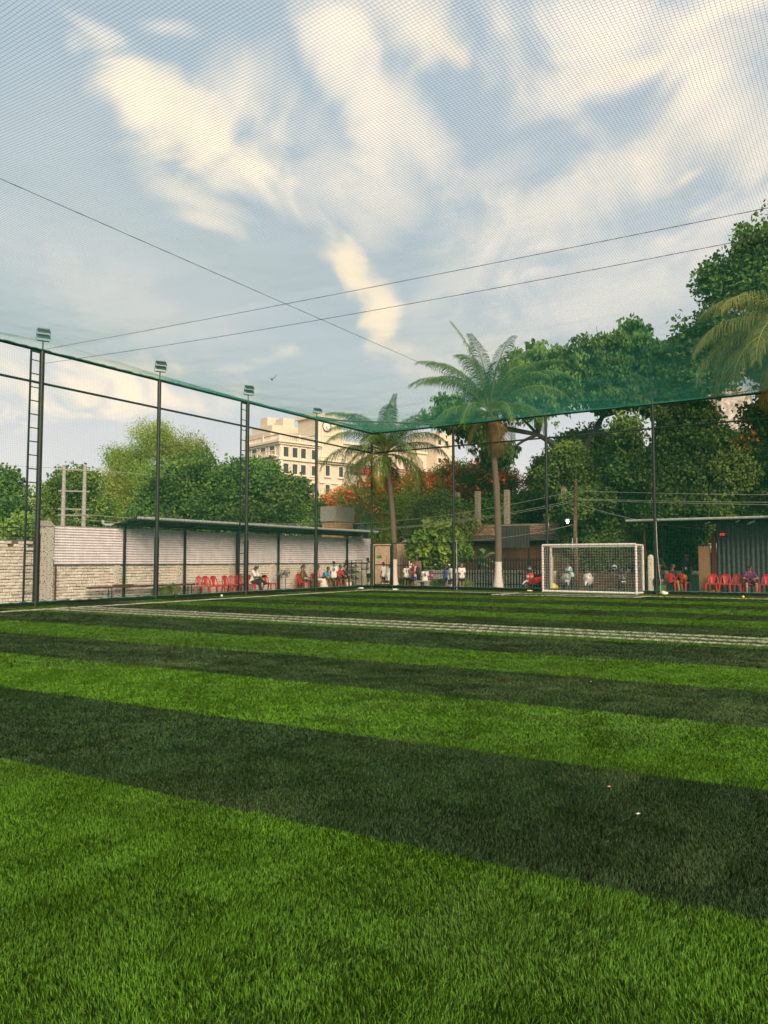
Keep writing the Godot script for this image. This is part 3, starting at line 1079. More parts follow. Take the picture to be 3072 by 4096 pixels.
	var dk := mat("stall_roof", lin(0.10, 0.095, 0.085), 0.6, 0.3, GR, 0.7)
	for i in 9:
		var s := wave_sheet(2.06, 4.6, 0.15, 0.018, true)
		var o := part("roof_sheet", s, dk, st)
		var dir := V(0, 0.02, -1).normalized()
		o.transform = Transform3D(Basis(V(1, 0, 0), dir, V(1, 0, 0).cross(dir)), V(13.7 + i * 2.0, 3.36 + 0.004 * (i % 2), -0.55))
	for z in [-1.0, -2.1, -3.4, -4.8]:
		mb = MB.new()
		mb.bar(V(13.7, 3.29, z), V(31.5, 3.29, z), 0.06, 0.08)
		part("purlin", mb, bm, st)
	mb = MB.new()
	mb.tube([V(13.6, 3.30, -0.48), V(31.5, 3.32, -0.48)], 0.06, 12)
	part("gutter_pipe", mb, mat("grey_pvc", lin(0.42, 0.43, 0.42)), st)
	for q in [[14.25, -1.2], [14.25, -4.8], [31.0, -1.2]]:
		mb = MB.new()
		mb.bar(V(q[0], 0, q[1]), V(q[0], 3.3, q[1]), 0.07, 0.07)
		part("stall_post", mb, mat("maroon", lin(0.11, 0.018, 0.014)), st)
	for i in 14:
		var s := wave_sheet(1.01, 3.2, 0.2, 0.02, true)
		var o := part("wall_sheet", s, mat("sheet_slate", lin(0.050, 0.068, 0.075), 0.45, 0.2, GR, 0.6), st)
		o.position = V(17.15 + i * 1.0, 0.02, -2.35 + 0.004 * (i % 2))
	mb = MB.new()
	mb.cbox(V(16.72, 1.08, -1.75), V(0.42, 2.14, 0.5), 0.01)
	var cb := part("cupboard", mb, mat("ply_brown", lin(0.22, 0.125, 0.062), 0.7, 0, SOFT, 1.2), st)
	mb = MB.new()
	mb.box(V(16.72, 2.19, -1.75), V(0.5, 0.06, 0.58))
	part("cupboard_top", mb, bm, cb)
	mb = MB.new()
	mb.box(V(17.05, 1.3, -2.2), V(0.2, 2.6, 0.05))
	part("door_edge", mb, mat("maroon", lin(0.11, 0.018, 0.014)), st)
	mb = MB.new()
	mb.box(V(20.5, 0.03, -2.2), V(14.5, 0.06, 3.2))
	part("floor_slab", mb, mat("red_floor", lin(0.14, 0.06, 0.04), 0.85, 0, GR, 1.0), st)
	# counter, glass shelf and awning behind it
	var ct := thing("stall_counter", "long green stall counter with white top under the roof", "counter", V(15.5, 0.0, -3.3))
	mb = MB.new()
	mb.cbox(V(0, 0.42, 0), V(1.7, 0.84, 0.5), 0.01)
	part("front", mb, mat("counter_green", lin(0.03, 0.16, 0.09), 0.6, 0, GR, 1.0), ct)
	mb = MB.new()
	mb.cbox(V(0, 0.92, 0), V(1.8, 0.16, 0.56), 0.01)
	part("top", mb, mat("counter_white", lin(0.58, 0.56, 0.52), 0.5, 0, GR, 1.0), ct)
	mb = MB.new()
	mb.box(V(16.1, 2.12, -6.8), V(1.9, 0.22, 0.9), Basis(Vector3.RIGHT, 0.3))
	tag(part("awning", mb, mat("awning_white", lin(0.72, 0.69, 0.63), 0.7)), "white shop awning seen beyond the stall counter", "awning")
	mb = MB.new()
	mb.box(V(16.3, 1.0, -7.2), V(1.6, 2.0, 0.1))
	tag(part("shop_front", mb, mat("shop_dark", lin(0.07, 0.08, 0.09), 0.4)), "dark glazed shop front below the white awning", "shop front")
	# LED clock and fittings
	var led := thing("led_display", "small black display with glowing red digits on dark wall", "display", V(17.45, 2.66, -2.26))
	mb = MB.new()
	mb.box(V(0, 0, 0), V(0.34, 0.14, 0.04))
	part("case", mb, bm, led)
	var rm := mat("led_red", lin(0.9, 0.02, 0.02), 0.5)
	rm.emission_enabled = true
	rm.emission = Color(1, 0.03, 0.04)
	rm.emission_energy_multiplier = 1.3
	lettering("37C", 0.1, V(-0.03, 0, 0.024), rm, led, 0.0, true)
	for q in [[V(16.95, 3.16, -1.4), 0.12, 0.2], [V(18.2, 3.2, -1.3), 0.1, -0.5], [V(18.75, 3.2, -1.5), 0.16, 0.9], [V(18.72, 3.12, -1.3), 0.16, -0.2]]:
		mb = MB.new()
		mb.tube([V(-q[1], 0, 0), V(q[1], 0, 0)], 0.03, 8)
		var o := part("tube_lamp", mb, mat("tube_white", lin(0.8, 0.82, 0.84), 0.3))
		o.position = q[0]
		o.rotation = V(0, q[2], 0.35)
		tag(o, "short white tube lamp under the stall roof, " + ("over the brown cupboard" if q[0].x < 17.5 else "alone on its purlin" if q[0].x < 18.5 else "upper of a crossed pair" if q[2] > 0.5 else "lower of a crossed pair"), "lamp", "tube lamps under the stall roof")
	# drop wire beside the stall post
	mb = MB.new()
	mb.tube([V(15.08, 3.2, 0.1), V(15.1, 2.0, 0.1), V(15.16, 1.0, 0.1), V(15.22, 0.5, 0.1), V(15.2, 0.1, 0.1)], 0.012, 6)
	tag(part("white_cord", mb, mat("white_pvc", lin(0.6, 0.6, 0.58))), "white cord hanging down the net beside the stall post", "cord")
	# unfinished brick house with a dark sheet
	var bh := thing("brick_house", "unfinished red brick house with bare concrete columns behind the palms", "house", V(0, 0, -7.2))
	mb = MB.new()
	mb.box(V(5.2, 1.3, -2.1), V(7.6, 2.6, 4.0))
	part("wall", mb, mat("mortar_brown", lin(0.13, 0.085, 0.06)), bh)
	brick_courses(bh, 1.5, 9.0, 0.6, 2.5, 0.0, 0.26, 0.11, rb, 0, 5.0)
	mb = MB.new()
	mb.box(V(5.2, 2.78, -1.6), V(8.2, 0.3, 4.4))
	part("floor_slab", mb, mat("slab_dark", lin(0.09, 0.08, 0.07), 0.9, 0, GRIME, 0.8), bh)
	var pk := [mat("parapet_brick0", lin(0.30, 0.18, 0.12), 0.9, 0, GRIME, 2.0), mat("parapet_brick1", lin(0.36, 0.24, 0.17), 0.9, 0, GRIME, 2.3), mat("parapet_brick2", lin(0.25, 0.16, 0.11), 0.9, 0, GRIME, 1.7)]
	brick_courses(bh, 1.4, 8.8, 2.95, 3.65, 0.4, 0.26, 0.1, pk, 230, 5.0)
	mb = MB.new()
	mb.box(V(5.1, 3.28, 0.28), V(7.4, 0.66, 0.14))
	part("parapet_bed", mb, mat("mortar", lin(0.17, 0.145, 0.12)), bh)
	for x in [1.6, 3.0, 4.9, 8.4, 9.4]:
		mb = MB.new()
		mb.cbox(V(x, 4.5, 0.1), V(0.3, 2.3, 0.3), 0.02)
		part("column", mb, mat("col_concrete", lin(0.25, 0.21, 0.17), 0.9, 0, GRIME, 1.0), bh)
	var sc := thing("sheet_screen", "dark grey corrugated sheet fixed before the brick house", "screen", V(5.05, 2.2, -5.4))
	for i in 3:
		var s := wave_sheet(0.66, 1.25, 0.09, 0.01, true)
		part("sheet", s, mat("sheet_dark", lin(0.045, 0.05, 0.052), 0.5, 0.2, GR, 0.8), sc).position = V(i * 0.64, 0, 0.003 * (i % 2))
	for x in [0.05, 1.85]:
		mb = MB.new()
		mb.bar(V(x, -2.2, -0.05), V(x, 1.2, -0.05), 0.06, 0.06)
		part("leg", mb, bm, sc)
	# stained concrete stub with water tank behind the lean-to
	var ws := thing("water_tower", "stained concrete tank house rising behind the green lean-to roof", "tank house", V(-4.2, 0, -2.6))
	mb = MB.new()
	mb.box(V(0, 1.9, 0), V(1.0, 3.8, 1.8))
	part("lower_wall", mb, mat("stained_wall", lin(0.42, 0.24, 0.12), 0.95, 0, GRIME, 0.7), ws)
	mb = MB.new()
	mb.box(V(0, 4.25, 0), V(1.1, 0.9, 2.0))
	part("upper_wall", mb, mat("old_concrete", lin(0.34, 0.31, 0.26)), ws)
	var tk := thing("water_tank", "black plastic water tank beside the stained tank house", "water tank", V(-2.9, 2.6, -3.2))
	mb = MB.new()
	mb.lathe([Vector2(0, 0), Vector2(0.42, 0), Vector2(0.44, 0.15), Vector2(0.42, 0.3), Vector2(0.44, 0.45), Vector2(0.42, 0.6), Vector2(0.44, 0.75), Vector2(0.3, 0.92), Vector2(0.14, 0.98), Vector2(0, 0.98)], 20)
	part("body", mb, mat("tank_black", lin(0.02, 0.024, 0.024), 0.4), tk)
	mb = MB.new()
	mb.box(V(0, -1.3, 0), V(1.0, 2.6, 1.0))
	part("stand", mb, mats["stained_wall"], tk)
	mb = MB.new()
	mb.tube([V(-2.4, 2.2, -2.4), V(-2.3, 5.2, -2.4)], 0.03, 6)
	tag(part("tall_stake", mb, mats["bare_timber"]), "tall thin bamboo pole rising before the flame tree", "pole")
	# goal, turned with its net towards the field
	var gl := thing("football_goal", "white tubular football goal with laced white net", "goal", V(10.0, 0, 0.62), -0.06)
	var wm := mat("goal_white", lin(0.74, 0.70, 0.70), 0.4, 0, GR, 1.5)
	var gw := 4.38
	var gh := 2.2
	var gd := 0.95
	for z in [0.0, -gd]:
		for x in [0.0, gw]:
			mb = MB.new()
			mb.tube([V(x, 0.0, z), V(x, gh - (0.0 if z == 0.0 else 0.06), z)], 0.055, 14)
			part("post", mb, wm, gl)
		mb = MB.new()
		mb.tube([V(0, gh - (0.0 if z == 0.0 else 0.06), z), V(gw, gh - (0.0 if z == 0.0 else 0.06), z)], 0.055, 14)
		part("crossbar", mb, wm, gl)
	mb = MB.new()
	mb.tube([V(0, 0.06, 0), V(gw, 0.06, 0)], 0.055, 14)
	part("ground_bar", mb, wm, gl)
	for x in [0.0, gw]:
		for y in [0.06, gh - 0.03]:
			mb = MB.new()
			mb.tube([V(x, y, 0), V(x, y, -gd)], 0.045, 12)
			part("side_bar", mb, wm, gl)
	var ls := []
	var nw := fbm(1.0, 2, 77)
	for i in range(1, 36):
		var x := gw * i / 36.0
		var l := []
		for k in 12:
			l.append(V(x + nw.get_noise_2d(x * 3.0, k) * 0.02, gh * k / 11.0, -0.02 + nw.get_noise_2d(x * 2.0, k * 0.5) * 0.05))
		ls.append(l)
	for j in range(1, 18):
		var y := gh * j / 18.0
		var l := []
		for k in 30:
			var x := gw * k / 29.0
			l.append(V(x, y + nw.get_noise_2d(x * 3.0 + 9.0, y * 3.0) * 0.03, -0.02 + nw.get_noise_2d(x * 2.0, y) * 0.05))
		ls.append(l)
	for s in 2:
		var x := gw * s
		for i in range(1, 8):
			ls.append([V(x, 0, -gd * i / 8.0), V(x, gh, -gd * i / 8.0)])
		for j in range(1, 18):
			ls.append([V(x, gh * j / 18.0, 0), V(x, gh * j / 18.0, -gd)])
	put("goal_netting", strands(ls, 0.0024), mat("net_white", lin(0.62, 0.64, 0.58), 0.8), gl).set_meta("kind", "stuff")
	mb = MB.new()
	for i in 36:
		for y in [0.06, gh]:
			mb.tube([V(gw * (i + 0.5) / 36.0, y, -0.008), V(gw * (i + 0.5) / 36.0 + 0.014, y, 0.008)], 0.0585, 10)
	for j in 18:
		for x in [0.0, gw]:
			mb.tube([V(x, gh * (j + 0.5) / 18.0, 0), V(x, gh * (j + 0.5) / 18.0 + 0.014, 0)], 0.0585, 10)
	part("net_lacing", mb, mat("lace_black", lin(0.03, 0.035, 0.035), 0.8), gl).set_meta("kind", "stuff")

# ---------------------------------------------------------------- cream hotel with clock tower, and houses
func window_at(parent: Node3D, at: Vector3, w: float, h: float, turn: float, m: Material) -> void:
	var n := Node3D.new()
	n.name = "window"
	parent.add_child(n, true)
	n.position = at
	n.rotation.y = turn
	var mb := MB.new()
	mb.box(V(0, 0, 0.02), V(w, h, 0.04))
	part("pane", mb, mat("dark_glass", lin(0.035, 0.042, 0.05), 0.12), n)
	mb = MB.new()
	for s in [-1.0, 1.0]:
		mb.box(V(s * (w * 0.5 + 0.09), 0, 0.08), V(0.18, h + 0.36, 0.16))
		mb.box(V(0, s * (h * 0.5 + 0.09), 0.08), V(w, 0.18, 0.16))
	part("frame", mb, m, n)
	mb = MB.new()
	mb.box(V(0, -h * 0.5 - 0.24, 0.14), V(w + 0.5, 0.12, 0.28))
	part("sill", mb, m, n)

func make_buildings() -> void:
	var cream := mat("cream_stone", lin(0.66, 0.57, 0.45), 0.85, 0, FINE, 0.15)
	var trim := mat("cream_trim", lin(0.73, 0.65, 0.53), 0.85, 0, FINE, 0.2)
	var h := thing("hotel", "cream neoclassical hotel with clock tower and balustraded roof beyond the trees", "hotel", V(-55.7, 0, -58.2), -0.272)
	# local: x out of the long front, -z along it, the short front looks to +z
	var mb := MB.new()
	for q in [["main_wall", V(-4.5, 10.1, -3.8), V(9.0, 20.2, 7.6)], ["wing_wall", V(-6.8, 8.8, -24.8), V(14.4, 17.6, 34.4)], ["rear_wall", V(-11.5, 11.0, -27.5), V(15, 22.0, 29)], ["stair_tower", V(-5.0, 13.0, -39.5), V(7.6, 26.0, 5.2)], ["roof_pavilion", V(-13.5, 11.8, -8.5), V(8.5, 23.6, 8.0)], ["roof_pavilion", V(-13.5, 24.2, -8.5), V(6.6, 1.4, 6.2)], ["roof_pavilion", V(-15.0, 25.8, -8.0), V(2.4, 2.2, 2.4)], ["roof_pavilion", V(-11.6, 25.5, -9.0), V(2.4, 1.8, 2.4)]]:
		mb = MB.new()
		mb.cbox(q[1], q[2], 0.06)
		part(q[0], mb, cream, h)
	for q in [[20.3, 0.35, 0.55], [19.95, 0.3, 0.3], [17.55, 0.4, 0.3], [14.7, 0.25, 0.18]]:
		mb = MB.new()
		mb.box(V(-4.5, q[0], -3.8), V(9.0 + q[2] * 2, q[1], 7.6 + q[2] * 2))
		part("cornice", mb, trim, h)
	for q in [[17.85, 0.35, 0.9], [17.5, 0.3, 0.5], [14.2, 0.3, 0.2]]:
		mb = MB.new()
		mb.box(V(-6.8, q[0], -24.85), V(14.4 + q[2] * 2, q[1], 34.3 + q[2]))
		part("cornice", mb, trim, h)
	mb = MB.new()
	mb.box(V(-11.5, 22.1, -27.5), V(15.7, 0.4, 29.6))
	part("cornice", mb, trim, h)
	# balustrade round the main roof
	for q in [[V(0.0, 21.45, -3.8), V(0.3, 0.14, 7.8)], [V(-4.5, 21.45, 0.0), V(9.2, 0.14, 0.3)]]:
		mb = MB.new()
		mb.box(q[0], q[1])
		part("balustrade_rail", mb, trim, h)
	mb = MB.new()
	mb.lathe([Vector2(0.05, 0), Vector2(0.11, 0.22), Vector2(0.06, 0.5), Vector2(0.08, 0.93)], 6)
	var bal := mb.mesh()
	for i in 20:
		put("baluster", bal, trim, h, V(0.0, 20.47, -0.4 - i * 0.37))
	for i in 23:
		put("baluster", bal, trim, h, V(-0.4 - i * 0.37, 20.47, 0.0))
	for p in [V(0, 21.0, 0), V(0, 21.0, -3.8), V(0, 21.0, -7.5), V(-4.6, 21.0, 0), V(-9, 21.0, 0)]:
		mb = MB.new()
		mb.cbox(p, V(0.45, 1.2, 0.45), 0.04)
		part("balustrade_pier", mb, trim, h)
	for c in [1.15, 2.88, 4.55, 6.7]:
		for y in [18.65, 16.0, 13.2, 10.4]:
			window_at(h, V(0.0, y, -c), 0.98, 1.55, PI / 2, trim)
	for q in [[-2.0, 19.0], [-4.6, 19.0], [-7.2, 19.0], [-2.0, 16.2], [-4.6, 16.2]]:
		window_at(h, V(q[0], q[1], 0.0), 1.5, 1.3, 0.0, trim)
	for q in [[V(-3.4, 17.9, 0.5), V(6.2, 0.14, 0.9)], [V(-3.4, 18.75, 0.9), V(6.2, 0.1, 0.14)]]:
		mb = MB.new()
		mb.box(q[0], q[1])
		part("balcony_rail", mb, trim, h)
	for i in 15:
		put("baluster", bal, trim, h, V(-6.3 + i * 0.41, 17.97, 0.9)).scale = V(0.8, 0.8, 0.8)
	for z in [-0.3, -7.3]:
		mb = MB.new()
		mb.box(V(0.08, 14.6, z), V(0.2, 10.2, 0.5))
		part("pilaster", mb, trim, h)
	for c in [9.2, 12.05, 22.5, 25.0, 27.5, 30.0]:
		for y in [16.2, 13.0]:
			window_at(h, V(0.4, y, -c), 0.9, 1.7, PI / 2, trim)
	for c in [37.6, 39.6]:
		for y in [24.0, 20.5]:
			window_at(h, V(-1.2, y, -c), 0.9, 0.9, PI / 2, trim)
	# clock tower
	var ct := Node3D.new()
	ct.name = "clock_tower"
	h.add_child(ct, true)
	mb = MB.new()
	mb.cbox(V(-2.9, 21.4, -10.3), V(5.6, 8.2, 5.5), 0.06)
	part("tower_wall", mb, cream, ct)
	for q in [[25.3, 6.3, 0.35], [25.65, 6.0, 0.35], [22.2, 5.8, 0.2], [18.6, 5.8, 0.3]]:
		mb = MB.new()
		mb.box(V(-2.9, q[0], -10.3), V(q[1], q[2], q[1]))
		part("tower_cornice", mb, trim, ct)
	for z in [-7.9, -8.5, -12.1, -12.7]:
		mb = MB.new()
		mb.box(V(-0.05, 21.7, z), V(0.16, 6.4, 0.34))
		part("tower_pilaster", mb, trim, ct)
	var cc := V(-0.02, 23.7, -9.35)
	var bx := Transform3D(Basis(Vector3.BACK, -PI / 2), cc - V(0.06, 0, 0))
	mb = MB.new()
	mb.lathe([Vector2(0, 0.12), Vector2(0.8, 0.12), Vector2(0.8, 0)], 32, bx)
	part("clock_face", mb, mat("clock_white", lin(0.70, 0.68, 0.62), 0.6), ct)
	mb = MB.new()
	mb.lathe([Vector2(0.8, 0.02), Vector2(0.8, 0.2), Vector2(0.92, 0.2), Vector2(0.94, 0.0)], 32, bx)
	part("clock_rim", mb, mat("clock_dark", lin(0.05, 0.05, 0.05), 0.5), ct)
	for k in 12:
		var a := TAU * k / 12
		mb = MB.new()
		mb.box(cc + V(0.075, cos(a) * 0.63, sin(a) * 0.63), V(0.03, 0.24, 0.08), Basis(Vector3.RIGHT, a))
		part("hour_mark", mb, mats["clock_dark"], ct)
	for q in [[0.42, 0.09, 2.7], [0.6, 0.07, 3.5]]:
		mb = MB.new()
		mb.box(cc + V(0.09, cos(q[2]) * q[0] * 0.5, sin(q[2]) * q[0] * 0.5), V(0.03, q[0], q[1]), Basis(Vector3.RIGHT, q[2]))
		part("clock_hand", mb, mats["clock_dark"], ct)
	# sign board on the hotel's long front
	var sg := thing("roof_sign", "dark sign board with red letters on the hotel front", "sign", h.transform * V(0.5, 16.75, -17.1), PI / 2 - 0.272)
	mb = MB.new()
	mb.box(V(0, 0, 0.1), V(6.1, 1.3, 0.16))
	part("board", mb, mat("board_dark", lin(0.06, 0.06, 0.07), 0.5), sg)
	var rl := mat("sign_red", lin(0.75, 0.04, 0.03), 0.5)
	lettering("AR  ECHIN", 0.8, V(0, 0, 0.22), rl, sg, 0.0, true).scale = V(1, 1, 20)
	# house beyond the stall
	var s := thing("villa", "pale house with orange upper wall and barred balcony behind the trees", "house", V(19.5, 0, -26))
	mb = MB.new()
	mb.box(V(1, 3.2, 0), V(11, 6.4, 8))
	part("wall", mb, mat("villa_pale", lin(0.50, 0.52, 0.42), 0.9, 0, GR, 0.2), s)
	mb = MB.new()
	mb.box(V(0.5, 8.0, 0.1), V(9, 3.2, 7.6))
	part("upper_wall", mb, mat("villa_orange", lin(0.55, 0.24, 0.12), 0.9, 0, GR, 0.2), s)
	mb = MB.new()
	mb.box(V(1, 6.45, 0.4), V(11.8, 0.35, 8.8))
	part("slab", mb, mat("villa_white", lin(0.6, 0.58, 0.54), 0.9, 0, GR, 0.3), s)
	mb = MB.new()
	mb.box(V(-6.5, 7.5, -6), V(4.0, 15.0, 5))
	part("side_wing", mb, mats["villa_white"], s)
	for i in 12:
		mb = MB.new()
		mb.box(V(-4.2 + i * 0.32, 5.0, 4.25), V(0.07, 2.6, 0.07))
		part("bar", mb, post_mat(), s)
	for x in [2.0, 4.5]:
		window_at(s, V(x, 4.8, 4.0), 1.3, 1.4, 0.0, mats["villa_white"])
	mb = MB.new()
	mb.box(V(13, 5, -24), V(16, 10, 6))
	var bk := thing("apartment_block", "pale grey apartment block glimpsed through the tall trees", "building", V(-5, 0, -14))
	part("wall", mb, mat("block_grey", lin(0.42, 0.42, 0.43), 0.9, 0, GR, 0.2), bk)
	for i in 5:
		for y in [2.0, 5.0, 8.0]:
			window_at(bk, V(7.0 + i * 3.0, y, -21), 1.4, 1.3, 0.0, mats["villa_white"])

# ---------------------------------------------------------------- trees
func leaf_mat() -> StandardMaterial3D:
	var m := mat("leaf", lin(1, 1, 1), 0.6)
	m.metallic_specular = 0.25
	m.backlight_enabled = true
	m.backlight = Color(0.6, 0.65, 0.4)
	return m

# one spray of leaves; kinds: broad, feather, droop, oval
func spray(kind: String, k: int) -> ArrayMesh:
	var key := "spray_%s%d" % [kind, k]
	if meshes.has(key): return meshes[key]
	var r := RandomNumberGenerator.new()
	r.seed = key.hash()
	var mb := MB.new()
	var count: int = {"broad": 16, "feather": 60, "droop": 18, "oval": 22, "big": 9, "petal": 16}[kind]
	for i in count:
		var g := r.randf_range(0.65, 1.3)
		mb.col = Color(g, g, g * r.randf_range(0.8, 1.1))
		var p := Vector3(r.randfn(0, 1), r.randfn(0, 1) * 0.7, r.randfn(0, 1)).limit_length(1.7)
		var d := Vector3(r.randfn(0, 1), r.randfn(0, 0.6), r.randfn(0, 1)).normalized()
		var l := 0.16
		var w := 0.05
		match kind:
			"broad": p *= 0.2; l = r.randf_range(0.14, 0.22); w = l * 0.36; d = (d + Vector3(0, -0.35, 0)).normalized()
			"oval": p *= 0.2; l = r.randf_range(0.09, 0.15); w = l * 0.42
			"feather": p *= 0.26; l = r.randf_range(0.05, 0.10); w = l * 0.28
			"droop": p *= 0.17; l = r.randf_range(0.18, 0.28); w = l * 0.3; d = (d * 0.55 + Vector3(0, -1, 0)).normalized()
			"big": p *= 0.16; l = r.randf_range(0.24, 0.4); w = l * 0.34; d = (d + Vector3(0, -0.2, 0)).normalized()
			"petal": p *= 0.15; l = r.randf_range(0.06, 0.11); w = l * 0.7
		var s := d.cross(Vector3(r.randfn(0, 0.5), 1, r.randfn(0, 0.5))).normalized() * w
		var up := s.cross(d).normalized()
		var m := p + d * l * 0.5
		var e := p + d * l - up * l * 0.12
		var fold := up * w * 0.35
		mb.tri(p, m + s + fold, e)
		mb.tri(p, e, m - s + fold)
		if kind == "big":  # fuller outline
			mb.tri(p, p + d * l * 0.25 + s * 0.8 + fold * 0.5, m + s + fold)
			mb.tri(p, m - s + fold, p + d * l * 0.25 - s * 0.8 + fold * 0.5)
	meshes[key] = mb.mesh()
	return meshes[key]

# lobes: [centre relative to the tree's foot, radii, share of sprays]
func tree(called: String, label: String, foot: Vector3, trunk_h: float, trunk_r: float, lobes: Array, kind: String, sprays: int, size: float, cols: Array, group: String, flowers := 0, bark := Color(0.10, 0.075, 0.055), shell := 0.5, gap := -0.05) -> Node3D:
	var t := thing(called, label, "tree", foot, 0, group)
	var r := RandomNumberGenerator.new()
	r.seed = label.hash()
	var tm := mat("bark_%d" % int(bark.r * 1000), bark, 0.95, 0, BARK, 1.2)
	var mb := MB.new()
	var lean := V(r.randf_range(-0.3, 0.3), 0, r.randf_range(-0.3, 0.3))
	var top := V(0, trunk_h, 0) + lean
	mb.tube([V(0, -0.2, 0), V(0, trunk_h * 0.1, 0), V(0, trunk_h * 0.5, 0) + lean * 0.3, top], [trunk_r * 1.4, trunk_r, trunk_r * 0.85, trunk_r * 0.7], 10)
	part("trunk", mb, tm, t)
	mb = MB.new()
	var total := 0.0
	# three or four main limbs, each carrying the lobes that lie its way
	var mains := 4 if lobes.size() > 6 else 3
	var sums := []
	var nums := []
	for k in mains:
		sums.append(Vector3.ZERO)
		nums.append(0)
	var which := []
	for l in lobes:
		total += l[2]
		var k := int(fposmod(atan2(l[0].z, l[0].x) / TAU * mains + 0.5, mains)) % mains
		which.append(k)
		sums[k] += l[0]
		nums[k] += 1
	var forks := []
	for k in mains:
		var c: Vector3 = top + V(0, trunk_h * 0.2, 0) if nums[k] == 0 else sums[k] / nums[k]
		var f := top.lerp(c, 0.5) - V(0, r.randf_range(0.0, 0.3), 0)
		forks.append(f)
		if nums[k]:
			mb.tube([top - V(0, 0.3, 0), top.lerp(f, 0.5) + V(r.randf_range(-0.25, 0.25), 0.1, r.randf_range(-0.25, 0.25)), f], [trunk_r * 0.6, trunk_r * 0.48, trunk_r * 0.36], 8)
	for i in lobes.size():
		var c: Vector3 = lobes[i][0]
		var f: Vector3 = forks[which[i]]
		var mid := f.lerp(c, 0.5) + V(r.randf_range(-0.4, 0.4), r.randf_range(-0.5, 0.2), r.randf_range(-0.4, 0.4))
		mb.tube([f, f.lerp(mid, 0.5) + V(r.randf_range(-0.15, 0.15), r.randf_range(-0.1, 0.2), r.randf_range(-0.15, 0.15)), mid, c], [trunk_r * 0.32, trunk_r * 0.25, trunk_r * 0.18, trunk_r * 0.07], 6)
		for k in 7:
			var e: Vector3 = c + V(r.randfn(0, 0.5), r.randf_range(-0.4, 0.7), r.randfn(0, 0.5)) * lobes[i][1]
			var m2 := mid.lerp(c, r.randf_range(0.0, 1.0))
			mb.tube([m2, m2.lerp(e, 0.5) + V(r.randf_range(-0.2, 0.2), r.randf_range(-0.1, 0.3), r.randf_range(-0.2, 0.2)), e], [trunk_r * 0.11, trunk_r * 0.07, trunk_r * 0.02], 5)
	part("limbs", mb, tm, t)
	var hole := fbm(0.75, 2, r.randi() % 1000)
	var xfs := [[], [], []]
	var cs := [[], [], []]
	var fx := []
	var fc := []
	for l in lobes:
		var cnt := int(sprays * l[2] / total)
		var tone := r.randf_range(0.75, 1.4)
		var yellow := r.randf_range(0.9, 1.25)
		var made := 0
		var tries := 0
		while made < cnt and tries < cnt * 4:
			tries += 1
			var d := V(r.randfn(0, 1), r.randfn(0, 1), r.randfn(0, 1)).normalized()
			var q: float = pow(r.randf_range(shell, 1.0), 0.6) * (1.0 + hole.get_noise_3dv(d * 3.0 + l[0]) * 0.75)
			var p: Vector3 = l[0] + d * l[1] * q
			if hole.get_noise_3dv(p * 1.5) < gap: continue
			made += 1
			var b := Basis.from_euler(V(r.randf_range(-0.4, 0.4), r.randf() * TAU, r.randf_range(-0.4, 0.4))) if kind == "droop" else Basis.from_euler(V(r.randf() * TAU, r.randf() * TAU, r.randf() * TAU))
			var k := r.randi() % 3
			xfs[k].append(Transform3D(b.scaled(Vector3.ONE * size * r.randf_range(0.75, 1.3)), p))
			var c: Color = cols[0].lerp(cols[1], clampf(r.randf() * 0.8 + hole.get_noise_3dv(p * 0.6) * 0.5 + 0.1, 0, 1))
			cs[k].append(Color(c.r * tone * yellow, c.g * tone, c.b * tone))
			if flowers and d.y > -0.1 and hole.get_noise_3dv(p * 1.3 + V(40, 0, 0)) > 0.12 and fx.size() < flowers:
				fx.append(Transform3D(Basis.from_euler(V(r.randf() * TAU, r.randf() * TAU, 0)).scaled(Vector3.ONE * r.randf_range(1.2, 2.2)), p + d * 0.5))
				fc.append(Color(0.82, 0.11, 0.02).lerp(Color(0.9, 0.24, 0.06), r.randf()))
	for k in 3:
		copies("crown", spray(kind, k), leaf_mat(), xfs[k], cs[k], t).set_meta("kind", "stuff")
	if fx.size():
		copies("blossom", spray("petal", 0), mat("petal", lin(1, 1, 1), 0.6), fx, fc, t).set_meta("kind", "stuff")
	return t

func lobes_in(r: RandomNumberGenerator, c: Vector3, e: Vector3, n: int, size: float) -> Array:
	var out := []
	for i in n:
		var a := TAU * i / n + r.randf_range(-0.4, 0.4)
		var k := r.randf_range(0.35, 0.9)
		out.append([c + V(cos(a) * e.x * k, r.randf_range(-0.7, 0.75) * e.y, sin(a) * e.z * k), V(1, 0.75, 1) * size * r.randf_range(0.8, 1.25), 1.0])
	out.append([c, e * 0.55, 1.2])
	return out

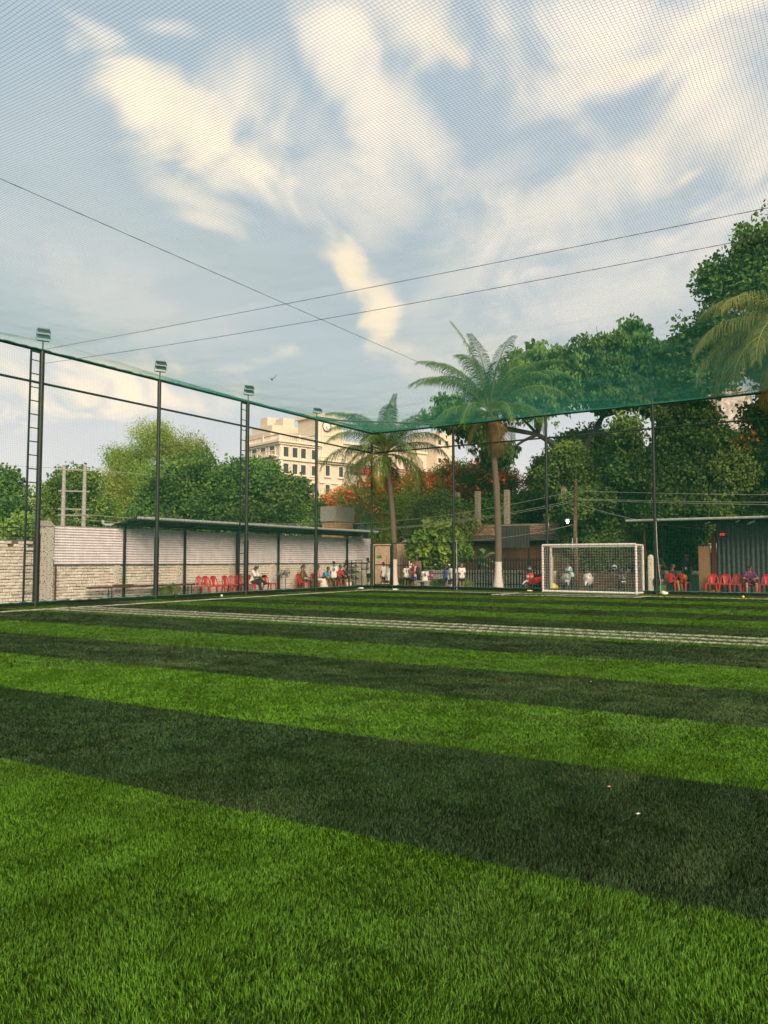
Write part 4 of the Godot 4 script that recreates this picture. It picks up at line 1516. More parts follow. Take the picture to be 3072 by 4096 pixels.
func make_trees() -> void:
	var r := RandomNumberGenerator.new()
	r.seed = 99
	var dark := [lin(0.038, 0.083, 0.022), lin(0.105, 0.188, 0.039)]
	var mid := [lin(0.063, 0.128, 0.027), lin(0.150, 0.270, 0.051)]
	var lite := [lin(0.120, 0.195, 0.036), lin(0.270, 0.375, 0.075)]
	var olive := [lin(0.075, 0.120, 0.038), lin(0.150, 0.210, 0.068)]
	var gl := "trees beyond the side wall"
	var gf := "trees beyond the far fence"
	# beyond the side wall
	tree("leafy_tree", "dark dense mango tree beyond the iron spiked wall", V(-28.5, 0, 4.2), 4.0, 0.25, lobes_in(r, V(-1.0, 5.6, 0), V(2.2, 2.2, 2.2), 6, 1.6), "broad", 1500, 1.5, dark, gl)
	tree("leafy_tree", "thin-crowned tree behind the concrete electricity poles", V(-21.6, 0, 2.9), 3.8, 0.16, lobes_in(r, V(0, 5.4, 0), V(2.4, 1.9, 2.4), 7, 1.3), "oval", 1100, 1.5, mid, gl, 0, Color(0.10, 0.075, 0.055), 0.1, 0.1)
	tree("leafy_tree", "low bushy tree showing above the spiked wall and pillar", V(-19.5, 0, 8.0), 2.5, 0.14, lobes_in(r, V(0, 2.9, 0), V(2.6, 0.8, 2.6), 6, 1.0), "oval", 900, 1.4, mid, gl)
	tree("feathery_tree", "tall light green feathery tree rising above the dark trees", V(-23.6, 0, -5.4), 6.0, 0.28, [[V(0, 10.6, 0), V(1.6, 1.5, 1.6), 1.0], [V(-1.9, 9.0, 1.2), V(1.6, 1.2, 1.6), 1.0], [V(1.9, 9.6, -1.6), V(1.5, 1.3, 1.5), 1.0], [V(-2.0, 7.2, 1.6), V(1.7, 1.2, 1.7), 1.0], [V(0.4, 7.6, 0), V(2.0, 1.4, 2.0), 1.2], [V(2.2, 7.0, -1.8), V(1.7, 1.3, 1.7), 1.0], [V(-1.2, 5.4, 0.8), V(2.2, 1.0, 2.2), 1.0], [V(1.4, 4.8, -1.0), V(2.2, 1.2, 2.2), 1.0]], "feather", 2100, 1.5, lite, gl, 0, Color(0.17, 0.13, 0.09), 0.1, 0.12)
	tree("leafy_tree", "broad dark tree behind the white corrugated sheets", V(-13.2, 0, 0.6), 3.6, 0.3, [[V(0, 6.9, 0), V(1.7, 1.3, 1.7), 1], [V(-0.9, 5.6, 1.0), V(1.7, 1.3, 1.7), 1], [V(1.2, 6.0, -1.2), V(1.9, 1.4, 1.9), 1], [V(-1.4, 4.2, 1.4), V(1.8, 1.2, 1.8), 1], [V(1.6, 4.3, -1.6), V(2.0, 1.4, 2.0), 1], [V(0, 4.4, 0), V(2.2, 1.6, 2.2), 1.2]], "broad", 2600, 1.2, dark, gl, 0, Color(0.10, 0.075, 0.055), 0.35, 0.05)
	tree("leafy_tree", "dense round tree behind the ladder post and red chairs", V(-10.2, 0, -2.0), 3.4, 0.3, [[V(-0.2, 6.5, 0.2), V(1.7, 1.3, 1.7), 1], [V(1.2, 5.5, -1.3), V(1.7, 1.3, 1.7), 1], [V(-1.3, 5.3, 1.2), V(1.6, 1.3, 1.6), 1], [V(2.4, 4.1, -2.3), V(1.5, 1.1, 1.5), 1], [V(0, 4.2, 0), V(2.4, 1.6, 2.4), 1.4]], "broad", 3000, 1.2, [lin(0.042, 0.087, 0.024), lin(0.112, 0.195, 0.042)], gl)
	tree("leafy_tree", "small leafy tree between the dark trees and tank house", V(-6.9, 0, -3.6), 2.6, 0.16, lobes_in(r, V(0, 3.5, 0), V(1.2, 1.3, 1.2), 5, 0.9), "oval", 1500, 1.2, mid, gl)
	tree("background_tree", "hazy green tree mass far behind the side wall", V(-40, 0, -22), 4.5, 0.4, lobes_in(r, V(0, 6.0, 0), V(8, 2.5, 8), 9, 3.0), "broad", 2500, 2.6, olive, gl)
	tree("background_tree", "distant low tree beyond the spiked wall", V(-46, 0, 8), 4.0, 0.4, lobes_in(r, V(0, 4.2, 0), V(7, 2.0, 7), 8, 2.6), "broad", 2000, 2.4, olive, gl)
	# flame trees
	tree("flame_tree", "flame tree covered in orange blossom beneath the hotel", V(-3.9, 0, -8.5), 3.6, 0.22, [[V(0, 5.9, 0), V(1.8, 0.8, 1.8), 1], [V(-2.0, 5.0, 1.8), V(1.7, 1.0, 1.7), 1], [V(2.0, 5.8, -1.0), V(1.7, 0.9, 1.7), 1], [V(-1.6, 4.0, 2.6), V(1.7, 1.1, 1.7), 1], [V(1.2, 4.6, 0.6), V(2.0, 1.2, 2.0), 1], [V(-0.4, 3.3, 2.0), V(2.2, 1.0, 2.2), 1]], "feather", 3200, 1.4, lite, gf, 520, Color(0.13, 0.10, 0.075), 0.3)
	tree("flame_tree", "second flame tree with orange crowns behind the first palm", V(-1.4, 0, -12.5), 4.2, 0.25, [[V(0.4, 6.9, 0), V(1.9, 0.9, 1.9), 1], [V(-2.2, 5.9, 0.6), V(1.9, 0.9, 1.9), 1], [V(2.4, 6.7, -0.6), V(1.7, 0.9, 1.7), 1], [V(0, 5.4, 0.8), V(2.6, 1.3, 2.4), 1.3], [V(-0.5, 4.4, 1.0), V(2.8, 1.3, 2.4), 1.2]], "feather", 3000, 1.5, mid, gf, 620, Color(0.13, 0.10, 0.075), 0.3)
	tree("leafy_tree", "olive green bushy tree between palm and fence post", V(0.9, 0, -6.0), 2.6, 0.16, lobes_in(r, V(0, 3.9, 0), V(1.5, 1.2, 1.4), 6, 1.0), "oval", 2200, 1.1, olive, gf)
	tree("leafy_tree", "dark tree filling the gap behind the first palm trunk", V(2.8, 0, -12.0), 3.0, 0.2, lobes_in(r, V(0, 3.9, 0), V(2.2, 1.5, 2.0), 7, 1.3), "broad", 2400, 1.3, dark, gf)
	tree("flame_tree", "flame tree with sparse orange blossom behind the brick house", V(7.3, 0, -14.5), 3.8, 0.22, lobes_in(r, V(0, 6.2, 0), V(3.0, 1.6, 2.4), 7, 1.5), "feather", 2000, 1.6, mid, gf, 260)
	# the great spreading tree behind the second palm
	tree("spreading_tree", "great spreading tree with hanging leaf tufts behind the taller palm", V(8.6, 0, -8.6), 7.4, 0.38, [
		[V(-7.2, 10.6, 2.2), V(1.3, 1.1, 1.3), 0.6], [V(-5.4, 9.6, 1.6), V(1.5, 1.0, 1.5), 0.7], [V(-3.6, 11.4, 1.0), V(1.7, 1.1, 1.6), 0.9], [V(-2.0, 13.2, 0.6), V(2.0, 1.1, 1.8), 1.2], [V(0.2, 12.4, 0), V(2.2, 1.3, 2.0), 1.3], [V(1.9, 13.4, -0.2), V(1.9, 1.2, 1.8), 1.2], [V(4.0, 12.9, -0.4), V(2.0, 1.2, 1.8), 1.2], [V(5.8, 12.4, -0.6), V(1.9, 1.3, 1.8), 1.1], [V(2.6, 11.0, 0.4), V(2.2, 1.1, 2.0), 1.2], [V(5.0, 10.6, 0), V(1.9, 1.1, 1.8), 1.0], [V(-1.6, 10.8, 1.2), V(1.7, 1.0, 1.6), 0.8], [V(-4.4, 8.0, 1.4), V(1.3, 0.8, 1.2), 0.45], [V(3.4, 14.2, 0), V(0.7, 0.8, 0.7), 0.2]], "droop", 3300, 1.1, [lin(0.045, 0.105, 0.030), lin(0.112, 0.225, 0.053)], gf, 0, Color(0.075, 0.06, 0.05), 0.15, 0.1)
	tree("leafy_tree", "tall glossy tree towering over the hanging palm fronds", V(22.4, 0, -7.4), 9.0, 0.4, [
		[V(-3.4, 17.4, 0), V(1.6, 1.3, 1.6), 1], [V(-5.2, 15.8, 0.4), V(1.5, 1.1, 1.5), 0.8], [V(-1.4, 16.4, 0), V(1.8, 1.6, 1.6), 1], [V(-3.0, 14.8, 0), V(2.2, 1.4, 2.0), 1.2], [V(-6.0, 13.2, 0.4), V(1.6, 1.2, 1.6), 1], [V(-3.8, 12.0, 0.2), V(2.2, 1.3, 2.0), 1.2], [V(-0.8, 13.2, 0), V(2.0, 1.6, 2.0), 1.2], [V(-6.6, 11.0, 0.4), V(1.8, 1.2, 1.8), 1.0], [V(-1.6, 10.2, 0), V(2.2, 1.5, 2.0), 1.2]], "broad", 2700, 1.3, [lin(0.036, 0.087, 0.024), lin(0.105, 0.210, 0.045)], gf, 0, Color(0.075, 0.06, 0.05), 0.2, 0.1)
	# dense vine-clad growth behind the goal and stall
	var vl := []
	for k in 26:
		vl.append([V(r.randf_range(-2.6, 2.6), r.randf_range(1.4, 8.4), r.randf_range(-0.4, 1.3)), V(1, r.randf_range(0.7, 1.1), 0.9) * r.randf_range(0.55, 1.05), r.randf_range(0.6, 1.2)])
	tree("vine_tree", "dark vine-clad tree directly behind the goal", V(12.4, 0, -6.8), 4.4, 0.3, vl, "broad", 5200, 1.0, [lin(0.042, 0.09, 0.026), lin(0.14, 0.235, 0.055)], gf, 0, Color(0.10, 0.075, 0.055), 0.3, -0.02)
	vl = []
	for k in 22:
		vl.append([V(r.randf_range(-1.9, 2.2), r.randf_range(2.2, 7.6), r.randf_range(-0.4, 0.8)), V(1, r.randf_range(0.6, 1.0), 0.9) * r.randf_range(0.6, 1.1), r.randf_range(0.6, 1.2)])
	tree("vine_tree", "green tree filling the gap between the palm and the lamp pole", V(9.2, 0, -7.6), 4.4, 0.26, vl, "oval", 4200, 1.3, [lin(0.045, 0.095, 0.025), lin(0.15, 0.24, 0.055)], gf, 0, Color(0.10, 0.075, 0.055), 0.3, -0.02)
	vl = []
	for k in 16:
		vl.append([V(r.randf_range(-2.0, 2.0), r.randf_range(2.5, 7.6), r.randf_range(-0.6, 0.6)), V(1, r.randf_range(0.6, 1.0), 0.9) * r.randf_range(0.6, 1.1), r.randf_range(0.6, 1.2)])
	tree("vine_tree", "leafy tree showing between brick house columns and palm trunk", V(5.4, 0, -12.8), 4.0, 0.22, vl, "broad", 3000, 1.15, [lin(0.045, 0.095, 0.025), lin(0.14, 0.23, 0.05)], gf, 0, Color(0.10, 0.075, 0.055), 0.3, -0.02)
	tree("vine_tree", "dense green tree leaning above the stall roof", V(15.6, 0, -7.4), 4.6, 0.28, [[V(0, 7.4, 0), V(1.9, 1.3, 1.6), 1], [V(-0.8, 5.6, 0.5), V(1.8, 1.4, 1.5), 1.1], [V(1.2, 5.8, 0.2), V(1.3, 1.1, 1.3), 0.7], [V(-0.4, 4.0, 0.9), V(1.9, 0.9, 1.4), 1], [V(-0.6, 8.8, 0), V(1.4, 1.0, 1.4), 0.8], [V(-1.2, 2.4, 0.3), V(1.3, 1.0, 1.0), 0.7]], "broad", 4200, 1.1, [lin(0.042, 0.090, 0.024), lin(0.128, 0.210, 0.045)], gf)
	tree("vine_tree", "shadowy tree behind the brick house columns", V(9.2, 0, -10.5), 4.2, 0.26, [[V(0, 6.6, 0), V(1.9, 1.6, 1.5), 1], [V(-1.8, 5.4, 0.3), V(1.7, 1.5, 1.4), 1], [V(0.6, 4.2, 0.8), V(1.8, 1.6, 1.4), 1], [V(-0.6, 8.2, 0), V(1.8, 1.0, 1.6), 0.9], [V(1.2, 2.6, 1.6), V(1.2, 1.3, 1.0), 0.8]], "oval", 3800, 1.35, dark, gf)
	tree("leafy_tree", "large-leaved tree at the side of the orange house", V(19.8, 0, -7.8), 4.5, 0.25, [[V(-0.2, 8.6, 0), V(1.6, 1.3, 1.5), 1], [V(1.2, 7.0, 0), V(1.6, 1.4, 1.5), 1], [V(0.3, 5.4, 0.4), V(1.2, 1.0, 1.2), 0.8], [V(1.8, 4.6, 0), V(1.3, 1.2, 1.3), 0.9]], "broad", 1900, 1.3, dark, gf)
	tree("flame_tree", "flame tree with red sprays between tall tree and fronds", V(20.6, 0, -9.0), 7.0, 0.25, [[V(-0.4, 12.6, 0), V(1.4, 0.8, 1.4), 1], [V(-2.0, 7.4, 0.5), V(1.4, 0.6, 1.2), 0.8], [V(1.4, 11.6, 0), V(1.6, 1.2, 1.4), 1], [V(-1.6, 4.9, 0.6), V(1.2, 0.8, 1.2), 0.7]], "feather", 1600, 1.4, mid, gf, 140)
	for q in [["hedge of dark trees behind brick house and goal", V(5, 0, -19), 5.5], ["backdrop of dark trees beyond the stall roof", V(13, 0, -17), 5.0]]:
		tree("background_tree", q[0], q[1], 4.0, 0.3, lobes_in(r, V(0, 4.6, 0), V(5.5, 3.2, 2.0), 10, 2.2), "broad", 3600, 2.0, dark, gf)
	# broad-leaved shrub by the children
	tree("broadleaf_shrub", "bright broad-leaved shrub hanging over the children's heads", V(2.6, 0, -3.2), 1.2, 0.06, [[V(0, 3.2, 0.2), V(0.7, 0.45, 0.5), 0.8], [V(-0.7, 2.6, 0.3), V(0.9, 0.4, 0.5), 1], [V(0.8, 2.7, 0.2), V(0.9, 0.4, 0.5), 1], [V(-1.3, 1.9, 0.5), V(0.6, 0.5, 0.4), 0.8], [V(0, 2.0, 0.5), V(1.2, 0.5, 0.5), 1.4], [V(1.2, 1.9, 0.4), V(0.8, 0.4, 0.4), 0.9], [V(-0.4, 1.35, 0.6), V(0.9, 0.35, 0.35), 0.8]], "big", 520, 0.85, [lin(0.10, 0.19, 0.03), lin(0.21, 0.33, 0.07)], "", 0, Color(0.13, 0.11, 0.08), 0.3)
	# fishtail palms and undergrowth beside the goal
	for q in [["bushy green palm clump behind the red scooter", V(8.6, 0, -4.6), 2.3], ["leafy palm clump hanging by the stall's red post", V(13.9, 0, -2.4), 2.4]]:
		var t := thing("palm_clump", q[0], "plant", q[1])
		for k in 16:
			frond(t, V(0, q[2] * rng.randf_range(0.3, 0.75), 0), TAU * k / 16 + rng.randf(), rng.randf_range(0.2, 0.9), 1.3, 0.34, [lin(0.05, 0.11, 0.02), lin(0.10, 0.19, 0.035)], 14)
		var mb := MB.new()
		for k in 5:
			mb.tube([V(rng.randf_range(-0.2, 0.2), 0, rng.randf_range(-0.2, 0.2)), V(rng.randf_range(-0.1, 0.1), q[2] * 0.75, rng.randf_range(-0.1, 0.1))], 0.03, 6)
		part("stem", mb, mat("cane_green", lin(0.10, 0.12, 0.05), 0.8), t)
	# banana plant
	var bn := thing("banana_plant", "banana plant with broad torn leaves behind the black pickets", "plant", V(4.9, 0, -3.1))
	var mb := MB.new()
	mb.tube([V(0, 0, 0), V(0, 0.9, 0), V(0.03, 1.5, 0)], [0.1, 0.08, 0.05], 10)
	part("stem", mb, mat("cane_green", lin(0.10, 0.12, 0.05)), bn)
	for q in [[-0.55, 0.75, 1.5, 1.9], [0.85, 0.95, 1.5, 1.55], [0.15, 0.35, 1.5, 1.5], [2.6, 0.9, 1.5, 1.2], [0.5, 0.1, 1.4, 1.4], [3.5, 0.5, 1.4, 1.7]]:
		var rows := []
		var a: float = q[0]
		for i in 13:
			var s := i / 12.0
			var out: float = q[2] * s * (1.0 - 0.25 * s)
			var c := V(cos(a) * out, 1.35 + q[1] * (sin(s * 2.2)) - s * s * 0.35, sin(a) * out)
			var w := 0.26 * sin(PI * clampf(s * 0.96 + 0.06, 0, 1)) * (0.85 + 0.15 * (i % 2))
			var sd := V(-sin(a), 0.0, cos(a)) * w
			rows.append([c - sd - V(0, w * 0.5, 0), c, c + sd - V(0, w * 0.5, 0)])
		mb = MB.new()
		mb.grid(rows)
		var lm := mat("banana_leaf", lin(0.13, 0.22, 0.07), 0.5)
		lm.backlight_enabled = true
		lm.backlight = Color(0.4, 0.5, 0.2)
		part("leaf", mb, lm, bn)

# ---------------------------------------------------------------- palms
# a frond leaves from at, heading a, raised by lift (radians), length len; leaflets of lf metres
func frond(parent: Node3D, at: Vector3, a: float, lift: float, length: float, lf: float, cols: Array, pairs := 46, sag := 1.0, hang := 0.5) -> void:
	var fr := Node3D.new()
	fr.name = "frond"
	parent.add_child(fr, true)
	var out := V(cos(a), 0, sin(a))
	var side := V(-sin(a), 0, cos(a))
	var pts := []
	var n := 16
	var p := at
	var ang := lift
	for i in n + 1:
		pts.append(p)
		p += (out * cos(ang) + V(0, sin(ang), 0)) * length / n
		ang -= sag * (0.05 + 0.10 * float(i) / n)
	var rad := []
	for i in n + 1: rad.append(lerpf(0.035, 0.004, float(i) / n) * length / 3.4)
	var mb := MB.new()
	mb.tube(pts, rad, 5)
	part("rachis", mb, mat("rachis", lin(0.22, 0.24, 0.07), 0.6), fr)
	mb = MB.new()
	for k in pairs:
		var s := 0.16 + 0.84 * (k + rng.randf() * 0.5) / pairs
		var f := s * n
		var i := mini(int(f), n - 1)
		var b: Vector3 = pts[i].lerp(pts[i + 1], f - i)
		var t: Vector3 = (pts[i + 1] - pts[i]).normalized()
		var up := side.cross(t).normalized()
		if up.y < 0: up = -up
		var l := lf * (0.55 + 0.45 * sin(PI * minf(s * 1.15, 1.0))) * (1.0 - 0.45 * maxf(s - 0.7, 0) / 0.3) * rng.randf_range(0.85, 1.1)
		for sg in [-1.0, 1.0]:
			var d: Vector3 = (side * sg + t * (0.45 + 0.6 * s) + up * rng.randf_range(-0.05, 0.45) + t * rng.randf_range(-0.12, 0.12)).normalized()
			var w := 0.0115 * sqrt(lf / 0.6) * rng.randf_range(0.8, 1.2)
			var g := rng.randf()
			mb.col = cols[0].lerp(cols[1], g)
			var q0 := b
			var m1: Vector3 = b + d * l * 0.45 + V(0, -l * 0.10 * hang, 0)
			var m2: Vector3 = b + d * l * 0.75 + V(0, -l * 0.38 * hang, 0)
			var e: Vector3 = b + d * l * (1.0 - 0.15 * hang) + V(0, -l * 0.85 * hang, 0)
			var ws := t * w
			mb.quad(q0 - ws * 0.5, q0 + ws * 0.5, m1 + ws, m1 - ws)
			mb.quad(m1 - ws, m1 + ws, m2 + ws * 0.8, m2 - ws * 0.8)
			mb.tri(m2 - ws * 0.8, m2 + ws * 0.8, e)
	part("leaflets", mb, leaf_mat(), fr)

func palm(label: String, foot: Vector3, top: Vector3, r0: float, r1: float, white: float, fronds: Array, cols: Array, lf := 0.72) -> void:
	var t := thing("coconut_palm", label, "palm tree", foot, 0, "coconut palms")
	var d := top - foot
	var pts := []
	var rad := []
	var n := 96
	for i in n + 1:
		var s := float(i) / n
		var bend := sin(s * PI) * 0.12
		pts.append(V(d.x * s * s * 0.6 + d.x * s * 0.4 + bend, d.y * s, d.z * s))
		var ring := 1.0 + (0.07 if i % 2 else -0.03) + sin(i * 2.3) * 0.03 + sin(i * 0.37) * 0.03
		rad.append((lerpf(r0, r1, sqrt(s)) + 0.14 * exp(-s * 26.0)) * ring)
	var cut := int(n * white / d.y)
	var mb := MB.new()
	mb.tube(pts.slice(cut), rad.slice(cut), 14)
	part("trunk", mb, mat("palm_bark", lin(0.25, 0.19, 0.14), 0.95, 0, BARK, 2.6), t)
	mb = MB.new()
	mb.tube(pts.slice(0, cut + 1), rad.slice(0, cut + 1), 14)
	part("painted_foot", mb, mat("limewash", lin(0.70, 0.64, 0.60), 0.9, 0, FLAKE, 0.9), t)
	var c := d + V(0, 0, 0)
	mb = MB.new()
	for k in 7:  # dry fibre and old stalks round the crown's base
		var a := TAU * k / 7 + 0.3
		mb.tube([c + V(cos(a) * 0.1, -0.15, sin(a) * 0.1), c + V(cos(a) * 0.3, -0.45, sin(a) * 0.3), c + V(cos(a) * 0.36, -0.95 - 0.2 * (k % 3), sin(a) * 0.36)], [0.06, 0.05, 0.01], 6)
	part("dry_stalks", mb, mat("dry_stalk", lin(0.10, 0.07, 0.045), 0.95, 0, BARK, 2.0), t)
	for k in 5:
		var a := TAU * k / 5
		mb = MB.new()
		mb.ball(c + V(cos(a) * 0.3, -0.3 - 0.08 * (k % 2), sin(a) * 0.3), V(0.11, 0.14, 0.11), 10, 8)
		part("coconut", mb, mat("coconut", lin(0.14, 0.16, 0.04), 0.6), t)
	for f in fronds:
		frond(t, c, f[0], f[1], f[2], lf, f[4] if f.size() > 4 else cols, 104, f[3], 0.9)

func make_palms() -> void:
	# heading angles: 0 = +x, PI/2 = +z; on the picture +x runs right, +z towards the viewer's right hand
	var g := [lin(0.05, 0.115, 0.024), lin(0.125, 0.205, 0.048)]
	var yel := [lin(0.14, 0.17, 0.035), lin(0.25, 0.26, 0.07)]
	var f1 := []
	for k in 9: f1.append([TAU * k / 9 + 0.25, 1.0 + 0.14 * (k % 2), 4.3, 0.95])
	for k in 9: f1.append([TAU * k / 9 + 0.6, 0.45 + 0.15 * (k % 3), 4.2, 1.1])
	for k in 6: f1.append([TAU * k / 6 + 0.1, -0.05, 3.5, 1.2])
	f1.append([0.5, 1.45, 3.4, 0.35])
	f1.append([PI * 0.84, 0.35, 4.4, 2.6, yel])
	f1.append([PI * 0.66, 0.1, 3.6, 2.2, yel])
	var f2 := []
	for k in 9: f2.append([TAU * k / 9 + 0.1, 1.02 + 0.2 * (k % 3), 4.7 + 0.3 * (k % 2), 0.85])
	for k in 11: f2.append([TAU * k / 11 + 0.4, 0.85 + 0.14 * (k % 3), 4.9, 1.05])
	for k in 8: f2.append([TAU * k / 8, 0.4, 3.7, 1.2])
	f2.append([PI * 0.9, 1.4, 5.4, 0.35])
	var dry := [lin(0.15, 0.095, 0.04), lin(0.26, 0.17, 0.07)]
	for k in 3: f2.append([0.6 + 2.0 * k, -0.55, 2.6, 1.2, dry])
	for k in 2: f1.append([2.2 + 2.4 * k, -0.6, 2.2, 1.2, dry])
	palm("shorter coconut palm with limewashed foot beside the net gate", V(0.9, 0, -0.85), V(0.32, 7.4, -0.85), 0.17, 0.13, 1.55, f1, g, 0.85)
	palm("taller coconut palm with limewashed foot before the black pickets", V(7.0, 0, -1.0), V(6.6, 9.1, -1.0), 0.19, 0.15, 1.45, f2, g, 0.85)
	var f3 := []
	for k in 12: f3.append([TAU * k / 12 + 0.15, 1.0 - 0.25 * (k % 3), 5.0, 1.1, yel])
	for k in 9: f3.append([PI * 0.5 + PI * 0.9 * k / 8.0, 0.5 - 0.22 * (k % 3), 5.4, 1.2, yel])
	for k in 5: f3.append([PI * 0.65 + 0.28 * k, -0.55, 4.2, 1.2, [lin(0.20, 0.16, 0.03), lin(0.32, 0.23, 0.06)]])
	palm("yellowing coconut palm drooping its fronds over the stall", V(21.8, 0, -0.9), V(21.1, 11.0, -0.7), 0.19, 0.15, 1.4, f3, yel, 1.15)

# ---------------------------------------------------------------- chairs and other furniture
func chair_mesh_parts() -> Dictionary:
	if meshes.has("chair"): return meshes["chair"]
	# local: seat faces +z, origin on the floor under the seat's middle
	var d := {}
	var mb := MB.new()
	var rows := []
	for j in 9:
		var v := j / 8.0
		var row := []
		for i in 9:
			var u := i / 8.0 * 2.0 - 1.0
			var w := 0.21 + 0.015 * v
			row.append(V(u * w, 0.44 - 0.018 * (1 - u * u) * sin(PI * v) - (0.02 * pow(maxf(v - 0.8, 0) / 0.2, 2)), -0.2 + 0.41 * v))
		rows.append(row)
	mb.grid(rows)
	var low := []
	for r in rows:
		var q := []
		for p in r: q.append(p - V(0, 0.012, 0))
		low.append(q)
	mb.grid(low)
	for s in [-1.0, 1.0]:  # turned-down rim
		mb.box(V(0.215 * s, 0.42, 0.0), V(0.012, 0.05, 0.41))
	mb.box(V(0, 0.415, 0.212), V(0.42, 0.045, 0.012))
	d["seat"] = mb.mesh()
	mb = MB.new()
	var arch := []
	for k in 17:
		var a := PI * k / 16.0
		var y := 0.42 + 0.4 * pow(sin(a), 0.45)
		arch.append(V(-cos(a) * (0.205 - 0.02 * sin(a)), y, -0.2 - 0.09 * (y - 0.42) / 0.4))
	mb.tube(arch, 0.017, 8, true, 1.6)
	d["back_frame"] = mb.mesh()
	mb = MB.new()
	rows = []
	for j in 9:
		var v := j / 8.0
		var w := 0.075 + 0.085 * v * v
		var row := []
		for i in 5:
			var u := i / 4.0 * 2.0 - 1.0
			row.append(V(u * w, 0.43 + 0.375 * v, -0.2 - 0.085 * v - 0.02 * (1 - u * u)))
		rows.append(row)
	mb.grid(rows)
	low = []
	for r in rows:
		var q := []
		for p in r: q.append(p - V(0, 0, 0.01))
		low.append(q)
	mb.grid(low)
	d["back_panel"] = mb.mesh()
	for q in [["leg_front", 0.205, 0.2, 0.235, 0.235], ["leg_back", 0.2, -0.19, 0.225, -0.27]]:
		mb = MB.new()
		mb.hexa([V(q[3] - 0.022, 0, q[4] + 0.022), V(q[3] + 0.022, 0, q[4] + 0.022), V(q[3] + 0.022, 0, q[4] - 0.022), V(q[3] - 0.022, 0, q[4] - 0.022),
			V(q[1] - 0.035, 0.43, q[2] + 0.02), V(q[1] + 0.02, 0.43, q[2] + 0.02), V(q[1] + 0.02, 0.43, q[2] - 0.03), V(q[1] - 0.035, 0.43, q[2] - 0.03)])
		d[q[0]] = mb.mesh()
	meshes["chair"] = d
	return d

func chair(at: Vector3, turn: float, faded: float, label: String, group: String) -> void:
	var d := chair_mesh_parts()
	var key := "chair_red%d" % int(faded * 10)
	var m := mat(key, lin(0.62, 0.022, 0.035).lerp(lin(0.60, 0.20, 0.20), faded), 0.42, 0, GR, 3.0)
	var t := thing("plastic_chair", label, "chair", at, turn, group)
	put("seat", d["seat"], m, t)
	put("back_frame", d["back_frame"], m, t)
	put("back_panel", d["back_panel"], m, t)
	for s in [-1.0, 1.0]:
		for k in ["leg_front", "leg_back"]:
			put("leg", d[k], m, t).scale.x = s

func stack_chair_top(at: Vector3, turn: float, faded: float, label: String) -> void:
	chair(at, turn, faded, label, "red chairs along the brick wall")

func pot_plant(label: String, at: Vector3, h: float, fronds: int, cols: Array, potcol: Color) -> void:
	var t := thing("potted_plant", label, "plant", at)
	var mb := MB.new()
	mb.lathe([Vector2(0.0, 0.0), Vector2(0.12, 0.0), Vector2(0.17, 0.24), Vector2(0.19, 0.25), Vector2(0.19, 0.3), Vector2(0.16, 0.3), Vector2(0.15, 0.26), Vector2(0, 0.26)], 18)
	part("pot", mb, mat("pot%d" % int(potcol.r * 1000), potcol, 0.85, 0, GRIME, 3.0), t)
	for k in fronds:
		frond(t, V(0, 0.26, 0), TAU * k / fronds + rng.randf() * 0.4, rng.randf_range(0.5, 1.25), h * rng.randf_range(0.8, 1.2), h * 0.42, cols, 26, 2.2, 0.4)

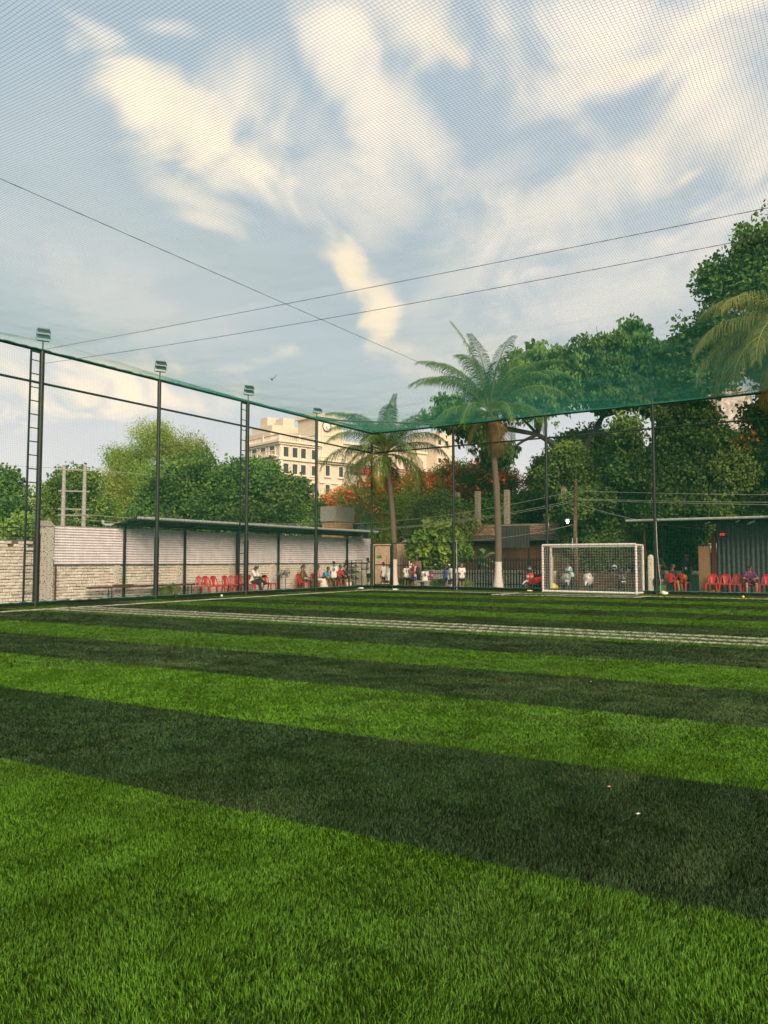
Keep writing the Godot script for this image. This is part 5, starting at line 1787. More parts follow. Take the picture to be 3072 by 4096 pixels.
func make_furniture() -> void:
	var g := "red chairs along the brick wall"
	var turn := PI / 2  # facing +x
	for q in [[11.95, 0.8, "faded pink plastic chair at the end of the timber bench"], [11.55, 0.1, "red plastic chair beside the faded pink one by the bench"], [11.15, 0.0, "bright red plastic chair third along from the timber bench"], [10.42, 0.0, "red plastic chair standing before a second faded pink chair"], [10.0, 0.85, "faded pink plastic chair beside the ladder post"], [9.62, 0.05, "red plastic chair half hidden by the ladder post"], [9.28, 0.5, "dull red plastic chair squeezed beside the seated man"], [8.75, 0.15, "red plastic chair on which the man in white sits"], [7.72, 0.0, "red plastic chair beyond the man's outstretched foot"]]:
		chair(V(-0.62 + rng.randf_range(-0.06, 0.06), 0, q[0]), turn + rng.randf_range(-0.12, 0.12), q[1], q[2], g)
	chair(V(-0.55, 0, 5.35), turn + 0.15, 0.0, "empty red plastic chair beside the woman in patterned blouse", g)
	chair(V(-0.95, 0, 4.85), turn, 0.0, "red plastic chair under the woman in patterned blouse", g)
	chair(V(-0.75, 0, 3.95), turn, 0.0, "red plastic chair under the woman in pale skirt", g)
	chair(V(-0.95, 0, 3.2), turn, 0.1, "red plastic chair behind the boy in blue", g)
	chair(V(-0.95, 0, 1.85), turn, 0.1, "red plastic chair under the boy in red jersey", g)
	chair(V(-0.95, 0, 1.35), turn, 0.2, "red plastic chair under the boy in black shirt", g)
	# stall chairs, facing away from the court or along it
	var gs := "red chairs at the stall"
	chair(V(15.3, 0.06, -1.5), PI + 0.1, 0.0, "red plastic chair with its back to the court before the green counter", gs)
	chair(V(15.75, 0.06, -2.0), PI - 0.25, 0.1, "red plastic chair with a yellow bag on its back", gs)
	chair(V(17.15, 0.06, -0.95), 0.0, 0.0, "red plastic chair beside the brown cupboard", gs)
	chair(V(17.68, 0.06, -0.95), 0.04, 0.0, "red plastic chair between two others before the dark wall", gs)
	chair(V(18.12, 0.06, -0.98), -0.05, 0.0, "red plastic chair next to the boy in striped jersey", gs)
	chair(V(18.62, 0.06, -1.05), 0.05, 0.0, "red plastic chair on which the boy in striped jersey sits", gs)
	chair(V(19.28, 0.06, -0.95), -0.04, 0.0, "red plastic chair beyond the boy in striped jersey", gs)
	# timber bench
	var wood := mat("bench_wood", lin(0.14, 0.062, 0.038), 0.8, 0, BARK, 1.5)
	var bm := post_mat()
	var t := thing("timber_bench", "long brown timber bench on steel legs along the brick wall", "bench", V(-1.15, 0, 0))
	var mb := MB.new()
	mb.cbox(V(0, 0.5, 14.2), V(0.28, 0.06, 5.9), 0.008)
	part("plank", mb, wood, t)
	for z in [14.0, 13.1, 12.2, 11.5, 16.2]:
		mb = MB.new()
		mb.bar(V(0.1, 0, z), V(0.1, 0.47, z), 0.025, 0.025)
		mb.bar(V(0.1, 0.46, z), V(-0.1, 0.46, z), 0.025, 0.025)
		mb.bar(V(-0.1, 0, z), V(-0.1, 0.47, z), 0.025, 0.025)
		part("leg_frame", mb, bm, t)
	mb = MB.new()
	mb.cbox(V(-1.15, 0.56, 15.6), V(0.2, 0.05, 0.85), 0.006)
	tag(part("loose_plank", mb, wood), "short loose plank lying on the timber bench", "plank")
	pot_plant("potted fern standing behind the net beside the bench", V(-0.45, 0, 14.1), 0.75, 22, [lin(0.07, 0.10, 0.025), lin(0.17, 0.20, 0.06)], lin(0.17, 0.09, 0.06))
	pot_plant("spiky potted plant behind the limewashed palm foot", V(1.25, 0, -1.6), 0.75, 18, [lin(0.05, 0.09, 0.03), lin(0.13, 0.18, 0.06)], lin(0.12, 0.10, 0.08))
	pot_plant("low bushy potted plant beside the seated child's bench", V(3.25, 0, -1.5), 0.62, 22, [lin(0.05, 0.09, 0.03), lin(0.14, 0.19, 0.06)], lin(0.10, 0.08, 0.07))
	pot_plant("pale spiky potted plant beside the thin white pole", V(5.05, 0, -1.3), 0.7, 16, [lin(0.10, 0.14, 0.04), lin(0.22, 0.26, 0.10)], lin(0.12, 0.06, 0.04))
	pot_plant("small potted plant with yellow leaves inside the gate", V(-0.1, 0, -1.5), 0.4, 12, [lin(0.22, 0.16, 0.02), lin(0.3, 0.24, 0.05)], lin(0.12, 0.06, 0.04))
	# pedestal fans
	for q in [[6.85, "pedestal fan next to the shelter post"], [6.42, "taller pedestal fan beside the empty red chair"]]:
		var f := thing("pedestal_fan", q[1], "fan", V(-0.75, 0, q[0]), PI / 2, "pedestal fans")
		var hgt := 0.84 if q[0] > 6.6 else 0.9
		mb = MB.new()
		mb.lathe([Vector2(0, 0), Vector2(0.2, 0), Vector2(0.2, 0.03), Vector2(0.04, 0.06), Vector2(0.03, 0.1)], 18)
		part("base", mb, bm, f)
		mb = MB.new()
		mb.rod(V(0, 0.05, 0), V(0, hgt, 0), 0.016)
		part("stand_pole", mb, bm, f)
		mb = MB.new()
		mb.ball(V(0, hgt, -0.04), V(0.07, 0.07, 0.1), 12, 8)
		part("motor", mb, bm, f)
		mb = MB.new()
		for k in 4:
			var a := TAU * k / 4
			mb.box(V(cos(a) * 0.12, hgt + sin(a) * 0.12, 0.09), V(0.16, 0.09, 0.004), Basis(Vector3.BACK, a) * Basis(Vector3.RIGHT, 0.45))
		part("blades", mb, mat("fan_blade", lin(0.16, 0.16, 0.16), 0.4), f)
		mb = MB.new()
		for rr in [0.06, 0.13, 0.19, 0.235]:
			var ring := []
			for k in 25: ring.append(V(cos(TAU * k / 24) * rr, hgt + sin(TAU * k / 24) * rr, 0.13 - rr * 0.2))
			mb.tube(ring, 0.003 if rr < 0.2 else 0.008, 5, false)
		for k in 28:
			var a := TAU * k / 28
			mb.tube([V(cos(a) * 0.03, hgt + sin(a) * 0.03, 0.14), V(cos(a) * 0.235, hgt + sin(a) * 0.235, 0.08), V(cos(a) * 0.1, hgt + sin(a) * 0.1, 0.0)], 0.002, 4, false)
		part("cage", mb, mat("cage_wire", lin(0.12, 0.12, 0.12), 0.4, 0.5), f)
	# shoe rack
	var rk := thing("shoe_rack", "tall black metal shoe rack by the fence corner", "rack", V(-1.0, 0, 0.3))
	for z in [-0.5, 0.5]:
		for x in [-0.2, 0.2]:
			mb = MB.new()
			mb.bar(V(x, 0, z), V(x, 1.5, z), 0.03, 0.03)
			part("upright", mb, bm, rk)
	for y in [0.12, 0.45, 0.8, 1.13, 1.48]:
		mb = MB.new()
		mb.box(V(0, y, 0), V(0.42, 0.02, 1.02))
		part("shelf", mb, bm, rk)
	for q in [[0.48, -0.2, "black"], [0.83, 0.1, "black"], [0.83, -0.25, "black"], [1.16, 0.2, "white"], [0.14, 0.2, "black"], [1.16, -0.1, "black"]]:
		var sg := shoe_mesh()
		var s := part("pair_shoe", sg, mat("shoe_" + q[2], lin(0.55, 0.53, 0.5) if q[2] == "white" else lin(0.03, 0.035, 0.04), 0.6))
		s.position = V(-0.95, q[0], 0.3 + q[1])
		s.rotation.y = PI / 2
		tag(s, "single %s sports shoe on the black rack, %s" % [q[2], {48: "second shelf", 83: "third shelf", 116: "fourth shelf", 14: "bottom shelf"}[int(round(q[0] * 100))] + ("" if q[1] > 0 else ", outer end")], "shoe", "shoes on the rack")
	# concrete block seat
	t = thing("concrete_seat", "short concrete bench on which child number six sits", "bench", V(2.6, 0, -1.1))
	mb = MB.new()
	mb.cbox(V(0, 0.36, 0), V(0.7, 0.08, 0.4), 0.01)
	part("top", mb, mats["old_concrete"], t)
	for x in [-0.25, 0.25]:
		mb = MB.new()
		mb.cbox(V(x, 0.16, 0), V(0.18, 0.32, 0.34), 0.01)
		part("leg", mb, mats["old_concrete"], t)
	mb = MB.new()
	mb.cbox(V(1.92, 0.42, -1.35), V(0.13, 0.86, 0.13), 0.012)
	tag(part("marker_post", mb, mats["limewash"]), "short white painted stone post beside the man in checked shirt", "post")
	# bin by the stall
	t = thing("waste_bin", "green plastic waste bin with a dark bag at the stall corner", "bin", V(14.95, 0.06, -1.0))
	mb = MB.new()
	mb.lathe([Vector2(0, 0), Vector2(0.2, 0), Vector2(0.26, 0.55), Vector2(0.28, 0.56), Vector2(0.28, 0.6), Vector2(0.25, 0.6)], 16)
	part("bucket", mb, mat("bin_green", lin(0.05, 0.16, 0.05), 0.5), t)
	mb = MB.new()
	mb.lathe([Vector2(0.295, 0.36), Vector2(0.3, 0.5), Vector2(0.29, 0.62), Vector2(0.2, 0.6), Vector2(0.1, 0.52)], 12)
	part("liner", mb, mat("bag_black", lin(0.02, 0.022, 0.025), 0.35), t)
	for q in [[17.22, -0.7, "cut log block standing under the red chair by the cupboard"], [17.42, -0.75, "second cut log block between two red chairs"]]:
		mb = MB.new()
		mb.cbox(V(q[0], 0.13, q[1]), V(0.15 if q[0] < 17.3 else 0.1, 0.15, 0.15), 0.01)
		tag(part("wood_block", mb, mat("cut_wood", lin(0.28, 0.16, 0.08), 0.85, 0, BARK, 3.0)), q[2], "wood block")
	mb = MB.new()
	mb.ball(V(15.72, 0.7, -2.3), V(0.16, 0.17, 0.07), 12, 8)
	tag(part("yellow_bag", mb, mat("bag_yellow", lin(0.62, 0.36, 0.01), 0.6)), "yellow cloth bag hanging on the back of a red chair", "bag")
	# crumpled yellow sack by the goal
	mb = MB.new()
	mb.ball(V(0, 0.14, 0), V(0.22, 0.17, 0.18), 18, 12)
	var nz := fbm(6.0, 3, 8)
	for i in mb.v.size(): mb.v[i] *= 1.0 + nz.get_noise_3dv(mb.v[i]) * 0.45
	var o := part("yellow_sack", mb, mat("sack_yellow", lin(0.62, 0.50, 0.02), 0.4))
	o.position = V(9.95, 0.05, -0.85)
	tag(o, "crumpled yellow sack lying behind the goal net", "sack")

func shoe_mesh() -> MB:
	var mb := MB.new()
	var rows := []
	for j in 9:  # from heel (z -) to toe (z +)
		var v := j / 8.0
		var w := 0.032 + 0.016 * sin(PI * clampf(v * 0.9 + 0.15, 0, 1))
		var h := lerpf(0.085, 0.035, smoothstep(0.2, 1.0, v))
		if j == 0 or j == 8: w *= 0.55
		var row := []
		for k in 10:
			var a := TAU * k / 9.0
			row.append(V(cos(a) * w, 0.5 * h + sin(a) * h * 0.5, -0.1 + 0.25 * v))
		rows.append(row)
	rows.reverse()
	mb.grid(rows)
	return mb

# ---------------------------------------------------------------- scooters
func torus(c: Vector3, r: float, t: float, wide := 1.0) -> MB:
	var mb := MB.new()
	var ring := []
	for k in 25: ring.append(c + V(0, cos(TAU * k / 24) * r, sin(TAU * k / 24) * r))
	mb.tube(ring, t, 8, false)
	return mb

func loft(secs: Array, n := 14) -> MB:  # secs: [z, y centre, half width, half height, power] superellipse slices along z
	var mb := MB.new()
	var rows := []
	for s in secs:
		var row := []
		for k in n + 1:
			var a := TAU * k / n
			var p: float = s[4]
			row.append(V(sign(cos(a)) * pow(absf(cos(a)), p) * s[2], s[1] + sign(sin(a)) * pow(absf(sin(a)), p) * s[3], s[0]))
		rows.append(row)
	rows.reverse()
	mb.grid(rows)
	for e in [0, rows.size() - 1]:
		var c := Vector3.ZERO
		for k in n: c += rows[e][k] / n
		for k in n:
			if e == 0: mb.tri(c, rows[e][k], rows[e][k + 1])
			else: mb.tri(c, rows[e][k + 1], rows[e][k])
	return mb

# local: front of the scooter looks to +z
func scooter(label: String, at: Vector3, turn: float, main: Color, second: Color, dark: Color) -> void:
	var t := thing("motor_scooter", label, "scooter", at, turn, "parked scooters")
	var k := label.substr(0, 6)
	var pm := mat("scoot_a" + k, main, 0.22)
	pm.clearcoat_enabled = true
	var sm := mat("scoot_b" + k, second, 0.3)
	var dm := mat("scoot_c" + k, dark, 0.5)
	var rub := mat("rubber", lin(0.018, 0.018, 0.018), 0.85)
	var chrome := mat("alloy", lin(0.45, 0.45, 0.46), 0.3, 0.9)
	for z in [0.62, -0.58]:
		var w := Node3D.new()
		w.name = "wheel"
		t.add_child(w, true)
		part("tyre", torus(V(0, 0.22, z), 0.17, 0.052), rub, w)
		var mb := MB.new()
		mb.lathe([Vector2(0, -0.03), Vector2(0.13, -0.04), Vector2(0.135, 0.04), Vector2(0, 0.03)], 16, Transform3D(Basis(Vector3.BACK, PI / 2), V(0, 0.22, z)))
		part("rim", mb, chrome, w)
	var fm := loft([[0.42, 0.40, 0.02, 0.02, 0.8], [0.5, 0.44, 0.055, 0.05, 0.8], [0.64, 0.46, 0.06, 0.045, 0.8], [0.8, 0.40, 0.05, 0.045, 0.8], [0.88, 0.32, 0.02, 0.03, 0.8]])
	part("front_mudguard", fm, sm, t)
	var mb := MB.new()
	for s in [-1.0, 1.0]: mb.rod(V(0.075 * s, 0.22, 0.62), V(0.05 * s, 0.6, 0.48), 0.02)
	mb.rod(V(-0.1, 0.22, 0.62), V(0.1, 0.22, 0.62), 0.018)
	part("fork", mb, dm, t)
	# apron: broad at the shoulders, narrow at the foot
	mb = MB.new()
	var rows := []
	for q in [[0.30, 0.10, 0.40], [0.42, 0.15, 0.47], [0.56, 0.20, 0.52], [0.68, 0.22, 0.52], [0.80, 0.18, 0.46], [0.90, 0.10, 0.40]]:
		var row := []
		for i in 9:
			var u := i / 8.0 * 2.0 - 1.0
			row.append(V(u * q[1], q[0], q[2] - 0.14 * u * u))
		rows.append(row)
	mb.grid(rows)
	var inner := []
	for r in rows:
		var q := []
		for p in r: q.append(p - V(0, 0, 0.06))
		inner.append(q)
	mb.grid(inner)
	part("front_apron", mb, pm, t)
	mb = loft([[0.36, 0.66, 0.03, 0.1, 0.7], [0.5, 0.68, 0.09, 0.075, 0.7], [0.545, 0.66, 0.06, 0.05, 0.7]])
	var hl := part("headlight_housing", mb, sm, t)
	mb = MB.new()
	mb.ball(V(0, 0.665, 0.545), V(0.055, 0.04, 0.02), 12, 8)
	part("headlight", mb, mat("lamp_glass", lin(0.5, 0.52, 0.54), 0.1), hl)
	for s in [-1.0, 1.0]:
		mb = MB.new()
		mb.ball(V(0.14 * s, 0.75, 0.455), V(0.05, 0.022, 0.02), 10, 6)
		part("turn_signal", mb, mat("amber", lin(0.5, 0.2, 0.03), 0.2), t)
	mb = loft([[0.22, 0.93, 0.06, 0.03, 0.8], [0.32, 0.95, 0.13, 0.06, 0.8], [0.42, 0.93, 0.10, 0.05, 0.8], [0.46, 0.91, 0.04, 0.02, 0.8]])
	part("handlebar_cowl", mb, dm, t)
	mb = MB.new()
	mb.tube([V(-0.34, 0.95, 0.24), V(-0.18, 0.96, 0.32), V(0.18, 0.96, 0.32), V(0.34, 0.95, 0.24)], 0.018, 8)
	part("handlebar", mb, rub, t)
	for s in [-1.0, 1.0]:
		var mr := Node3D.new()
		mr.name = "mirror"
		t.add_child(mr, true)
		mb = MB.new()
		mb.tube([V(0.2 * s, 0.96, 0.31), V(0.28 * s, 1.06, 0.3), V(0.31 * s, 1.14, 0.28)], 0.008, 6)
		part("stalk", mb, rub, mr)
		mb = MB.new()
		mb.ball(V(0.33 * s, 1.17, 0.28), V(0.065, 0.045, 0.018), 12, 8)
		part("mirror_head", mb, rub, mr)
	mb = MB.new()
	mb.cbox(V(0, 0.3, 0.14), V(0.3, 0.09, 0.42), 0.02)
	part("footboard", mb, dm, t)
	part("rear_body", loft([[0.0, 0.45, 0.10, 0.16, 0.7], [-0.15, 0.5, 0.14, 0.18, 0.7], [-0.45, 0.56, 0.16, 0.15, 0.7], [-0.75, 0.64, 0.11, 0.09, 0.7], [-0.9, 0.68, 0.05, 0.04, 0.7]]), pm, t)
	part("seat", loft([[0.02, 0.70, 0.08, 0.03, 0.8], [-0.1, 0.73, 0.13, 0.05, 0.8], [-0.4, 0.74, 0.14, 0.055, 0.8], [-0.6, 0.79, 0.13, 0.05, 0.8], [-0.78, 0.79, 0.07, 0.03, 0.8]]), rub, t)
	mb = MB.new()
	mb.tube([V(-0.12, 0.72, -0.68), V(-0.12, 0.82, -0.86), V(0.12, 0.82, -0.86), V(0.12, 0.72, -0.68)], 0.014, 8)
	part("grab_rail", mb, chrome, t)
	mb = MB.new()
	mb.cbox(V(0, 0.64, -0.9), V(0.14, 0.06, 0.05), 0.01)
	part("tail_light", mb, mat("tail_red", lin(0.4, 0.01, 0.01), 0.2), t)
	mb = MB.new()
	mb.tube([V(0.13, 0.24, -0.3), V(0.15, 0.3, -0.62), V(0.15, 0.34, -0.86)], [0.03, 0.045, 0.045], 10)
	part("exhaust", mb, dm, t)
	mb = MB.new()
	mb.cbox(V(-0.02, 0.27, -0.38), V(0.2, 0.18, 0.4), 0.03)
	part("engine", mb, dm, t)
	mb = MB.new()
	mb.rod(V(-0.1, 0.26, -0.1), V(-0.22, 0.0, -0.12), 0.014)
	part("side_stand", mb, dm, t)
	mb = MB.new()
	mb.box(V(0, 0.50, 0.545), V(0.2, 0.05, 0.006), Basis(Vector3.RIGHT, -0.2))
	part("number_plate", mb, mat("plate_white", lin(0.6, 0.6, 0.58), 0.5), t)

func make_scooters() -> void:
	scooter("red and white motor scooter parked between the palm and the goal", V(8.75, 0, -1.45), -0.3, lin(0.55, 0.02, 0.03), lin(0.62, 0.6, 0.58), lin(0.03, 0.03, 0.03))
	scooter("silver grey motor scooter with the person in pale blue behind it", V(10.35, 0, -1.5), 0.5, lin(0.25, 0.26, 0.27), lin(0.3, 0.31, 0.32), lin(0.03, 0.03, 0.03))
	scooter("white motor scooter parked behind the middle of the goal", V(11.5, 0, -1.55), 0.12, lin(0.55, 0.54, 0.52), lin(0.6, 0.6, 0.58), lin(0.03, 0.03, 0.03))
	scooter("black motor scooter with high mirrors behind the goal", V(13.05, 0, -1.5), 0.5, lin(0.03, 0.04, 0.042), lin(0.04, 0.05, 0.05), lin(0.02, 0.02, 0.02))
	var hm := thing("helmet", "white and blue helmet resting on the black scooter's mirror", "helmet", V(12.8, 1.07, -1.35))
	var mb := MB.new()
	mb.ball(V(0, 0.1, 0), V(0.12, 0.13, 0.14), 16, 10)
	part("shell", mb, mat("helmet_white", lin(0.35, 0.45, 0.5), 0.25), hm)
	mb = MB.new()
	mb.ball(V(0, 0.09, 0.05), V(0.1, 0.06, 0.1), 14, 8)
	part("visor", mb, mat("visor", lin(0.03, 0.04, 0.05), 0.1), hm)
	var h2 := thing("helmet", "dark helmet hanging on the red scooter's handlebar", "helmet", V(8.6, 0.98, -1.25))
	mb = MB.new()
	mb.ball(V(0, 0.1, 0), V(0.13, 0.15, 0.14), 16, 10)
	part("shell", mb, mat("helmet_dark", lin(0.05, 0.06, 0.065), 0.25), h2)
	mb = MB.new()
	mb.ball(V(0.02, 0.09, 0.05), V(0.11, 0.07, 0.11), 14, 8)
	part("visor", mb, mat("visor_pale", lin(0.3, 0.33, 0.34), 0.1), h2)

# ---------------------------------------------------------------- litter, bird
func make_small_things() -> void:
	for q in [["crushed pale plastic bottle lying on the turf before the gate", V(3.1, 0.04, 2.6), lin(0.5, 0.58, 0.52), 0.16], ["clear plastic bottle lying by the foot of the side net", V(0.75, 0.04, 2.2), lin(0.55, 0.62, 0.6), 0.14], ["yellow crumpled wrapper lying on the turf before the red scooter", V(9.4, 0.045, 0.75), lin(0.6, 0.55, 0.25), 0.12]]:
		var b := thing("litter_bottle", q[0], "bottle", q[1], rng.randf() * TAU)
		var mb := MB.new()
		mb.lathe([Vector2(0, -q[3]), Vector2(0.035, -q[3]), Vector2(0.036, q[3] * 0.4), Vector2(0.014, q[3] * 0.8), Vector2(0.014, q[3]), Vector2(0, q[3])], 12, Transform3D(Basis(Vector3.BACK, PI / 2), V(0, 0.02, 0)))
		part("body", mb, mat("bottle%d" % int(q[2].r * 1000), q[2], 0.2), b)
		mb = MB.new()
		mb.lathe([Vector2(0, 0), Vector2(0.017, 0), Vector2(0.017, 0.025), Vector2(0, 0.025)], 10, Transform3D(Basis(Vector3.BACK, PI / 2), V(-q[3], 0.02, 0)))
		part("cap", mb, mat("cap_blue", lin(0.2, 0.35, 0.4), 0.4), b)
	var mb := MB.new()
	mb.ball(V(0, 0.07, 0), V(0.2, 0.07, 0.12), 18, 10)
	var nz := fbm(9.0, 3, 18)
	for i in mb.v.size(): mb.v[i] *= 1.0 + nz.get_noise_3dv(mb.v[i]) * 0.6
	var o := part("crumpled_bag", mb, mat("bag_white", lin(0.68, 0.64, 0.58), 0.6))
	o.position = V(15.45, 0.02, 0.55)
	tag(o, "crumpled white plastic bag on the turf below the stall post", "bag")
	for q in [["small yellow ball on the turf before the striped jersey boy", V(18.75, 0.06, 1.9), 0.05, lin(0.6, 0.55, 0.03)], ["white golf-sized ball by the foot of the side net", V(0.5, 0.05, 12.0), 0.05, lin(0.65, 0.68, 0.66)]]:
		mb = MB.new()
		mb.ball(q[1], V(q[2], q[2], q[2]), 14, 10)
		mb.tube([q[1] + V(-q[2] * 0.7, q[2] * 0.74, 0), q[1] + V(0, q[2] * 1.03, 0), q[1] + V(q[2] * 0.7, q[2] * 0.74, 0)], 0.003, 5)
		tag(part("toy_ball", mb, mat("ball%d" % int(q[3].b * 1000), q[3], 0.5)), q[0], "ball")
	for q in [["scrap of pink paper lying on a dark turf stripe", V(21.65, 0.045, 30.15), lin(0.6, 0.25, 0.2)], ["scrap of white paper on the dark turf stripe", V(21.95, 0.045, 30.6), lin(0.6, 0.62, 0.58)], ["pale leaf scrap lying on the dark stripe by the half way lines", V(20.2, 0.045, 25.9), lin(0.55, 0.55, 0.45)]]:
		mb = MB.new()
		mb.grid([[V(-0.014, 0, -0.01), V(0, 0.006, -0.011), V(0.014, 0.002, -0.008)], [V(-0.013, 0.004, 0.01), V(0.001, 0.001, 0.012), V(0.015, 0.007, 0.009)]])
		o = part("paper_scrap", mb, mat("scrap%d" % int(q[2].g * 1000), q[2], 0.8))
		o.position = q[1]
		tag(o, q[0], "paper scrap")
	# bird in flight
	var b := thing("bird", "small dark bird flying over the net beside the wires", "bird", V(-9.5, 13.2, -2.6), 0.6)
	mb = loft([[-0.16, 0.0, 0.01, 0.005, 1.0], [-0.08, 0.0, 0.035, 0.03, 1.0], [0.0, 0.0, 0.05, 0.045, 1.0], [0.09, 0.02, 0.035, 0.035, 1.0], [0.14, 0.03, 0.03, 0.03, 1.0], [0.18, 0.025, 0.005, 0.005, 1.0]])
	part("body", mb, mat("feather_dark", lin(0.05, 0.045, 0.04), 0.8), b)
	for s in [-1.0, 1.0]:
		mb = MB.new()
		mb.grid([[V(0.03 * s, 0.02, 0.07), V(0.16 * s, 0.15, 0.06), V(0.26 * s, 0.3, 0.0), V(0.3 * s, 0.36, -0.06)], [V(0.03 * s, 0.015, -0.05), V(0.15 * s, 0.13, -0.07), V(0.24 * s, 0.25, -0.1), V(0.29 * s, 0.34, -0.1)]])
		part("wing", mb, mats["feather_dark"], b)
	mb = MB.new()
	mb.grid([[V(-0.02, 0, -0.14), V(0.02, 0, -0.14)], [V(-0.05, -0.01, -0.27), V(0.05, -0.01, -0.27)]])
	part("tail", mb, mats["feather_dark"], b)

# ---------------------------------------------------------------- people: one smooth surface grown round the bones
# bones: [a, b, radius at a, radius at b]; tapered capsules joined by a smooth minimum, meshed as surface nets
func nets(bones: Array, cell: float, k: float) -> MB:
	var lo := Vector3.ONE * 1e9
	var hi := -lo
	for b in bones:
		var r := maxf(b[2], b[3]) + cell * 2.5
		for p in [b[0], b[1]]:
			lo = lo.min(p - Vector3.ONE * r)
			hi = hi.max(p + Vector3.ONE * r)
	var nx := int((hi.x - lo.x) / cell) + 2
	var ny := int((hi.y - lo.y) / cell) + 2
	var nz := int((hi.z - lo.z) / cell) + 2
	var g := PackedFloat32Array()
	g.resize(nx * ny * nz)
	g.fill(1.0)
	var sxy := nx * ny
	for b in bones:
		var a: Vector3 = b[0]
		var ba: Vector3 = b[1] - a
		var l2 := maxf(ba.length_squared(), 1e-9)
		var r0: float = b[2]
		var r1: float = b[3]
		var m := maxf(r0, r1) + cell * 1.8 + k * 0.5
		var p0: Vector3 = a.min(b[1]) - Vector3.ONE * m - lo
		var p1: Vector3 = a.max(b[1]) + Vector3.ONE * m - lo
		var x0 := maxi(int(p0.x / cell), 0)
		var x1 := mini(int(p1.x / cell) + 1, nx - 1)
		var y0 := maxi(int(p0.y / cell), 0)
		var y1 := mini(int(p1.y / cell) + 1, ny - 1)
		for z in range(maxi(int(p0.z / cell), 0), mini(int(p1.z / cell) + 1, nz - 1) + 1):
			for y in range(y0, y1 + 1):
				var o := z * sxy + y * nx
				for x in range(x0, x1 + 1):
					var p := lo + Vector3(x, y, z) * cell - a
					var t := clampf(p.dot(ba) / l2, 0.0, 1.0)
					var d := (p - ba * t).length() - (r0 + (r1 - r0) * t)
					var e := g[o + x]
					var h := k - absf(d - e)
					g[o + x] = minf(d, e) - (h * h / k * 0.25 if h > 0.0 else 0.0)
	var id := PackedInt32Array()
	id.resize(nx * ny * nz)
	id.fill(-1)
	var mb := MB.new()
	var off := [0, 1, nx, nx + 1, sxy, sxy + 1, sxy + nx, sxy + nx + 1]
	for z in nz - 1:
		for y in ny - 1:
			for x in nx - 1:
				var o := z * sxy + y * nx + x
				var a := g[o]
				var neg := 1 if a < 0.0 else 0
				for q in range(1, 8):
					if g[o + off[q]] < 0.0: neg += 1
				if neg == 0 or neg == 8: continue
				var v := [a, g[o + 1], g[o + nx], g[o + nx + 1], g[o + sxy], g[o + sxy + 1], g[o + sxy + nx], g[o + sxy + nx + 1]]
				var s := Vector3.ZERO
				var c := 0
				for e in [[0, 1], [2, 3], [4, 5], [6, 7], [0, 2], [1, 3], [4, 6], [5, 7], [0, 4], [1, 5], [2, 6], [3, 7]]:
					var va: float = v[e[0]]
					var vb: float = v[e[1]]
					if (va < 0.0) != (vb < 0.0):
						var t := va / (va - vb)
						var pa := Vector3(e[0] & 1, (e[0] >> 1) & 1, e[0] >> 2)
						var pb := Vector3(e[1] & 1, (e[1] >> 1) & 1, e[1] >> 2)
						s += pa.lerp(pb, t)
						c += 1
				var nrm := Vector3(v[1] + v[3] + v[5] + v[7] - v[0] - v[2] - v[4] - v[6], v[2] + v[3] + v[6] + v[7] - v[0] - v[1] - v[4] - v[5], v[4] + v[5] + v[6] + v[7] - v[0] - v[1] - v[2] - v[3])
				id[o] = mb.vert(lo + (Vector3(x, y, z) + s / c) * cell, nrm.normalized())
	for z in range(1, nz - 1):
		for y in range(1, ny - 1):
			for x in range(1, nx - 1):
				var o := z * sxy + y * nx + x
				var a := g[o] < 0.0
				for q in [[1, nx, sxy], [nx, sxy, 1], [sxy, 1, nx]]:
					if a == (g[o + q[0]] < 0.0): continue
					var i0 := id[o]
					var i1 := id[o - q[1]]
					var i2 := id[o - q[1] - q[2]]
					var i3 := id[o - q[2]]
					if i0 < 0 or i1 < 0 or i2 < 0 or i3 < 0: continue
					if a: mb.ix.append_array(PackedInt32Array([i0, i2, i1, i0, i3, i2]))
					else: mb.ix.append_array(PackedInt32Array([i0, i1, i2, i0, i2, i3]))
	return mb

# head, 1 unit = head height; centre of the skull at origin, face to +z
func head_mesh(skin: Color) -> MB:
	var key := "head" + str(skin)
	if meshes.has(key): return meshes[key]
	var b := [[V(0, 0.12, -0.06), V(0, 0.10, 0.02), 0.37, 0.36], [V(0, -0.1, 0.05), V(0, -0.30, 0.12), 0.29, 0.19], [V(-0.1, -0.32, 0.12), V(0.1, -0.32, 0.12), 0.15, 0.15],
		[V(0, 0.03, 0.36), V(0, -0.12, 0.45), 0.035, 0.06], [V(-0.15, 0.09, 0.32), V(0.15, 0.09, 0.32), 0.05, 0.05], [V(-0.36, 0.06, 0.0), V(-0.39, -0.1, -0.02), 0.06, 0.04], [V(0.36, 0.06, 0.0), V(0.39, -0.1, -0.02), 0.06, 0.04],
		[V(-0.08, -0.25, 0.30), V(0.08, -0.25, 0.30), 0.04, 0.04], [V(0, -0.3, -0.05), V(0, -0.62, -0.08), 0.21, 0.21]]
	var mb := nets(b, 0.035, 0.06)
	for i in mb.v.size():
		var p := mb.v[i]
		var c := skin
		if p.z > 0.2:
			for s in [-1.0, 1.0]:
				if p.distance_to(V(0.14 * s, 0.0, 0.36)) < 0.055: c = Color(0.03, 0.025, 0.02)
				if absf(p.x - 0.14 * s) < 0.09 and absf(p.y - 0.10) < 0.025: c = skin * 0.3
			if absf(p.y + 0.25) < 0.035 and absf(p.x) < 0.1: c = Color(skin.r * 0.9, skin.g * 0.55, skin.b * 0.55)
		mb.c[i] = c
	meshes[key] = mb
	return mb

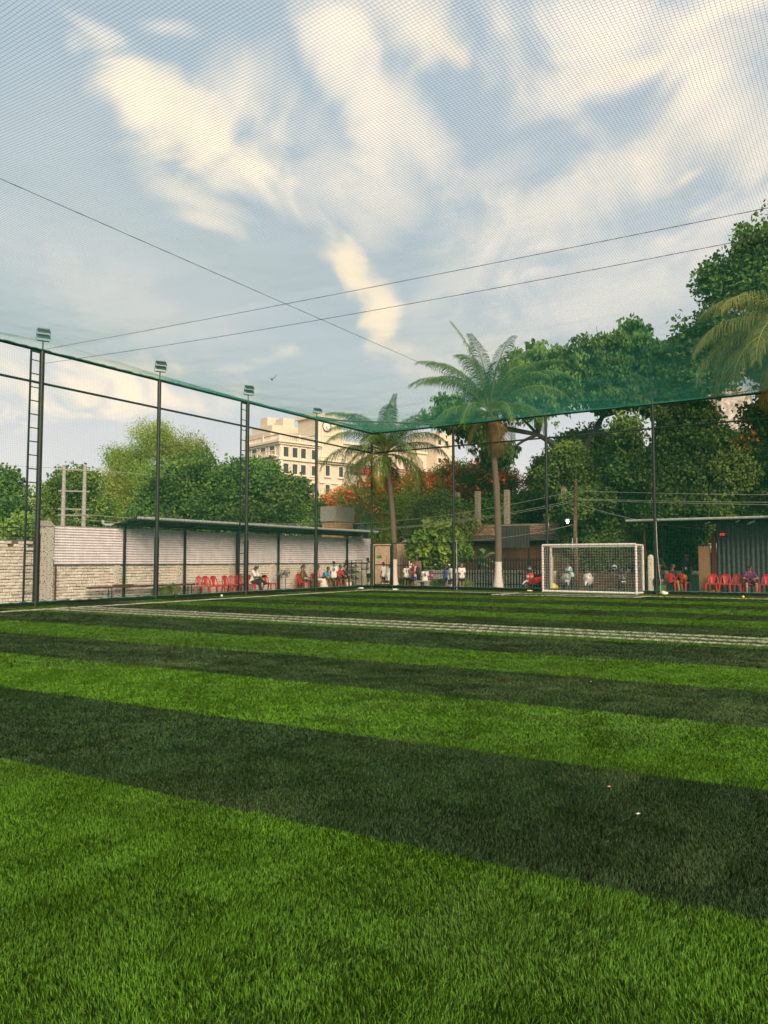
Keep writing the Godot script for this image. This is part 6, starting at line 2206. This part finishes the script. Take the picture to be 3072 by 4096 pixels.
func hair_mesh(long: bool, sd: int) -> MB:
	var mb := MB.new()
	var r := RandomNumberGenerator.new()
	r.seed = sd
	var rows := []
	for j in 11:
		var row := []
		for i in 29:
			var az := TAU * i / 28.0
			var front := cos(az)
			var lim := lerpf(2.15, 1.12, smoothstep(-0.1, 0.75, front))
			var th := lim * j / 10.0
			var k := 1.0 + 0.03 * sin(az * 9.0 + sd) * sin(th * 7.0)
			var d := V(sin(th) * sin(az), cos(th), sin(th) * cos(az))
			row.append(V(0, 0.115, -0.03) + d * V(0.405, 0.42, 0.43) * k)
		rows.append(row)
	rows.reverse()
	mb.grid(rows)
	if long:
		mb.tube([V(0, 0.15, -0.38), V(0, -0.05, -0.55), V(0, -0.5, -0.5), V(0, -0.95, -0.42)], [0.16, 0.17, 0.14, 0.03], 10)
	return mb

# hand, metres at adult size: wrist at the origin, fingers to -y, palm to +z, thumb to +x
func hand_mesh(skin: Color) -> MB:
	var key := "hand" + str(skin)
	if meshes.has(key): return meshes[key]
	var b := []
	for i in 4:
		var x := 0.028 - 0.019 * i
		b.append([V(x * 0.5, -0.01, 0), V(x, -0.085, 0.004), 0.015, 0.0115])
		var l: float = [0.068, 0.078, 0.072, 0.056][i]
		var p0 := V(x, -0.088, 0.004)
		var p1 := p0 + V(x * 0.1, -l * 0.45, l * 0.10)
		var p2 := p1 + V(0, -l * 0.28, l * 0.18)
		var p3 := p2 + V(0, -l * 0.2, l * 0.2)
		b.append([p0, p1, 0.0095, 0.0085]); b.append([p1, p2, 0.0085, 0.0078]); b.append([p2, p3, 0.0078, 0.0068])
	b.append([V(0.016, -0.02, 0.004), V(0.042, -0.052, 0.018), 0.014, 0.011])
	b.append([V(0.042, -0.052, 0.018), V(0.052, -0.08, 0.026), 0.010, 0.0085])
	b.append([V(0.052, -0.08, 0.026), V(0.052, -0.10, 0.032), 0.0085, 0.007])
	b.append([V(0, 0.02, 0), V(0, -0.02, 0), 0.024, 0.024])
	var mb := nets(b, 0.0048, 0.004)
	for i in mb.c.size(): mb.c[i] = skin
	meshes[key] = mb
	return mb

func towards(d: Vector3, face: Vector3) -> Basis:  # -y runs along d, +z turned to face
	var y := -d.normalized()
	var x := y.cross(face)
	if x.length() < 0.05: x = y.cross(Vector3.RIGHT)
	x = x.normalized()
	return Basis(x, y, x.cross(y))

# arms and legs are directions: [upper, lower] for the side at -x, then the side at +x
func person(label: String, at: Vector3, turn: float, h: float, o: Dictionary) -> void:
	var t := thing("person", label, "person", at, turn, o.get("group", ""))
	var skin: Color = o.get("skin", lin(0.20, 0.10, 0.058))
	var hip_y: float = o.get("hip", 0.525 * h)
	var lean: float = o.get("lean", 0.0)
	var tw: Vector3 = V(o.get("tilt", 0.0), cos(lean), sin(lean)).normalized()
	var hip := V(0, hip_y, 0)
	var fwd := V(0, -sin(lean), cos(lean))
	var waist := hip + tw * 0.085 * h
	var chest := hip + tw * 0.205 * h
	var neck := hip + tw * 0.30 * h
	var sh := []
	var el := []
	var wr := []
	var kn := []
	var an := []
	var hj := []
	var arms: Array = o.get("arms", [[V(-0.15, -1, 0.05), V(-0.05, -1, 0.25)], [V(0.15, -1, 0.05), V(0.05, -1, 0.25)]])
	var legs: Array = o.get("legs", [[V(-0.06, -1, 0.0), V(-0.02, -1, 0.0)], [V(0.06, -1, 0.04), V(0.02, -1, -0.04)]])
	for i in 2:
		var s := -1.0 if i == 0 else 1.0
		sh.append(neck - tw * 0.035 * h + V(0.098 * h * s, 0, 0))
		el.append(sh[i] + arms[i][0].normalized() * 0.172 * h)
		wr.append(el[i] + arms[i][1].normalized() * 0.148 * h)
		hj.append(hip + V(0.052 * h * s, -0.01 * h, 0))
		kn.append(hj[i] + legs[i][0].normalized() * 0.245 * h)
		an.append(kn[i] + legs[i][1].normalized() * 0.232 * h)
	var torso := [[hip + V(-0.035 * h, 0, 0), waist + V(-0.03 * h, 0, 0), 0.058 * h, 0.05 * h], [hip + V(0.035 * h, 0, 0), waist + V(0.03 * h, 0, 0), 0.058 * h, 0.05 * h], [waist + V(-0.03 * h, 0, 0), chest + V(-0.045 * h, 0, 0), 0.05 * h, 0.056 * h], [waist + V(0.03 * h, 0, 0), chest + V(0.045 * h, 0, 0), 0.05 * h, 0.056 * h],
		[chest + V(-0.045 * h, 0, 0), sh[0] + V(0.02 * h, -0.005 * h, 0), 0.056 * h, 0.034 * h], [chest + V(0.045 * h, 0, 0), sh[1] + V(-0.02 * h, -0.005 * h, 0), 0.056 * h, 0.034 * h], [sh[0], sh[1], 0.03 * h, 0.03 * h]]
	var cell := 0.015 * h
	var hs := 0.137 * h * (1.0 + 0.12 * clampf((1.6 - h) / 0.5, 0, 1))
	var hb := Basis.from_euler(V(o.get("nod", 0.0), o.get("look", 0.0), 0)) * Basis(Vector3.RIGHT, lean * 0.5)
	var hc := neck + (tw + V(0, 0.3, 0)).normalized() * 0.105 * h + hb.z * 0.012 * h
	# skin
	var body := torso.duplicate()
	body.append([neck - tw * 0.02 * h, hc, 0.032 * h, 0.030 * h])
	for i in 2:
		body.append([sh[i], el[i], 0.030 * h, 0.023 * h])
		body.append([el[i], wr[i], 0.023 * h, 0.0155 * h])
		body.append([hj[i], kn[i], 0.052 * h, 0.034 * h])
		body.append([kn[i], an[i].lerp(kn[i], 0.65), 0.033 * h, 0.033 * h])
		body.append([an[i].lerp(kn[i], 0.65), an[i], 0.033 * h, 0.02 * h])
	var mb := nets(body, cell, 0.018 * h)
	for i in mb.c.size(): mb.c[i] = skin
	mb.add(head_mesh(skin), Transform3D(hb.scaled(Vector3.ONE * hs), hc + hb.y * 0.1 * hs))
	for i in 2:
		var fd: Vector3 = (wr[i] - el[i]).normalized()
		var b := towards(fd, V(0, 0.2, 0) - V(-0.5 if i == 0 else 0.5, 0, 0) + fwd * 0.3)
		var hsc := h / 1.72 * (0.95 if h > 1.5 else 1.05)
		mb.add(hand_mesh(skin), Transform3D((b * Basis.from_scale(V(1.0 if i == 1 else -1.0, 1, 1))).scaled(Vector3.ONE * hsc), wr[i]))
	part("body", mb, mat("skin", lin(1, 1, 1), 0.55), t)
	# hair
	var hm := hair_mesh(o.get("long", false), label.hash() % 100)
	var hx := MB.new()
	hx.add(hm, Transform3D(hb.scaled(Vector3.ONE * hs), hc + hb.y * 0.1 * hs))
	part("hair", hx, mat("hair%d" % int(o.get("hair", 0.012) * 1000), lin(1.0, 0.9, 0.82) * o.get("hair", 0.012), 0.5), t)
	# shirt
	var sl: float = o.get("sleeve", 0.62)
	var loose: float = o.get("loose", 0.012)
	var sb := []
	for q in torso: sb.append([q[0], q[1], q[2] + loose, q[3] + loose * 0.75])
	var hem: float = o.get("hem", 0.03)
	if hem > 0.0:
		for s in [-1.0, 1.0]: sb.append([hip + V(0.035 * h * s, 0, 0), hip + V(0.04 * h * s, -hem * h * cos(lean), 0.0), 0.062 * h + loose, 0.064 * h + loose])
	for i in 2:
		sb.append([sh[i], sh[i].lerp(el[i], minf(sl, 1.0)), 0.034 * h + loose * 0.6, 0.030 * h + loose])
		if sl > 1.0: sb.append([el[i], el[i].lerp(wr[i], sl - 1.0), 0.027 * h + loose * 0.5, 0.02 * h + loose * 0.5])
	var shirt := nets(sb, cell, 0.02 * h)
	var top: Color = o.get("top", lin(0.6, 0.6, 0.6))
	var pat = o.get("pattern", "")
	var nz := fbm(16.0, 2, 4)
	for i in shirt.v.size():
		var p := shirt.v[i]
		var c := top
		if pat == "stripes":
			c = top if int(floor(p.x / 0.055 + 100.5)) % 2 == 0 else o["second"]
		elif pat == "leopard":
			c = top if nz.get_noise_3dv(p) > 0.0 else o["second"]
		elif pat == "check":
			c = top if (int(floor(p.x / 0.05 + 100)) + int(floor(p.y / 0.05))) % 2 == 0 else o["second"]
		elif pat == "sleeves":
			c = o["second"] if absf(p.x) > 0.105 * h else top
		elif pat == "panel":
			c = o["second"] if p.z > 0.02 and p.y > waist.y and absf(p.x) < 0.09 * h else top
		shirt.c[i] = c
	var fab := mat("cloth", lin(1, 1, 1), 0.85)
	var so := part("shirt", shirt, fab, t)
	if o.has("number"):
		var back := chest - fwd * (0.056 * h + loose + 0.012)
		var n := lettering(o["number"], 0.2 * h / 1.4, back + V(0, -0.02, 0), mat("print_dark", lin(0.02, 0.022, 0.03), 0.8), so, PI, true)
		n.scale = V(1, 1, 3)
		if o.get("named", false):
			var bar := lettering("R. Indian", 0.045, back + tw * 0.125 * h * 0.9 + fwd * 0.006, mats["print_dark"], so, PI, true)
			bar.scale = V(1, 1, 3)
	# trousers, shorts or skirt
	var bt: Color = o.get("bottom", lin(0.02, 0.02, 0.022))
	var ll: float = o.get("leg", 0.7)
	var bb := [[hip + V(-0.03 * h, 0.03 * h, 0), hip + V(0.03 * h, 0.03 * h, 0), 0.06 * h, 0.06 * h]]
	var bottoms: MB
	if o.get("skirt", false):
		bottoms = MB.new()
		var mid: Vector3 = (kn[0] + kn[1]) * 0.5
		var foot: Vector3 = (an[0] + an[1]) * 0.5
		bottoms.tube([hip + V(0, 0.06 * h, -0.02), hip.lerp(mid, 0.5) + V(0, 0.01, 0), mid + V(0, -0.01, 0.01), mid.lerp(foot, 0.5) + V(0, 0, 0.02), foot + V(0, 0.02, 0.03)], [0.085 * h, 0.105 * h, 0.115 * h, 0.125 * h, 0.155 * h], 20)
	else:
		for i in 2:
			bb.append([hj[i], hj[i].lerp(kn[i], minf(ll, 1.0)), 0.056 * h + 0.008, lerpf(0.056, 0.044, minf(ll, 1.0)) * h + (0.014 if ll <= 1.0 else 0.006)])
			if ll > 1.0: bb.append([kn[i], kn[i].lerp(an[i], minf(ll - 1.0, 0.97)), 0.040 * h, 0.034 * h])
		bottoms = nets(bb, cell, 0.016 * h)
	for i in bottoms.c.size(): bottoms.c[i] = bt
	part("skirt" if o.get("skirt", false) else "trousers" if ll > 1.0 else "shorts", bottoms, fab, t)
	# socks and shoes
	for i in 2:
		if o.has("sock") and ll <= 1.0:
			var sk := nets([[an[i].lerp(kn[i], 0.62), an[i].lerp(kn[i], 0.5), 0.036 * h, 0.037 * h], [an[i].lerp(kn[i], 0.5), an[i], 0.037 * h, 0.025 * h]], cell, 0.01)
			for j in sk.c.size(): sk.c[j] = o["sock"]
			part("sock", sk, fab, t)
		var ft: Vector3 = o.get("feet", [fwd, fwd])[i]
		var down := V(0, 1, 0)
		if absf(ft.normalized().y) > 0.9: down = V(0, 0, -1)
		var x := down.cross(ft).normalized()
		var fb := Basis(x, ft.normalized().cross(x), ft.normalized())
		var shoe := MB.new()
		shoe.col = Color.WHITE
		shoe.add(shoe_mesh(), Transform3D(fb.scaled(Vector3.ONE * h / 1.6), an[i] - fb.y * 0.038 * h))
		var sc: Color = o.get("shoe", lin(0.04, 0.04, 0.045))
		for j in shoe.c.size(): shoe.c[j] = sc
		part("shoe", shoe, mat("shoe_cloth", lin(1, 1, 1), 0.6), t)

func sit_legs(spread := 0.12, knee := -0.12, back := 0.05) -> Array:
	return [[V(-spread, knee, 1), V(0, -1, back)], [V(spread, knee, 1), V(0, -1, back)]]

func make_people() -> void:
	var white := lin(0.66, 0.65, 0.63)
	var black := lin(0.018, 0.019, 0.022)
	var brown := lin(0.17, 0.085, 0.048)
	var light := lin(0.30, 0.165, 0.10)
	var sk := lin(0.62, 0.60, 0.58)
	var lap := [[V(-0.25, -0.9, 0.45), V(0.35, -0.25, 0.8)], [V(0.25, -0.9, 0.45), V(-0.35, -0.25, 0.8)]]
	var away := -2.58
	# along the brick wall
	person("seated man in white T-shirt with crossed legs reading his phone", V(-0.78, 0, 8.75), 1.85, 1.74, {"hip": 0.52, "lean": 0.28, "nod": 0.55, "skin": lin(0.10, 0.052, 0.032), "hair": 0.2, "top": white, "bottom": black, "leg": 2.0, "loose": 0.016, "shoe": black,
		"arms": [[V(-0.1, -0.85, 0.55), V(0.25, 0.15, 1)], [V(0.1, -0.85, 0.5), V(-0.25, 0.25, 1)]], "legs": [[V(-0.05, 0.05, 1), V(0.05, -1, 0.12)], [V(-0.12, 0.28, 1), V(-0.45, -0.35, 0.8)]], "feet": [V(0, 0, 1), V(-0.3, 0.35, 1)]})
	person("seated woman in brown patterned blouse with tied dark hair", V(-0.98, 0, 4.85), 1.95, 1.58, {"hip": 0.51, "lean": 0.08, "look": 0.2, "skin": brown, "top": lin(0.20, 0.12, 0.05), "second": lin(0.03, 0.022, 0.018), "pattern": "leopard", "sleeve": 0.95, "loose": 0.02, "bottom": lin(0.05, 0.03, 0.03), "leg": 2.0, "long": true, "arms": [[V(-0.2, -1, 0.1), V(0.1, -0.6, 0.7)], lap[1]], "legs": sit_legs()})
	person("seated woman in pink top and long pale skirt", V(-0.78, 0, 3.98), 1.8, 1.58, {"hip": 0.51, "lean": 0.15, "skin": brown, "top": lin(0.58, 0.26, 0.30), "sleeve": 1.2, "loose": 0.018, "bottom": lin(0.62, 0.56, 0.48), "skirt": true, "long": true, "arms": lap, "legs": sit_legs()})
	person("boy in sky blue shirt leaning forward on his knees", V(-0.95, 0, 3.2), 1.75, 1.5, {"hip": 0.51, "lean": 0.55, "nod": -0.25, "look": 0.3, "skin": brown, "top": lin(0.07, 0.25, 0.42), "loose": 0.02, "bottom": black, "leg": 0.8, "arms": [[V(-0.2, -0.9, 0.5), V(0.2, -0.5, 0.8)], [V(0.2, -0.9, 0.5), V(-0.2, -0.5, 0.8)]], "legs": sit_legs(0.25)})
	person("standing boy in white jersey with a black number nine", V(-0.55, 0, 2.78), away, 1.42, {"skin": brown, "top": white, "number": "9", "named": true, "loose": 0.024, "bottom": black, "leg": 0.62, "hem": 0.06, "shoe": black})
	person("seated boy in red jersey and black shorts", V(-0.95, 0, 1.85), 1.45, 1.55, {"hip": 0.51, "lean": 0.25, "look": 0.7, "skin": brown, "top": lin(0.42, 0.012, 0.02), "loose": 0.024, "bottom": black, "leg": 0.85, "arms": lap, "legs": sit_legs(0.22)})
	person("seated boy in black shirt with tall white socks", V(-0.95, 0, 1.35), 1.5, 1.55, {"hip": 0.51, "lean": 0.15, "look": 0.6, "skin": light, "top": lin(0.025, 0.027, 0.035), "bottom": black, "leg": 0.8, "sock": sk, "shoe": lin(0.5, 0.5, 0.45), "arms": lap, "legs": sit_legs(0.18)})
	person("standing boy in white and blue shirt by the corner post", V(-0.62, 0, -0.58), -0.75, 1.62, {"nod": 0.5, "skin": brown, "top": white, "second": lin(0.05, 0.09, 0.25), "pattern": "panel", "loose": 0.022, "bottom": black, "leg": 0.65, "sock": sk, "shoe": lin(0.4, 0.03, 0.03), "arms": [[V(-0.1, -1, 0.25), V(0.4, -0.1, 0.9)], [V(0.1, -1, 0.25), V(-0.4, 0.0, 0.9)]]})
	# behind the far net
	person("boy in white shirt and black shorts inside the gate", V(0.22, 0, -0.85), away + 0.9, 1.38, {"skin": brown, "top": white, "loose": 0.024, "hem": 0.06, "bottom": black, "leg": 0.65, "sock": sk, "nod": 0.4})
	person("stooping boy in all white kit inside the gate", V(0.5, 0, -0.8), away - 0.9, 1.32, {"skin": brown, "lean": 0.35, "nod": 0.5, "top": white, "loose": 0.026, "hem": 0.06, "bottom": white, "leg": 0.8, "sock": sk, "arms": [[V(-0.1, -0.9, 0.3), V(0, -0.4, 1)], [V(0.1, -0.9, 0.3), V(0, -0.4, 1)]]})
	person("boy in white jersey turned away beside the white stone post", V(1.68, 0, -0.85), away + 0.5, 1.27, {"skin": brown, "top": white, "number": "11", "loose": 0.022, "bottom": black, "leg": 0.6, "nod": 0.4, "arms": [[V(-0.1, -1, 0.2), V(0.2, 0.2, 1)], [V(0.1, -1, 0.2), V(-0.2, 0.2, 1)]]})
	person("tall man in brown checked shirt among the children", V(2.12, 0, -1.2), 0.5, 1.74, {"skin": brown, "top": lin(0.16, 0.06, 0.05), "second": lin(0.24, 0.13, 0.11), "pattern": "check", "loose": 0.018, "sleeve": 0.9, "hem": 0.05, "bottom": black, "leg": 2.0})
	person("boy in red and navy jersey with white sleeves and blue shorts", V(2.3, 0, -0.6), -0.4, 1.40, {"skin": light, "look": -0.5, "nod": -0.3, "top": lin(0.30, 0.02, 0.04), "second": lin(0.55, 0.45, 0.52), "pattern": "sleeves", "loose": 0.024, "hem": 0.05, "bottom": lin(0.02, 0.05, 0.19), "leg": 0.8, "shoe": black, "arms": [[V(-0.1, -0.9, 0.2), V(0.5, -0.1, 0.7)], [V(0.1, -0.9, 0.2), V(-0.5, -0.1, 0.7)]]})
	person("child in white jersey number six sitting on the concrete bench", V(2.72, 0, -1.05), away - 0.1, 1.36, {"hip": 0.47, "skin": brown, "top": white, "number": "6", "loose": 0.028, "hem": 0.04, "bottom": black, "leg": 0.8, "arms": lap, "legs": sit_legs()})
	person("small child in bright blue shirt beside the white jerseys", V(4.08, 0, -0.8), 2.2, 1.2, {"skin": brown, "top": lin(0.012, 0.10, 0.46), "loose": 0.02, "bottom": black, "leg": 0.8, "shoe": black})
	person("small child in white shirt next to the one in blue", V(4.3, 0, -0.82), 2.4, 1.2, {"skin": brown, "top": white, "loose": 0.026, "hem": 0.09, "bottom": black, "leg": 0.6, "sock": sk, "nod": -0.2})
	person("child in white jersey number two with its back turned", V(4.56, 0, -0.75), away, 1.28, {"skin": brown, "top": white, "number": "2", "loose": 0.026, "hem": 0.06, "bottom": black, "leg": 0.6, "sock": sk})
	person("child in white shirt looking up beside the thin white pole", V(5.0, 0, -0.9), 0.55, 1.32, {"skin": light, "nod": -0.6, "top": white, "loose": 0.022, "hem": 0.05, "bottom": black, "leg": 0.7, "arms": [[V(-0.1, -1, 0.1), V(0.2, -0.1, 1)], [V(0.15, -1, 0.1), V(-0.1, 0.0, 1)]]})
	person("person in pale blue shirt bending behind the silver scooter", V(10.4, 0, -2.3), -0.9, 1.45, {"skin": brown, "lean": 0.35, "nod": 0.3, "top": lin(0.38, 0.58, 0.58), "loose": 0.02, "bottom": black, "leg": 2.0, "arms": [[V(-0.1, -0.8, 0.6), V(0.1, 0, 1)], [V(0.1, -0.8, 0.6), V(-0.1, 0, 1)]]})
	# stall
	person("seated woman in black beside the green waste bin", V(14.72, 0.06, -1.9), 0.5, 1.6, {"hip": 0.5, "skin": brown, "top": black, "bottom": black, "leg": 2.0, "long": true, "legs": sit_legs(), "arms": lap})
	person("seated woman in black top and tan trousers at the counter", V(15.25, 0.06, -1.95), 1.15, 1.62, {"hip": 0.5, "look": 0.4, "lean": 0.1, "skin": brown, "top": black, "bottom": lin(0.22, 0.13, 0.06), "leg": 2.0, "long": true, "legs": sit_legs(0.1, -0.1, 0.2), "arms": lap, "shoe": lin(0.2, 0.1, 0.06)})
	person("standing man in black shirt with a white badge at the counter", V(15.82, 0.06, -2.55), -0.3, 1.74, {"skin": brown, "nod": 0.35, "top": lin(0.016, 0.02, 0.022), "loose": 0.02, "bottom": lin(0.02, 0.07, 0.12), "leg": 2.0})
	person("seated boy in striped purple jersey looking down at his hands", V(18.62, 0.06, -1.05), 0.35, 1.58, {"hip": 0.5, "lean": 0.3, "nod": 0.6, "skin": light, "top": lin(0.03, 0.028, 0.10), "second": lin(0.24, 0.015, 0.07), "pattern": "stripes", "loose": 0.022, "bottom": black, "leg": 0.75, "arms": [[V(-0.4, -0.8, 0.35), V(0.75, -0.15, 0.7)], [V(0.4, -0.8, 0.35), V(-0.75, -0.15, 0.7)]], "legs": sit_legs(0.3), "shoe": lin(0.5, 0.48, 0.45)})
	# things they carry
	var mb := MB.new()
	mb.cbox(V(0, 0, 0), V(0.075, 0.15, 0.009), 0.003)
	var ph := part("phone", mb, mat("phone_black", lin(0.02, 0.02, 0.022), 0.2))
	ph.position = V(-0.32, 0.86, 8.58)
	ph.rotation = V(-0.9, 1.85, 0)
	tag(ph, "black phone held by the man in white", "phone")
	mb = MB.new()
	mb.cbox(V(0, 0, 0), V(0.09, 0.12, 0.006), 0.002)
	var bd := part("name_badge", mb, mat("badge_white", lin(0.6, 0.62, 0.62), 0.5))
	bd.position = V(15.79, 1.12, -2.39)
	bd.rotation.y = -0.3
	tag(bd, "white name badge hanging on the standing man's chest", "badge")
	mb = MB.new()
	mb.ball(V(0, 0, 0), V(0.13, 0.12, 0.09), 14, 10)
	var nz := fbm(8.0, 2, 3)
	for i in mb.v.size(): mb.v[i] *= 1.0 + nz.get_noise_3dv(mb.v[i]) * 0.4
	var pb := part("pink_bag", mb, mat("bag_pink", lin(0.62, 0.06, 0.24), 0.6))
	pb.position = V(3.05, 0.66, -1.2)
	tag(pb, "crumpled pink bag beside child number six", "bag")
	mb = loft([[-0.08, 0, 0.08, 0.14, 0.6], [-0.05, 0, 0.13, 0.19, 0.6], [0.06, 0, 0.13, 0.19, 0.6], [0.1, -0.03, 0.1, 0.12, 0.6]])
	for s in [-1.0, 1.0]: mb.tube([V(0.08 * s, 0.15, -0.07), V(0.09 * s, 0.2, -0.16), V(0.09 * s, 0.02, -0.26), V(0.08 * s, -0.14, -0.08)], 0.014, 6)
	var bp := part("backpack", mb, mat("pack_black", lin(0.02, 0.02, 0.024), 0.7))
	bp.position = V(2.48, 0.95, -0.6)
	bp.rotation.y = 1.4
	tag(bp, "black backpack worn by the boy in blue shorts", "backpack")
